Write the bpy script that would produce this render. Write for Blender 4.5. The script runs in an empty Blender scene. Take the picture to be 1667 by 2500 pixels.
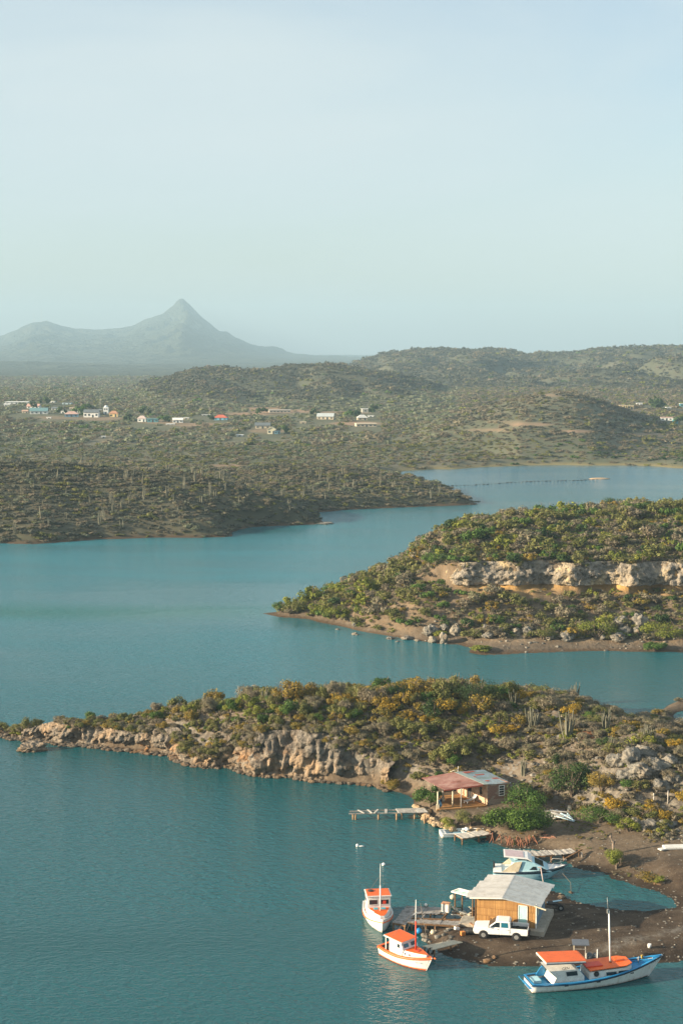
import bpy, bmesh, math, random
import numpy as np
from mathutils import Vector, Matrix

random.seed(7)
RNG = np.random.default_rng(11)
SC = bpy.context.scene
COL = SC.collection

# ------------------------------------------------------------------ camera
CAM_H, PITCH, FPX, CX, CY = 54.0, math.radians(6.34), 3600.0, 833.5, 1250.0
cam = bpy.data.cameras.new('camera')
cam.sensor_fit = 'VERTICAL'
cam.sensor_height = 36.0
cam.lens = FPX / 2500.0 * 36.0
cam.clip_start = 1.0
cam.clip_end = 30000.0
camo = bpy.data.objects.new('camera', cam)
camo.location = (0, 0, CAM_H)
camo.rotation_euler = (math.radians(90) - PITCH, 0, 0)
COL.objects.link(camo)
SC.camera = camo

# ------------------------------------------------------------------ light
SUN_EL = math.radians(15.5)
SUN_AZ = math.radians(13.0)         # how far behind the left shoulder
to_sun = Vector((-math.cos(SUN_AZ) * math.cos(SUN_EL), -math.sin(SUN_AZ) * math.cos(SUN_EL), math.sin(SUN_EL)))
world = bpy.data.worlds.new('World')
SC.world = world
world.use_nodes = True
wn, wl = world.node_tree.nodes, world.node_tree.links
wn.clear()
w_out = wn.new('ShaderNodeOutputWorld')
w_bg = wn.new('ShaderNodeBackground')
w_bg.inputs['Strength'].default_value = 0.075
sky = wn.new('ShaderNodeTexSky')
sky.sky_type = 'NISHITA'
sky.sun_disc = False
sky.sun_elevation = SUN_EL
sky.sun_rotation = math.atan2(to_sun.x, to_sun.y)
sky.air_density = 1.0
sky.dust_density = 1.5
sky.ozone_density = 1.5
# thin high veil of cloud over the whole dome
tc = wn.new('ShaderNodeTexCoord')
mp = wn.new('ShaderNodeMapping')
mp.inputs['Scale'].default_value = (1.0, 1.6, 3.5)
mp.inputs['Rotation'].default_value = (0.12, 0.25, 0.0)
nz = wn.new('ShaderNodeTexNoise')
nz.inputs['Scale'].default_value = 2.0
nz.inputs['Detail'].default_value = 6.0
nz.inputs['Roughness'].default_value = 0.5
nz.inputs['Distortion'].default_value = 0.4
mr = wn.new('ShaderNodeMapRange')
mr.inputs['From Min'].default_value = 0.36
mr.inputs['From Max'].default_value = 0.72
mr.inputs['To Min'].default_value = 0.38
mr.inputs['To Max'].default_value = 0.95
mx = wn.new('ShaderNodeMix')
mx.data_type = 'RGBA'
mx.inputs['B'].default_value = (3.35, 3.74, 3.84, 1.0)
wl.new(tc.outputs['Generated'], mp.inputs['Vector'])
wl.new(mp.outputs['Vector'], nz.inputs['Vector'])
wl.new(nz.outputs['Fac'], mr.inputs['Value'])
wl.new(mr.outputs['Result'], mx.inputs['Factor'])
wl.new(sky.outputs['Color'], mx.inputs['A'])
wl.new(mx.outputs['Result'], w_bg.inputs['Color'])
wl.new(w_bg.outputs['Background'], w_out.inputs['Surface'])

sun = bpy.data.lights.new('sun', 'SUN')
sun.energy = 5.0
sun.angle = math.radians(0.5)
sun.color = (1.0, 0.83, 0.60)
suno = bpy.data.objects.new('sun', sun)
suno.rotation_euler = to_sun.to_track_quat('Z', 'Y').to_euler()
suno.location = (-100, -40, 90)
COL.objects.link(suno)

SC.view_settings.view_transform = 'Standard'
SC.view_settings.look = 'None'
SC.view_settings.exposure = 1.52
SC.view_settings.gamma = 1.0
SC.view_settings.use_curve_mapping = False
SC.cycles.use_denoising = True
SC.cycles.max_bounces = 5
SC.cycles.diffuse_bounces = 2
SC.cycles.glossy_bounces = 3
SC.cycles.transmission_bounces = 3
SC.cycles.transparent_max_bounces = 8
SC.cycles.volume_bounces = 0
SC.cycles.caustics_reflective = False
SC.cycles.caustics_refractive = False

# ------------------------------------------------------------------ pixel -> world helpers
SP, CP = math.sin(PITCH), math.cos(PITCH)


def ray(px, py):
    a = (px - CX) / FPX
    b = (CY - py) / FPX
    return (a, CP + b * SP, -SP + b * CP)


def G(px, py, z=0.0):
    """point on the horizontal plane z seen at photo pixel px, py"""
    r = ray(px, py)
    t = (z - CAM_H) / r[2]
    return (r[0] * t, r[1] * t, z)


def AT(px, py, R):
    """point seen at px, py whose y distance is R"""
    r = ray(px, py)
    t = R / r[1]
    return (r[0] * t, R, CAM_H + r[2] * t)


def pix(x, y, z):
    """world -> photo pixel (numpy ok)"""
    dz = z - CAM_H
    f = y * CP - dz * SP
    u = y * SP + dz * CP
    return CX + FPX * x / f, CY - FPX * u / f


# ------------------------------------------------------------------ noise
def _hash(ix, iy, iz, seed):
    h = (ix * 374761393 + iy * 668265263 + iz * 1274126177 + seed * 974711) & 0xFFFFFFFF
    h = ((h ^ (h >> 13)) * 1274126177) & 0xFFFFFFFF
    h = (h ^ (h >> 16)) & 0xFFFFFFFF
    return h.astype(np.float64) / 4294967295.0


def vnoise(x, y, z=None, seed=0):
    x = np.asarray(x, float)
    y = np.asarray(y, float)
    z = np.zeros_like(x) if z is None else np.asarray(z, float)
    fx, fy, fz = np.floor(x), np.floor(y), np.floor(z)
    ix, iy, iz = fx.astype(np.int64), fy.astype(np.int64), fz.astype(np.int64)
    u, v, w = x - fx, y - fy, z - fz
    u = u * u * (3 - 2 * u)
    v = v * v * (3 - 2 * v)
    w = w * w * (3 - 2 * w)
    out = 0
    for dz in (0, 1):
        wz = w if dz else 1 - w
        for dy in (0, 1):
            wy = v if dy else 1 - v
            for dx in (0, 1):
                wx = u if dx else 1 - u
                out = out + wx * wy * wz * _hash(ix + dx, iy + dy, iz + dz, seed)
    return out * 2 - 1


def fbm(x, y, z=None, oct=4, seed=0, gain=0.5):
    s, a = 0, 1.0
    for o in range(oct):
        s = s + a * vnoise(x * 2 ** o + 17.3 * o, y * 2 ** o - 9.1 * o, None if z is None else z * 2 ** o, seed + o)
        a *= gain
    return s


def sstep(a, b, x):
    t = np.clip((x - a) / (b - a), 0, 1)
    return t * t * (3 - 2 * t)


def poly_dist(X, Y, P, vals=None):
    """signed distance to a polygon, positive inside; vals are interpolated at the nearest edge point"""
    X = np.asarray(X, float).ravel()
    Y = np.asarray(Y, float).ravel()
    P = np.asarray(P, float)
    n = len(P)
    best = np.full(X.shape, 1e18)
    inside = np.zeros(X.shape, bool)
    v = np.zeros(X.shape)
    for i in range(n):
        ax, ay = P[i][:2]
        bx, by = P[(i + 1) % n][:2]
        dx, dy = bx - ax, by - ay
        t = np.clip(((X - ax) * dx + (Y - ay) * dy) / (dx * dx + dy * dy + 1e-12), 0, 1)
        d = (X - ax - t * dx) ** 2 + (Y - ay - t * dy) ** 2
        m = d < best
        best[m] = d[m]
        if vals is not None:
            vv = vals[i] * (1 - t) + vals[(i + 1) % n] * t
            v[m] = vv[m]
        c = ((ay > Y) != (by > Y)) & (X < (bx - ax) * (Y - ay) / (by - ay + 1e-12) + ax)
        inside ^= c
    d = np.sqrt(best)
    d[~inside] *= -1
    return (d, v) if vals is not None else d


class TPS:
    def __init__(self, pts, smooth=1e-3):
        P = np.asarray(pts, float)
        self.c = P[:, :2].mean(0)
        self.s = 50.0
        Q = (P[:, :2] - self.c) / self.s
        n = len(Q)
        K = self.k(Q, Q) + smooth * np.eye(n)
        A = np.zeros((n + 3, n + 3))
        A[:n, :n] = K
        A[:n, n] = 1
        A[:n, n + 1:] = Q
        A[n, :n] = 1
        A[n + 1:, :n] = Q.T
        b = np.zeros(n + 3)
        b[:n] = P[:, 2]
        self.w = np.linalg.solve(A, b)
        self.Q = Q

    def k(self, A, B):
        d2 = ((A[:, None, :] - B[None]) ** 2).sum(-1)
        return 0.5 * d2 * np.log(d2 + 1e-12)

    def __call__(self, X, Y):
        sh = np.shape(X)
        X = np.ravel(X)
        Y = np.ravel(Y)
        out = np.empty(X.shape)
        n = len(self.Q)
        for i in range(0, len(X), 20000):
            q = (np.stack([X[i:i + 20000], Y[i:i + 20000]], 1) - self.c) / self.s
            out[i:i + 20000] = self.k(q, self.Q) @ self.w[:n] + self.w[n] + q @ self.w[n + 1:]
        return out.reshape(sh)


# ------------------------------------------------------------------ mesh helpers
def np_mesh(name, V, F, smooth=True, mats=None, mi=None):
    """V (n,3), F (m,k) with fixed k (3 or 4)"""
    me = bpy.data.meshes.new(name)
    V = np.asarray(V, np.float32)
    F = np.asarray(F, np.int32)
    m, k = F.shape
    me.vertices.add(len(V))
    me.vertices.foreach_set('co', V.ravel())
    me.loops.add(m * k)
    me.loops.foreach_set('vertex_index', F.ravel())
    me.polygons.add(m)
    me.polygons.foreach_set('loop_start', np.arange(0, m * k, k, dtype=np.int32))
    me.polygons.foreach_set('use_smooth', np.full(m, smooth, bool))
    if mi is not None:
        me.polygons.foreach_set('material_index', np.asarray(mi, np.int32))
    for mm in (mats or []):
        me.materials.append(mm)
    me.update(calc_edges=True)
    return me


def grid_mesh(name, X, Y, Z, keep=None, mats=None):
    r, c = X.shape
    V = np.stack([X, Y, Z], -1).reshape(-1, 3)
    idx = np.arange(r * c).reshape(r, c)
    F = np.stack([idx[:-1, :-1], idx[:-1, 1:], idx[1:, 1:], idx[1:, :-1]], -1).reshape(-1, 4)
    if keep is not None:
        k = keep.ravel()
        F = F[k[F].any(1)]
        used = np.unique(F)
        remap = np.full(r * c, -1)
        remap[used] = np.arange(len(used))
        V = V[used]
        F = remap[F]
    me = np_mesh(name, V, F, True, mats)
    return me


def link(name, me, parent=None, loc=None, rotz=None):
    o = bpy.data.objects.new(name, me)
    COL.objects.link(o)
    if parent is not None:
        o.parent = parent
    if loc is not None:
        o.location = loc
    if rotz is not None:
        o.rotation_euler = (0, 0, rotz)
    return o


def tag(o, label=None, cat=None, group=None, kind=None):
    if label:
        o['label'] = label
    if cat:
        o['category'] = cat
    if group:
        o['group'] = group
    if kind:
        o['kind'] = kind
    return o


def thing(name, label, cat, loc=(0, 0, 0), rotz=0.0, group=None):
    o = bpy.data.objects.new(name, None)
    o.empty_display_size = 0.3
    COL.objects.link(o)
    o.location = loc
    o.rotation_euler = (0, 0, rotz)
    return tag(o, label, cat, group)


def struct(name, me):
    o = link(name, me)
    o['kind'] = 'structure'
    return o


def dup(root, loc=None, rotz=None, scale=None, label=None, group=None):
    r = root.copy()
    COL.objects.link(r)
    if loc is not None:
        r.location = loc
    if rotz is not None:
        r.rotation_euler = (root.rotation_euler[0], root.rotation_euler[1], rotz)
    if scale is not None:
        r.scale = scale
    if label:
        r['label'] = label
    if group:
        r['group'] = group
    for ch in list(root.children):
        c = ch.copy()
        COL.objects.link(c)
        c.parent = r
        for g in ch.children:
            d = g.copy()
            COL.objects.link(d)
            d.parent = c
    return r


# ------------------------------------------------------------------ materials
MATS = {}


class NT:
    def __init__(self, name):
        self.m = bpy.data.materials.new(name)
        self.m.use_nodes = True
        self.n = self.m.node_tree.nodes
        self.l = self.m.node_tree.links
        self.b = self.n['Principled BSDF']
        self.tc = None

    def add(self, typ, **kw):
        nd = self.n.new(typ)
        for k, v in kw.items():
            setattr(nd, k, v)
        return nd

    def pos(self):
        if self.tc is None:
            self.tc = self.n.new('ShaderNodeNewGeometry')
        return self.tc.outputs['Position']

    def obj(self):
        return self.add('ShaderNodeTexCoord').outputs['Object']

    def noise(self, vec, scale, detail=4, rough=0.55, dist=0.0, stretch=None, color=False):
        if stretch:
            mp = self.add('ShaderNodeMapping')
            mp.inputs['Scale'].default_value = stretch
            self.l.new(vec, mp.inputs['Vector'])
            vec = mp.outputs['Vector']
        nd = self.add('ShaderNodeTexNoise')
        nd.inputs['Scale'].default_value = scale
        nd.inputs['Detail'].default_value = detail
        nd.inputs['Roughness'].default_value = rough
        nd.inputs['Distortion'].default_value = dist
        self.l.new(vec, nd.inputs['Vector'])
        return nd.outputs['Color' if color else 'Fac']

    def voro(self, vec, scale, feature='F1', stretch=None, out='Distance'):
        if stretch:
            mp = self.add('ShaderNodeMapping')
            mp.inputs['Scale'].default_value = stretch
            self.l.new(vec, mp.inputs['Vector'])
            vec = mp.outputs['Vector']
        nd = self.add('ShaderNodeTexVoronoi', feature=feature)
        nd.inputs['Scale'].default_value = scale
        self.l.new(vec, nd.inputs['Vector'])
        return nd.outputs[out]

    def mr(self, v, a, b, c=0.0, d=1.0):
        nd = self.add('ShaderNodeMapRange')
        nd.inputs['From Min'].default_value = a
        nd.inputs['From Max'].default_value = b
        nd.inputs['To Min'].default_value = c
        nd.inputs['To Max'].default_value = d
        self.l.new(v, nd.inputs['Value'])
        return nd.outputs['Result']

    def ramp(self, v, stops):
        nd = self.add('ShaderNodeValToRGB')
        cr = nd.color_ramp
        while len(cr.elements) < len(stops):
            cr.elements.new(0.5)
        for e, (p, c) in zip(cr.elements, stops):
            e.position = p
            e.color = (*c, 1) if len(c) == 3 else c
        self.l.new(v, nd.inputs['Fac'])
        return nd.outputs['Color']

    def mix(self, f, a, b, mode='MIX'):
        nd = self.add('ShaderNodeMix', data_type='RGBA', blend_type=mode)
        for s, v in (('Factor', f), ('A', a), ('B', b)):
            if isinstance(v, (int, float)):
                nd.inputs[s].default_value = v
            elif isinstance(v, tuple):
                nd.inputs[s].default_value = (*v, 1) if len(v) == 3 else v
            else:
                self.l.new(v, nd.inputs[s])
        return nd.outputs['Result']

    def math(self, op, a, b=None, c=None):
        nd = self.add('ShaderNodeMath', operation=op)
        for i, v in enumerate((a, b, c)):
            if v is None:
                continue
            if isinstance(v, (int, float)):
                nd.inputs[i].default_value = v
            else:
                self.l.new(v, nd.inputs[i])
        return nd.outputs[0]

    def sep(self, vec):
        nd = self.add('ShaderNodeSeparateXYZ')
        self.l.new(vec, nd.inputs[0])
        return nd.outputs

    def bump(self, h, strength=0.5, dist=0.1, normal=None):
        nd = self.add('ShaderNodeBump')
        nd.inputs['Strength'].default_value = strength
        nd.inputs['Distance'].default_value = dist
        self.l.new(h, nd.inputs['Height'])
        if normal is not None:
            self.l.new(normal, nd.inputs['Normal'])
        self.l.new(nd.outputs['Normal'], self.b.inputs['Normal'])
        return nd.outputs['Normal']

    def col(self, c):
        if isinstance(c, tuple):
            self.b.inputs['Base Color'].default_value = (*c, 1)
        else:
            self.l.new(c, self.b.inputs['Base Color'])

    def set(self, rough=0.8, spec=0.3, metal=0.0):
        for k, v in (('Roughness', rough), ('Specular IOR Level', spec), ('Metallic', metal)):
            if isinstance(v, (int, float)):
                self.b.inputs[k].default_value = v
            else:
                self.l.new(v, self.b.inputs[k])
        return self.m


def painted(name, c, rough=0.5, var=0.15, scale=2.0, dirt=None, spec=0.4, metal=0.0, bump=0.0):
    """plain coat with uneven wear and grime"""
    if name in MATS:
        return MATS[name]
    t = NT(name)
    v = t.obj()
    n1 = t.noise(v, scale, 5, 0.6)
    dark = tuple(x * (1 - var * 1.6) for x in c)
    lite = tuple(min(1, x * (1 + var)) for x in c)
    cc = t.ramp(n1, [(0.3, dark), (0.55, c), (0.75, lite)])
    if dirt:
        n2 = t.noise(v, scale * 3.1, 6, 0.7)
        cc = t.mix(t.mr(n2, 0.52, 0.75), cc, dirt)
    t.col(cc)
    if bump:
        t.bump(t.noise(v, scale * 8, 3, 0.6), bump, 0.02)
    MATS[name] = t.set(rough, spec, metal)
    return MATS[name]


def foliage(name, cols, trans=0.25):
    t = NT(name)
    g = t.add('ShaderNodeNewGeometry')
    oi = t.add('ShaderNodeObjectInfo')
    r = t.math('ADD', t.math('MULTIPLY', g.outputs['Random Per Island'], 0.62), t.math('MULTIPLY', oi.outputs['Random'], 0.38))
    n = len(cols)
    c = t.ramp(r, [(i / max(1, n - 1) * 0.8 + 0.1, k) for i, k in enumerate(cols)])
    t.col(c)
    t.set(0.65, 0.25)
    tr = t.add('ShaderNodeBsdfTranslucent')
    t.l.new(c, tr.inputs['Color'])
    ms = t.add('ShaderNodeMixShader')
    ms.inputs[0].default_value = trans
    t.l.new(t.b.outputs[0], ms.inputs[1])
    t.l.new(tr.outputs[0], ms.inputs[2])
    t.l.new(ms.outputs[0], t.n['Material Output'].inputs['Surface'])
    return t.m


# ================================================================== WATER
t = NT('water')
p = t.pos()
big = t.noise(p, 0.012, 4, 0.5, 0.6, (0.55, 1.5, 1))
big2 = t.noise(p, 0.03, 3, 0.5, 0.4, (0.35, 1.5, 1))
patch = t.mr(t.math('ADD', t.math('MULTIPLY', big, 0.65), t.math('MULTIPLY', big2, 0.35)), 0.38, 0.60)
sx_ = t.sep(p)
wat = t.mix(patch, (0.007, 0.068, 0.072), (0.013, 0.100, 0.116))
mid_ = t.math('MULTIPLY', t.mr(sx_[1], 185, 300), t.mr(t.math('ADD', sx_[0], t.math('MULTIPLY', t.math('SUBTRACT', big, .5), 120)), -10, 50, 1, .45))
wat = t.mix(t.math('MULTIPLY', mid_, t.mr(patch, 0, 1, .45, 1)), wat, (0.034, 0.200, 0.242))  # mid-bay base colour lightened in place of stronger sky reflection off the ripples
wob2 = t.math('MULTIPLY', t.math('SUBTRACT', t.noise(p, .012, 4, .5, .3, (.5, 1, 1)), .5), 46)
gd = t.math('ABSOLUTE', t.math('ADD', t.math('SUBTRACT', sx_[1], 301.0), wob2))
wat = t.mix(t.math('MULTIPLY', t.mr(gd, 2, 15, .75, 0), t.mr(sx_[0], -28, 4, 1, 0)), wat, (0.006, 0.125, 0.100))  # calm wind streak: its weaker reflection put into the base colour as dark green
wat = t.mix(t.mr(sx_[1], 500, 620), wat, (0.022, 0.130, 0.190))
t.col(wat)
t.b.inputs['IOR'].default_value = 1.33
t.set(t.mr(patch, 0, 1, 0.04, 0.14), 0.5)
w1 = t.noise(p, 1.1, 3, 0.6, 0.3, (0.8, 1.25, 1))
w2 = t.noise(p, 3.2, 2, 0.5, 0.2, (0.75, 1.3, 1))
hgt = t.math('ADD', t.math('MULTIPLY', w1, 0.7), t.math('MULTIPLY', w2, 0.3))
bn = t.add('ShaderNodeBump')
bn.inputs['Distance'].default_value = 0.30
t.l.new(t.mr(patch, 0, 1, 0.35, 1.0), bn.inputs['Strength'])
t.l.new(hgt, bn.inputs['Height'])
t.l.new(bn.outputs['Normal'], t.b.inputs['Normal'])
M_WATER = t.m
yy = np.array([60, 110, 130, 160, 200, 300, 450, 700, 1500, 4000, 12000.])
xx = np.linspace(-1, 1, 9)
XX = xx[None, :] * np.maximum(120, yy[:, None] * 0.40)
YY = np.repeat(yy[:, None], 9, 1)
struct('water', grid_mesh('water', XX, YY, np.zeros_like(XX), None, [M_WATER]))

# ================================================================== SHORELINES AND HEIGHTS
# ---- near headland with the landing beach
near_px = [(3, 1798, 1.2), (54, 1810, 1.0), (108, 1809, 1.0), (146, 1820, 1.0), (217, 1823, 1), (271, 1832, 1), (325, 1836, 1), (379, 1842, 1),
           (417, 1847, 1.2), (445, 1866, 1.6), (510, 1876, 1.5), (558, 1876, 1), (623, 1895, 1), (699, 1898, 1), (759, 1908, 1), (850, 1912, 1),
           (910, 1918, 1.2), (944, 1932, 1.6), (977, 1936, 2), (1012, 1950, 2), (1014, 1975, 1.0), (1036, 1990, 0.8), (1074, 2013, 0.8), (1110, 2032, 1.0),
           (1152, 2034, 0.8), (1195, 2036, 0.8), (1205, 2058, 1.5), (1246, 2071, 2), (1319, 2076, 2), (1365, 2084, 2), (1375, 2100, 2), (1381, 2107, 2.5),
           (1423, 2124, 3), (1465, 2134, 3), (1491, 2147, 3), (1543, 2163, 3), (1605, 2175, 3), (1631, 2194, 3), (1652, 2209, 3), (1650, 2217, 2),
           (1579, 2221, 2), (1527, 2217, 2), (1475, 2209, 2), (1423, 2199, 2), (1392, 2191, 2), (1376, 2180, 2), (1350, 2172, 2), (1300, 2170, 2), (1220, 2175, 2),
           (1150, 2215, 1.5), (1121, 2235, 1.5), (1074, 2255, 1.5), (1048, 2266, 1.5), (1027, 2276, 1.5), (1022, 2297, 1.5), (1048, 2321, 2), (1084, 2336, 2),
           (1163, 2350, 2.5), (1215, 2360, 2.5), (1293, 2366, 2.5), (1371, 2366, 2.5), (1501, 2360, 2.5), (1605, 2354, 2.5), (1667, 2345, 2.5),
           (1800, 2330, 3), (2300, 2300, 3), (2300, 1640, 3),
           (1800, 1640, 2), (1667, 1690, 2), (1600, 1717, 2), (1563, 1735, 2), (1530, 1740, 2), (1480, 1728, 2), (1400, 1704, 3), (1330, 1690, 3), (1200, 1680, 3),
           (1100, 1675, 3), (950, 1685, 3), (750, 1700, 3), (560, 1712, 3), (430, 1727, 3), (300, 1745, 2), (200, 1757, 2), (100, 1768, 1.5), (20, 1782, 1.2), (-40, 1793, 1)]
near_P = [G(a, b)[:2] for a, b, _ in near_px]
near_w = [c for *_, c in near_px]
near_top = [(30, 1795, .5), (60, 1778, 1.0), (110, 1772, 2.2), (200, 1768, 2.5), (300, 1772, 2.6), (370, 1775, 2.8), (430, 1800, 2.6), (480, 1835, 1.4), (520, 1850, 1.6),
            (560, 1800, 4.0), (590, 1815, 4.6), (650, 1803, 5), (750, 1803, 5.4), (850, 1815, 5.2), (930, 1850, 3.8), (1000, 1915, 1.4), (1050, 1890, 2.5), (1100, 1860, 3.8), (1170, 1855, 3.8),
            (300, 1765, 3.0), (430, 1755, 4.4), (560, 1742, 5.6), (750, 1728, 6.8), (950, 1712, 7.6), (1100, 1703, 8), (1200, 1710, 8), (1330, 1708, 7.8),
            (1400, 1722, 7.5), (1480, 1738, 7.0), (1100, 1800, 5.5), (1200, 1800, 5.8), (1300, 1800, 6.2), (1240, 1880, 3.2), (1300, 1900, 3.0), (1300, 1955, 1.5),
            (1380, 1960, 1.7), (1450, 1965, 2.3), (1400, 1880, 4.6), (1480, 1885, 5.6), (1540, 1890, 6), (1450, 1800, 7.0), (1380, 1790, 6.6), (1450, 1750, 7.2), (1550, 1785, 7.4),
            (1560, 1850, 6.6), (1520, 1980, 2.6), (1600, 2010, 2.2), (1600, 1950, 3.8), (1640, 1890, 6.0), (1610, 1830, 7.2), (1667, 2045, 1.7), (1667, 1900, 6.0), (1640, 1985, 2.6),
            (1700, 1765, -1.2), (1660, 1762, -0.4), (1640, 1800, 4.5), (1680, 1810, 3.0), (1800, 1760, -0.5), (1620, 1745, 0.9), (1580, 1750, 2.0), (1667, 1712, 0.9), (1800, 1690, 1.2),
            (1300, 2015, 1.1), (1400, 2050, 1.0), (1500, 2070, 1.1), (1600, 2090, 1.2), (1667, 2120, 1.2), (1500, 2115, .6), (1600, 2150, .5), (1667, 2180, .5),
            (1130, 2290, .55), (1200, 2300, .6), (1200, 2240, .7), (1350, 2285, .6), (1500, 2300, .65), (1650, 2280, .7), (1500, 2235, .5), (1600, 2235, .5), (1350, 2200, .3),
            (1650, 2235, .5), (1800, 2200, .9), (2200, 2200, 1.5), (2200, 2000, 3), (1800, 2000, 2.5), (2200, 1800, 6),
            (1060, 1978, 1.0), (1110, 1995, 1.0), (1200, 1970, 1.05), (1100, 1940, 1.1), (1250, 1990, 1.1), (1180, 2015, 0.9), (1260, 2040, .8), (1340, 2060, .7), (1160, 1925, 1.3), (1020, 1955, .9)]
near_back = [G(a, b, 0)[:2] + (c,) for a, b, c in ((1330, 1690, 3), (1200, 1680, 3), (1100, 1675, 2.5), (950, 1685, 2), (850, 1692, 2), (750, 1700, 1.5), (650, 1706, 1.5), (560, 1712, 1.5), (430, 1727, 1.2), (300, 1745, 1.2), (200, 1757, 1.2), (1400, 1704, 3), (1480, 1728, 3))]
near_tps = TPS([G(a, b, c) for a, b, c in near_top] + near_back, 2e-3)


def crest_limit(X, Y, S, sky, H0=3.0):
    """the land falls away behind its crest: crest heights given by direction"""
    u = X / Y
    kx = np.array([(p - CX) / FPX / CP for p, _ in sky])
    ky = np.array([q for _, q in sky], float)
    yy = np.interp(u, kx, ky)
    lim = CAM_H - Y * np.tan(PITCH + np.arctan((yy - CY) / FPX)) - .25
    lim = lim + .35 * fbm(X * .12, Y * .12, oct=3, seed=15)
    k = .35
    return -k * np.logaddexp(-S / k, -lim / k)


near_sky = [(-60, 1792), (40, 1782), (100, 1775), (200, 1765), (300, 1757), (400, 1745), (500, 1733), (600, 1722), (700, 1714), (800, 1706), (900, 1696), (1000, 1691), (1100, 1690), (1200, 1693), (1300, 1695), (1400, 1711), (1480, 1733), (1530, 1752), (1560, 1760), (1600, 1740), (1667, 1712), (1900, 1660)]
mid_sky = [(640, 1492), (700, 1486), (780, 1455), (887, 1418), (967, 1382), (1020, 1345), (1074, 1300), (1150, 1278), (1221, 1266), (1354, 1260), (1501, 1245), (1667, 1243), (1900, 1240)]


def near_height(X, Y, wall=True):
    d, w = poly_dist(X, Y, near_P, near_w)
    Xf, Yf = np.ravel(X), np.ravel(Y)
    S = near_tps(Xf, Yf)
    cl = (w <= 1.3) & (Xf < -2)      # rock walled stretch
    d = d + np.where(w > 1.3, 0.5 * fbm(Xf * .25, Yf * .25, oct=3, seed=5), 0.25 * fbm(Xf * .6, Yf * .6, oct=2, seed=6))
    S = crest_limit(Xf, Yf, S, near_sky)
    hill = sstep(1.5, 3.5, S)
    S = S + hill * (0.35 * fbm(Xf * .12, Yf * .12, oct=4, seed=1) + 0.12 * fbm(Xf * .9, Yf * .9, oct=3, seed=2)) + 0.035 * fbm(Xf * .5, Yf * .5, oct=3, seed=3)
    # broken limestone ledges on the right hand slope
    led = .75 * sstep(14, 26, Xf) * sstep(2.2, 4, S) * sstep(0.15, 0.35, fbm(Xf * .09, Yf * .09, oct=3, seed=9))
    S = S + led * 0.7 * (1 - np.abs(fbm(Xf * .55, Yf * .55, oct=5, seed=10)) * 1.6)
    ww = np.maximum(w * 1.6, 1.2)
    off = np.where(cl, 0.9, 0.0)
    k = sstep(0, 1, (d - off) / ww)
    h = np.where(S > 0, S * k, S)
    h = np.where(d < off, np.maximum(-1.2, (d - off) * 0.5), h)
    return h.reshape(np.shape(X)), d.reshape(np.shape(X))


# ---- cliff headland in the middle distance
mid_px = [(637, 1497, 2), (687, 1507, 2), (754, 1514, 2), (794, 1524, 2), (840, 1541, 3), (920, 1554, 3), (994, 1566, 3), (1054, 1571, 3), (1114, 1573, 3), (1150, 1583, 3),
          (1127, 1600, 2), (1150, 1610, 2), (1187, 1606, 2), (1221, 1598, 3), (1354, 1594, 3), (1488, 1590, 3), (1667, 1592, 3), (2100, 1590, 3), (2100, 1260, 4),
          (1667, 1270, 4), (1354, 1290, 4), (1100, 1330, 4), (1020, 1365, 3), (960, 1390, 3), (887, 1420, 3), (780, 1455, 2), (687, 1480, 2), (640, 1488, 1.5)]
mid_P = [G(a, b)[:2] for a, b, _ in mid_px]
mid_w = [c for *_, c in mid_px]
mid_top = [(660, 1494, .5), (720, 1495, .8), (800, 1500, 1.2), (860, 1520, .8), (940, 1535, .9), (1010, 1550, .7), (1100, 1560, .8), (1200, 1575, .7), (1150, 1592, .15), (1400, 1575, .8), (1600, 1575, .9),
           (1667, 1575, .9), (1900, 1575, .9), (800, 1455, 2.6), (860, 1480, 3), (890, 1430, 5), (940, 1500, 3.2), (970, 1400, 7.5), (1010, 1480, 5), (1020, 1365, 10), (1060, 1420, 8), (1080, 1500, 4),
           (1100, 1540, 1.6), (1200, 1545, 1.8), (1200, 1500, 4.2), (1200, 1440, 7.6), (1110, 1420, 8.2), (1200, 1412, 9.0), (1300, 1540, 2), (1300, 1490, 4.6), (1300, 1418, 8.4), (1400, 1545, 1.8), (1400, 1490, 4.2), (1400, 1425, 8.0),
           (1500, 1540, 2), (1500, 1480, 5), (1500, 1425, 8), (1600, 1535, 2.2), (1600, 1480, 5), (1600, 1420, 8.2), (1667, 1535, 2.5), (1667, 1480, 5), (1667, 1420, 8.3), (1900, 1480, 5), (1900, 1420, 8.3), (1900, 1540, 2.4)]
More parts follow.
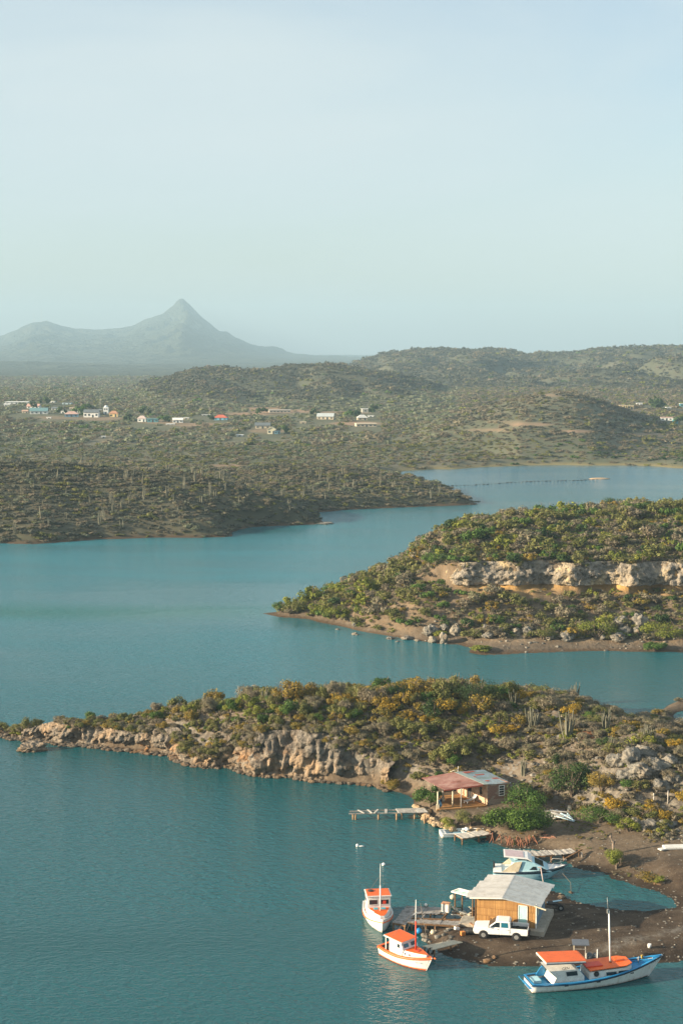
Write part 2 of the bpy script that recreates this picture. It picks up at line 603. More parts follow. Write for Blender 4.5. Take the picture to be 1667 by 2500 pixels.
# plateau: (px, py of the ground, height)
mid_up = [(1085, 1362, 12.3), (1200, 1366, 12.6), (1300, 1366, 12.6), (1400, 1366, 12.6), (1500, 1366, 12.6), (1600, 1368, 12.6), (1667, 1368, 12.6), (1900, 1368, 12.6),
          (1080, 1325, 13.5), (1150, 1290, 15.5), (1250, 1275, 16.5), (1354, 1262, 17), (1500, 1248, 17.5), (1667, 1245, 17.5), (1900, 1240, 17.5), (1250, 1320, 14.6), (1450, 1315, 14.8), (1667, 1315, 14.8),
          (1100, 1290, 14), (1040, 1340, 12)]
mid_back = [G(a, b, 0)[:2] + (c,) for a, b, c in ((2100, 1260, 3), (1850, 1265, 3), (1667, 1270, 3), (1500, 1280, 3), (1354, 1290, 3), (1220, 1308, 3), (1100, 1330, 3), (1020, 1365, 4))]
mid_lo = TPS([G(a, b, c) for a, b, c in mid_top] + [G(a, b, 9.5 - 0) [:2] + (9.5,) for a, b in ((1150, 1330), (1400, 1330), (1650, 1330))] + mid_back + [G(960, 1390, 0)[:2] + (2,), G(887, 1420, 0)[:2] + (1.5,), G(780, 1455, 0)[:2] + (1.0,)], 2e-3)
mid_hi = TPS(mid_back + [G(a, b, c) for a, b, c in mid_up] + [(G(1085, 1390, 12)[0], G(1085, 1390, 12)[1] - 3, 12)], 2e-3)
cliff_line = [G(a, b, 11.0)[:2] for a, b in ((1083, 1385), (1096, 1391), (1130, 1394), (1200, 1392), (1260, 1395), (1320, 1390), (1400, 1396), (1480, 1391), (1540, 1398), (1600, 1392), (1667, 1396), (1800, 1390), (2150, 1394))]


def mid_height(X, Y):
    Xf, Yf = np.ravel(X), np.ravel(Y)
    d, w = poly_dist(Xf, Yf, mid_P, mid_w)
    d = d + 0.7 * fbm(Xf * .15, Yf * .15, oct=3, seed=25)
    cl = np.array(cliff_line)
    yc = np.interp(Xf, cl[:, 0], cl[:, 1]) + 0.9 * fbm(Xf * .2, Yf * 0, oct=4, seed=31)
    left = cl[0, 0]
    lo = mid_lo(Xf, Yf)
    hi = mid_hi(Xf, Yf)
    lo = np.where(Xf > left - 8, np.minimum(lo, 9.3 + (Xf < left + 3) * 0.12 * (left + 3 - Xf)), lo)
    blend = sstep(left - 7, left + 2, Xf)
    # gullies in the talus
    gul = np.abs(fbm(Xf * .22, Yf * .05, oct=4, seed=33))
    lo = lo + sstep(2, 5, lo) * (0.9 * gul - 0.35) + 0.06 * fbm(Xf * .8, Yf * .8, oct=3, seed=34)
    hi = hi + 0.35 * fbm(Xf * .12, Yf * .12, oct=4, seed=35)
    up = sstep(0.6, 1.9, Yf - yc)
    S = lo * (1 - up * blend) + np.maximum(hi, lo) * up * blend
    S = crest_limit(Xf, Yf, S, mid_sky)
    k = sstep(0, 1, d / np.maximum(w * 1.7, 1.5))
    h = np.where(S > 0, S * k, S)
    h = np.where(d < 0, np.maximum(-1.2, d * 0.4), h)
    return h.reshape(np.shape(X)), d.reshape(np.shape(X))


# ---- far land: left peninsulas, valley, hills, mountain
far_px = [(-500, 1340), (0, 1327), (81, 1328), (163, 1323), (244, 1317), (380, 1314), (488, 1314), (569, 1311), (577, 1299), (613, 1287), (705, 1284), (775, 1281), (800, 1278),
          (781, 1267), (778, 1251), (850, 1243), (935, 1240), (1021, 1238), (1100, 1235), (1168, 1232), (1135, 1216), (1070, 1190), (1010, 1168), (975, 1156), (983, 1150),
          (1060, 1146), (1120, 1146), (1190, 1140), (1260, 1138), (1353, 1136), (1440, 1137), (1519, 1136), (1590, 1138), (1640, 1143), (1667, 1144), (2400, 1160)]
far_P = [G(a, b)[:2] for a, b in far_px] + [(5400, 12400), (-5400, 12400), (-5400, 500)]


R_FAR = 1.45


def RD(lst, defw, defr=None):
    out = []
    for q in lst:
        px, py = q[0], q[1]
        R = q[2] if len(q) > 2 else defr
        w = q[3] if len(q) > 3 else defw
        if R > 2800:
            w *= R_FAR
            R *= R_FAR
        out.append((*AT(px, py, R), w))
    return np.array(out)


ridges = [
    # crest points, width, profile exponent, lower clamp
    (RD([(-500, 1120, 480), (-200, 1125, 480), (0, 1130, 480), (108, 1127, 480), (217, 1138, 480), (303, 1149, 475), (434, 1153, 470), (515, 1167, 465), (569, 1186, 462, 50), (650, 1213, 458, 36), (732, 1245, 455, 22), (790, 1274, 452, 8)], 76), 'latround'),
    (RD([(500, 1150, 565), (596, 1147, 560), (678, 1140, 560), (850, 1143, 555), (911, 1156, 550, 44), (982, 1175, 540, 36), (1049, 1197, 530, 26), (1110, 1214, 520, 14), (1160, 1230, 511, 6)], 55), 'latround'),
    (RD([(1010, 1046, 880, 90), (1021, 1040, 880, 110), (1121, 1018, 890, 150), (1187, 998, 900, 180), (1270, 973, 905), (1353, 962, 910), (1403, 962, 910), (1447, 980, 905), (1519, 1010, 900, 190), (1602, 1040, 880, 150), (1720, 1060, 870, 120)], 215), 'latdome'),
    (RD([(150, 1005), (233, 992), (303, 965), (379, 932), (471, 910), (542, 904), (640, 905), (705, 892), (759, 886), (802, 886), (872, 902), (950, 914), (1050, 940), (1154, 984)], 430, 1500), 'latdome'),
    (RD([(760, 915, 2250), (861, 892, 2300), (911, 875), (960, 866), (1021, 863), (1088, 860), (1154, 855), (1209, 857), (1287, 871), (1331, 864), (1408, 861), (1463, 858), (1546, 855), (1667, 847), (2100, 840)], 800, 2350), 'latdome'),
    (RD([(1000, 880, 2250), (1100, 892, 2050), (1187, 916, 1850), (1235, 934, 1700), (1275, 952, 1550)], 260), 'soft'),
    (RD([(1259, 896, 2150), (1331, 906, 2000), (1386, 927, 1800), (1424, 952, 1600)], 200), 'soft'),
    (RD([(2100, 850, 1750), (1667, 880, 1700), (1570, 897, 1650), (1480, 925, 1600), (1420, 952, 1500)], 330), 'soft'),
    # mountain
    (RD([(-700, 870), (-350, 850), (-120, 835), (0, 821), (43, 805), (81, 786), (117, 783), (146, 794), (184, 803), (233, 805), (271, 803), (320, 794), (358, 779), (401, 764), (423, 748), (436, 731), (447, 729),
         (461, 741), (488, 770), (515, 791), (537, 808), (553, 808), (575, 824), (613, 840), (678, 859), (742, 877), (820, 895), (960, 915), (1200, 930)], 2500, 6000), 'latpeak'),
    (RD([(556, 822, 5850, 90), (568, 842, 5450, 330), (590, 872, 4900), (620, 900, 4300)], 650), 'peak'),
    (RD([(447, 765, 5850, 60), (432, 800, 5600, 220), (390, 835, 5200), (330, 868, 4700)], 520), 'peak'),
    (RD([(120, 800, 5880, 80), (150, 836, 5400, 300), (140, 880, 4900)], 560), 'peak'),
    (RD([(240, 818, 5850, 80), (225, 850, 5300, 260), (215, 875, 4800)], 420), 'peak'),
    (RD([(-60, 845, 5800, 100), (-20, 870, 5000), (0, 905, 4400)], 560), 'peak'),
    (RD([(-500, 910, 4300), (0, 925, 4300), (60, 912, 4200), (120, 893, 4200), (170, 876, 4200), (230, 874, 4200), (330, 888, 4200), (400, 905, 4100), (440, 925, 4000)], 620), 'latsoft'),
    (RD([(-400, 884, 3000), (-60, 890, 3000), (30, 882, 3000), (90, 896, 2900), (150, 905, 2900)], 380), 'soft'),
    (RD([(120, 905, 3400), (190, 893, 3400), (260, 884, 3500), (330, 893, 3400), (420, 884, 3500), (520, 890, 3600), (620, 900, 3600)], 420), 'soft'),
]


def far_height(X, Y):
    sh = np.shape(X)
    X = np.ravel(X).astype(float)
    Y = np.ravel(Y).astype(float)
    d = poly_dist(X, Y, far_P)
    d = d + 1.6 * fbm(X * .06, Y * .06, oct=3, seed=41)
    base = np.interp(Y, [380, 560, 673, 760, 1000, 1350, 1750, 2400, 3500, 9000], [1.6, 3.0, 2.0, 4.0, 10.0, 13, 5, 2, 2, 2])
    h = base.copy()
    wx = X + 0.02 * Y * fbm(X * .006, Y * .006, oct=3, seed=43)
    wy = Y + 0.02 * Y * fbm(X * .006, Y * .006, oct=3, seed=44)
    Fm = np.zeros(X.shape)
    for C, prof in ridges:
        if prof.startswith('lat'):
            ang = C[:, 0] / C[:, 1]
            o = np.argsort(ang)
            u = X / Y
            uu = u + 0.004 * vnoise(X * .02, Y * .004, seed=45) * np.clip(Y / 1500, 0, 1)
            zc = np.interp(u, ang[o], C[o, 2])
            rc = np.interp(uu, ang[o], C[o, 1])
            w = np.interp(u, ang[o], C[o, 3])
            q = np.clip(1 - np.abs(Y - rc) / w, 0, 1)
            if prof == 'latround':
                dd = np.clip(d, 0, None)
                q = np.where(Y < rc, dd / (dd + np.clip(rc - Y, 0, None) + 1e-3), q)
            f = 1 - (1 - q) ** 1.15 if prof == 'latround' else 1 - (1 - q) ** 1.75 if prof == 'latdome' else (.3 * q + .7 * q * q * (3 - 2 * q)) if prof == 'latsoft' else q ** 1.15
            f = f * sstep(ang.min(), ang.min() + .008, u) * (1 - sstep(ang.max() - .008, ang.max(), u))
            h = np.maximum(h, base + (zc - base) * f)
            Fm = np.maximum(Fm, np.clip(f, 0, 1))
            continue
        lo = C[:, :2].min(0) - C[:, 3].max()
        hi = C[:, :2].max(0) + C[:, 3].max()
        m = (X > lo[0]) & (X < hi[0]) & (Y > lo[1]) & (Y < hi[1])
        if not m.any():
            continue
        x, y = wx[m], wy[m]
        best = np.zeros(x.shape)
        bz = base[m]
        for i in range(len(C) - 1):
            a, b = C[i], C[i + 1]
            dx, dy = b[0] - a[0], b[1] - a[1]
            L = dx * dx + dy * dy
            s = np.clip(((x - a[0]) * dx + (y - a[1]) * dy) / L, 0, 1)
            dist = np.hypot(x - a[0] - s * dx, y - a[1] - s * dy)
            w = a[3] + (b[3] - a[3]) * s
            zc = a[2] + (b[2] - a[2]) * s
            q = np.clip(1 - dist / w, 0, 1)
            if prof == 'round':
                f = 1 - (1 - q) ** 2.2
            elif prof == 'soft':
                f = q * q * (3 - 2 * q)
                f = 0.35 * q + 0.65 * f
            else:
                f = q ** 1.25
            best = np.maximum(best, (zc - bz) * f)
        h[m] = np.maximum(h[m], bz + best)
    el = np.clip(h - base, 0, None)
    # erosion and roughness grow with relief
    er = np.abs(fbm(X * .003, Y * .003, oct=4, seed=51))
    er2 = np.abs(fbm(X * .0095 + Y * .002, Y * .0028, oct=3, seed=57))
    h = h - np.where((Y > 980) & (Y < 2800), np.minimum(el * .75, 24) * (1 - np.clip(er2 * 2.2, 0, 1)) ** 1.3 * np.clip((1 - Fm) * 4, 0, 1), 0)
    h = h - np.where(Y > 1150, np.minimum(el * .40, 105) * (1 - np.clip(er * 2.4, 0, 1)) * sstep(0, 1, el / 60) * (Y > 2800) * np.clip((1 - Fm) * 3.5, 0, 1), 0)
    h = h + np.where(Y > 620, np.clip(el, 0, 30) * .16 * fbm(X * .014, Y * .010, oct=3, seed=52), 0) + .35 * fbm(X * .05, Y * .05, oct=4, seed=53)
    k = sstep(0, 1, d / np.where(Y < 600, 7.0, 12.0))
    h = np.where(h > 0, h * (0.15 * (d > 0) * np.clip(d / 2, 0, 1) + .85 * k), h)
    h = np.where(d < 0, np.maximum(-3, d * 0.3), h)
    return h.reshape(sh), d.reshape(sh)
# ------------------------------------------------------------------ ground materials
def rock_mat(name, pale, tan, dark, scale=1.0, orange=(0.32, 0.17, 0.075), crust=0):
    t = NT(name)
    p = t.pos()
    a = t.noise(p, 0.9 * scale, 7, 0.65, 0.6)
    b = t.noise(p, 0.35 * scale, 4, 0.55, 0.4)
    c = t.ramp(a, [(0.30, dark), (0.43, tuple(x * .55 for x in pale)), (0.56, pale), (0.72, tuple(min(1, x * 1.2) for x in pale))])
    c = t.mix(t.mr(b, 0.48, 0.66), c, tan)
    c = t.mix(t.mr(t.noise(p, 0.22 * scale, 4, 0.6, 0.5), 0.56, 0.68), c, orange)
    v = t.voro(p, 2.2 * scale)
    c = t.mix(t.mr(v, 0.0, 0.25, 0.75, 0.0), c, dark)
    if crust:
        zz = t.math('ADD', t.sep(p)[2], t.math('MULTIPLY', t.noise(p, .5, 3), 2.2))
        g_ = t.ramp(a, [(0.35, (0.05, 0.047, 0.042)), (0.55, (0.15, 0.135, 0.115)), (0.7, (0.25, 0.225, 0.19))])
        c = t.mix(t.mr(zz, crust, crust + 1.6, 0, .75), c, g_)
        c = t.mix(t.mr(t.sep(p)[2], .0, .35, .85, 0), c, (0.05, 0.035, 0.022))
    t.col(c)
    h = t.math('ADD', t.math('MULTIPLY', v, 0.8), t.noise(p, 3.5 * scale, 6, 0.7))
    t.bump(h, 0.9, 0.35 / scale)
    return t.set(0.92, 0.15)


M_CLIFF_NEAR = rock_mat('limestone_near', (0.27, 0.225, 0.175), (0.36, 0.25, 0.155), (0.045, 0.038, 0.034), crust=3.3)
M_CLIFF_MID = rock_mat('limestone_mid', (0.28, 0.245, 0.20), (0.38, 0.31, 0.22), (0.06, 0.053, 0.048), 0.8, (0.5, 0.38, 0.22))
M_BOULDER = rock_mat('boulder_rock', (0.23, 0.215, 0.185), (0.30, 0.26, 0.20), (0.045, 0.04, 0.037), 1.3, (0.26, 0.20, 0.14))
M_QUAY = rock_mat('quay_rock', (0.44, 0.33, 0.21), (0.46, 0.32, 0.19), (0.12, 0.09, 0.06), 2.2)

# near headland ground: dry soil, limestone rubble, dark gravel on the landing
t = NT('headland_ground')
p = t.pos()
s = t.sep(p)
n1 = t.noise(p, 0.25, 6, 0.65, 0.4)
n2 = t.noise(p, 2.2, 6, 0.7)
n3 = t.noise(p, 9.0, 3, 0.7)
soil = t.ramp(n1, [(0.32, (0.07, 0.052, 0.036)), (0.50, (0.135, 0.100, 0.068)), (0.66, (0.22, 0.17, 0.12))])
soil = t.mix(t.mr(n2, 0.40, 0.66, 0, .65), soil, (0.27, 0.23, 0.175))
rub = t.math('MULTIPLY', t.mr(t.noise(p, 0.16, 4, 0.6, 0.6), 0.50, 0.58), t.mr(t.voro(p, 1.7), 0.22, 0.42, 1, 0))
soil = t.mix(rub, soil, (0.22, 0.20, 0.175))
# landing: dark gravel with pale stones
grav = t.ramp(t.noise(p, 0.35, 5, 0.6, 0.3), [(0.34, (0.040, 0.028, 0.020)), (0.52, (0.075, 0.053, 0.036)), (0.68, (0.11, 0.080, 0.054))])
grav = t.mix(t.mr(n3, 0.58, 0.74, 0, .7), grav, (0.26, 0.20, 0.14))
grav = t.mix(t.mr(t.voro(p, 3.2), 0.06, 0.17, .6, 0), grav, (0.27, 0.22, 0.165))
# worn tyre tracks across the landing and up the track
wob = t.math('MULTIPLY', t.math('SUBTRACT', t.noise(p, 0.06, 3), 0.5), 14.0)
yy_ = t.math('ADD', s[1], wob)
tr = t.math('PINGPONG', t.math('ADD', yy_, t.math('MULTIPLY', s[0], -0.22)), 0.95)
trk = t.math('MULTIPLY', t.mr(tr, 0.0, 0.35, 1, 0), t.mr(t.noise(p, 0.12, 3), 0.45, 0.6))
grav = t.mix(t.math('MULTIPLY', trk, 0.38), grav, (0.17, 0.14, 0.11))
low = t.mr(s[2], 1.5, 2.1, 1, 0)
# pale worn strip over the landing
(ax_, ay_, _), (bx_, by_, _) = G(1440, 2318, .6), G(1667, 2268, .6)
ln_ = math.hypot(bx_ - ax_, by_ - ay_)
dd_ = t.math('ADD', t.math('MULTIPLY', s[0], -(by_ - ay_) / ln_), t.math('MULTIPLY', s[1], (bx_ - ax_) / ln_))
c0_ = (-(by_ - ay_) * ax_ + (bx_ - ax_) * ay_) / ln_
dd_ = t.math('ABSOLUTE', t.math('ADD', t.math('SUBTRACT', dd_, c0_), t.math('MULTIPLY', t.math('SUBTRACT', t.noise(p, .35, 4), .5), 2.2)))
st_ = t.math('MULTIPLY', t.mr(dd_, .1, .9, 1, 0), t.math('MULTIPLY', t.mr(s[0], ax_ - 3, ax_ + 2), t.mr(n2, .4, .6)))
grav = t.mix(t.math('MULTIPLY', st_, .7), grav, (0.22, 0.20, 0.17))
c = t.mix(low, soil, grav)
# the track behind the mangrove is sandier
zone = t.math('MULTIPLY', t.mr(s[1], 146.0, 152.0), low)
c = t.mix(t.math('MULTIPLY', zone, t.mr(n1, .35, .6, .55, 1)), c, t.ramp(n2, [(0.35, (0.10, 0.074, 0.050)), (0.65, (0.19, 0.145, 0.10))]))
# wet margin
c = t.mix(t.mr(s[2], 0.02, 0.30, .75, 0), c, (0.035, 0.024, 0.016))
# steep broken rock
geo = t.tc
nz_ = t.sep(geo.outputs['Normal'])[2]
steep = t.math('MULTIPLY', t.mr(nz_, 0.70, 0.86, 1, 0), t.mr(s[2], 1.0, 2.0))
rock = t.ramp(t.noise(p, 1.1, 7, 0.7, 0.5), [(0.32, (0.06, 0.052, 0.045)), (0.5, (0.15, 0.13, 0.105)), (0.66, (0.27, 0.235, 0.185))])
c = t.mix(steep, c, rock)
t.col(c)
t.bump(t.math('ADD', t.math('MULTIPLY', n2, .5), t.math('MULTIPLY', n3, .25)), 0.7, 0.25)
M_NEAR = t.set(0.95, 0.12)

t = NT('cliff_headland_ground')
p = t.pos()
s = t.sep(p)
n1 = t.noise(p, 0.12, 6, 0.65, 0.4)
n2 = t.noise(p, 0.9, 6, 0.7)
c = t.ramp(n1, [(0.34, (0.10, 0.075, 0.05)), (0.52, (0.18, 0.13, 0.083)), (0.68, (0.26, 0.19, 0.12))])
c = t.mix(t.mr(n2, 0.45, 0.68, 0, .6), c, (0.15, 0.125, 0.095))
och = t.math('MULTIPLY', t.mr(s[2], 6.0, 8.0), t.mr(s[2], 10.2, 11.2, 1, 0))
c = t.mix(t.math('MULTIPLY', och, t.math('MULTIPLY', t.mr(t.noise(p, 0.1, 3), .38, .62, .35, 1), t.mr(s[0], G(1100, 1400, 10)[0], G(1150, 1400, 10)[0]))), c, (0.52, 0.31, 0.11))
c = t.mix(t.mr(s[2], 0.5, 1.1, 1, 0), c, t.ramp(n2, [(0.3, (0.09, 0.068, 0.048)), (0.6, (0.16, 0.125, 0.09))]))
c = t.mix(t.mr(s[2], 0.02, 0.35, .8, 0), c, (0.09, 0.055, 0.03))
t.col(c)
t.bump(n2, 0.8, 0.5)
M_MID = t.set(0.95, 0.12)

t = NT('scrubland')
p = t.pos()
s = t.sep(p)
n1 = t.noise(p, 0.012, 6, 0.6, 0.5)
n2 = t.noise(p, 0.12, 6, 0.7)
c = t.ramp(n1, [(0.34, (0.085, 0.095, 0.058)), (0.50, (0.115, 0.120, 0.075)), (0.66, (0.16, 0.145, 0.10))])
c = t.mix(t.mr(n2, .45, .70, 0, .7), c, (0.125, 0.108, 0.078))
bare = t.mr(t.noise(p, 0.008, 3, 0.5, 0.3, (1, 0.5, 1)), 0.66, 0.72)
c = t.mix(t.math('MULTIPLY', bare, t.mr(s[1], 850, 950)), c, (0.24, 0.155, 0.10))
c = t.mix(t.math('MULTIPLY', t.mr(s[2], 0.3, 1.3, 1, 0), t.mr(s[1], 600, 620)), c, (0.20, 0.17, 0.085))
c = t.mix(t.math('MULTIPLY', t.mr(s[2], 0.1, 1.0, 1, 0), t.mr(s[1], 600, 620, 1, 0)), c, (0.12, 0.06, 0.035))
# far slopes: tree cover too small to tell apart
an = t.add('ShaderNodeAttribute')
an.attribute_name = 'bare'
c = t.mix(an.outputs['Fac'], c, (0.30, 0.20, 0.13))
c = t.mix(t.mr(s[1], 600, 680, .55, 0), c, (0.06, 0.052, 0.034))
c = t.mix(t.math('MULTIPLY', t.mr(s[1], 1000, 1200), t.mr(an.outputs['Fac'], 0, .3, .62, 0)), c, (0.062, 0.066, 0.046))
far = t.mr(s[1], 2300, 2700)
spk = t.voro(p, 0.10)
fc = t.ramp(t.noise(p, 0.004, 5, .6), [(0.35, (0.030, 0.046, 0.028)), (0.6, (0.052, 0.064, 0.040)), (0.72, (0.085, 0.085, 0.058))])
fc = t.mix(t.mr(spk, 0.15, 0.6, 0, .4), fc, (0.085, 0.080, 0.056))
c = t.mix(far, c, fc)
t.col(c)
hh = t.math('ADD', t.math('MULTIPLY', t.noise(p, .05, 5, .65), 10.0), t.math('MULTIPLY', spk, -3.0))
hh = t.math('ADD', hh, t.math('MULTIPLY', t.noise(p, .006, 5, .6), 120.0))
t.bump(t.math('MULTIPLY', hh, t.mr(s[1], 2500, 5000, .012, 1)), 1.0, 1.0)
M_FAR = t.set(0.95, 0.1)

# ------------------------------------------------------------------ terrain meshes
xs = np.arange(-56, 70, 0.42)
ys = np.arange(116, 262, 0.42)
X, Y = np.meshgrid(xs, ys)
Z, D = near_height(X, Y)
struct('headland', grid_mesh('headland', X, Y, Z, Z > -1.0, [M_NEAR]))

xs = np.arange(-22, 96, 0.55)
ys = np.arange(250, 440, 0.6)
X, Y = np.meshgrid(xs, ys)
Z, D = mid_height(X, Y)
struct('cliff_headland', grid_mesh('cliff_headland', X, Y, Z, Z > -1.0, [M_MID]))

Rr = np.exp(np.linspace(math.log(392), math.log(11600), 680))
TT = np.linspace(-0.36, 0.36, 330)
R2, T2 = np.meshgrid(Rr, TT, indexing='ij')
Xf, Yf = R2 * T2, R2
Zf, Df = far_height(Xf, Yf)
BARE = [(690, 1004, 75, 5, 1.0), (640, 998, 60, 4, 1.0), (600, 1011, 70, 4, .8), (480, 1036, 70, 5, .8), (240, 1022, 60, 5, .7), (150, 1019, 60, 4, .5), (400, 1030, 60, 5, .6), (870, 1034, 60, 5, .8), (820, 1008, 80, 4, .6),
        (1290, 1036, 60, 5, .9), (1200, 1050, 60, 3, .6), (1400, 1053, 55, 4, .8), (1580, 1062, 90, 5, .7), (560, 1050, 30, 3, .5), (650, 1052, 50, 5, .5), (545, 1137, 50, 4, .9), (1240, 1030, 50, 3, .6), (1540, 1000, 30, 4, .6), (300, 985, 40, 2, .6), (1330, 965, 60, 4, .4)]
kp = Zf.ravel() > -2.5
Vx, Vy, Vz = Xf.ravel(), Yf.ravel(), Zf.ravel()
vme = grid_mesh('valley_and_hills', Xf, Yf, Zf, Zf > -2.5, [M_FAR])
co = np.empty(len(vme.vertices) * 3, np.float32)
vme.vertices.foreach_get('co', co)
co = co.reshape(-1, 3)
vpx, vpy = pix(co[:, 0], co[:, 1], co[:, 2])
bv = np.zeros(len(co))
for cx_, cy_, rx_, ry_, s_ in BARE:
    q_ = ((vpx - cx_) / rx_) ** 2 + ((vpy - cy_) / ry_) ** 2
    bv = np.maximum(bv, s_ * np.clip(1.5 - q_, 0, 1))
bv *= .55 + .9 * (fbm(co[:, 0] * .05, co[:, 1] * .05, oct=3, seed=99) * .5 + .5)
at_ = vme.attributes.new('bare', 'FLOAT', 'POINT')
at_.data.foreach_set('value', np.clip(bv, 0, 1).astype(np.float32))
struct('valley_and_hills', vme)


# ------------------------------------------------------------------ rock walls with real overhang
def rock_wall(name, pts, topf, mat, depth, seed, amp=0.7, ds=0.3, nt=22, undercut=0.8, foot=-0.6, topback=1.6):
    P = np.array(pts, float)
    seg = np.hypot(*(P[1:] - P[:-1]).T)
    L = np.concatenate([[0], np.cumsum(seg)])
    n = int(L[-1] / ds)
    s = np.linspace(0, L[-1], n)
    bx = np.interp(s, L, P[:, 0])
    by = np.interp(s, L, P[:, 1])
    k = np.ones(7) / 7
    bx2 = np.convolve(np.pad(bx, 3, 'edge'), k, 'valid')
    by2 = np.convolve(np.pad(by, 3, 'edge'), k, 'valid')
    tx, ty = np.gradient(bx2), np.gradient(by2)
    ln = np.hypot(tx, ty)
    nx, ny = -ty / ln, tx / ln            # inland (left of travel)
    zt = topf(bx2 + nx * topback, by2 + ny * topback)
    T = np.linspace(0, 1, nt)
    S_, T_ = np.meshgrid(np.arange(n), T)
    zb = foot
    Zw = zb + (zt[S_] + 0.15 - zb) * T_ ** 0.9
    inl = topback * (0.15 + 0.85 * T_ ** 1.6)
    # undercut at the waterline, ledge below
    if undercut:
        inl = inl + undercut * np.exp(-((Zw - 0.45) / 0.45) ** 2) * (0.4 + 0.9 * vnoise(s[S_] * .12, 0 * S_, seed=seed + 3) ** 2)
    Xw = bx2[S_] + nx[S_] * inl
    Yw = by2[S_] + ny[S_] * inl
    big = fbm(Xw * .28, Yw * .28, Zw * .22, 3, seed)
    ridg = 1 - np.abs(fbm(Xw * .6, Yw * .6, Zw * .45, 4, seed + 7)) * 1.6
    fine = fbm(Xw * 2.2, Yw * 2.2, Zw * 2.2, 3, seed + 9)
    edge = np.sin(np.pi * np.clip(T_ * .92 + .06, 0, 1)) ** 0.5
    crk = 1 - np.abs(fbm(Xw * 1.3, Yw * 1.3, Zw * .5, 3, seed + 5)) * 2.2
    off = amp * (0.9 * big - 0.75 * ridg + 0.45 * fine - .45 * np.clip(-crk, 0, 1) + .5 * np.clip(crk - .4, 0, 1)) * edge
    Xw = Xw + nx[S_] * off
    Yw = Yw + ny[S_] * off
    Zw = Zw + 0.25 * fine * edge
    return struct(name, grid_mesh(name, Xw, Yw, Zw, None, [mat]))


ntop = lambda x, y: np.maximum(0.4, near_tps(x, y))
wall_px = [(-38, 1794), (3, 1798), (54, 1810), (108, 1809), (146, 1820), (217, 1823), (271, 1832), (325, 1836), (379, 1842), (417, 1847), (445, 1866), (510, 1876), (558, 1876), (623, 1895),
           (699, 1898), (759, 1908), (850, 1912), (910, 1918), (944, 1932)]
rock_wall('sea_cliff', [G(a, b)[:2] for a, b in wall_px], ntop, M_CLIFF_NEAR, 1, 61, .9, 0.2, 30, 1.0)
cl = [(x, y - 0.6) for x, y in cliff_line]
mtop = lambda x, y: mid_hi(x, y)
rock_wall('limestone_cliff', cl, mtop, M_CLIFF_MID, 1, 71, 1.0, 0.35, 20, 0.0, 8.3, 2.0)

# ------------------------------------------------------------------ plants
leaf = {
    'olive': foliage('leaf_olive', [(0.070, 0.075, 0.022), (0.130, 0.140, 0.036), (0.200, 0.200, 0.058), (0.160, 0.125, 0.060)]),
    'grey': foliage('leaf_grey', [(0.110, 0.088, 0.058), (0.180, 0.150, 0.098), (0.260, 0.220, 0.150), (0.165, 0.165, 0.080)]),
    'green': foliage('leaf_green', [(0.028, 0.065, 0.012), (0.065, 0.125, 0.020), (0.120, 0.190, 0.034)]),
    'dark': foliage('leaf_dark', [(0.016, 0.036, 0.010), (0.036, 0.070, 0.016), (0.072, 0.115, 0.028)]),
    'lime': foliage('leaf_lime', [(0.095, 0.120, 0.018), (0.175, 0.200, 0.028), (0.270, 0.265, 0.045)]),
    'yellow': foliage('leaf_yellow', [(0.10, 0.095, 0.025), (0.19, 0.15, 0.028), (0.36, 0.235, 0.024), (0.50, 0.29, 0.022)]),
    'gold': foliage('leaf_gold', [(0.10, 0.10, 0.025), (0.20, 0.155, 0.032), (0.34, 0.22, 0.032), (0.15, 0.13, 0.05)]),
    'sage': foliage('leaf_sage', [(0.11, 0.13, 0.075), (0.155, 0.175, 0.10), (0.20, 0.215, 0.135), (0.185, 0.17, 0.115)]),
    'hill': foliage('leaf_hill', [(0.050, 0.058, 0.040), (0.085, 0.090, 0.062), (0.125, 0.122, 0.088), (0.095, 0.110, 0.068)]),
    'rust': foliage('leaf_rust', [(0.17, 0.06, 0.025), (0.30, 0.10, 0.035), (0.24, 0.13, 0.05)]),
}
M_TWIG = painted('bark', (0.17, 0.13, 0.095), 0.9, 0.25, 3.0)
M_CACTUS = None
t = NT('cactus_skin')
v = t.obj()
c = t.ramp(t.noise(v, 1.8, 4, 0.6), [(0.35, (0.11, 0.112, 0.078)), (0.6, (0.19, 0.18, 0.13)), (0.75, (0.28, 0.25, 0.19))])
t.col(c)
M_CACTUS = t.set(0.8, 0.2)


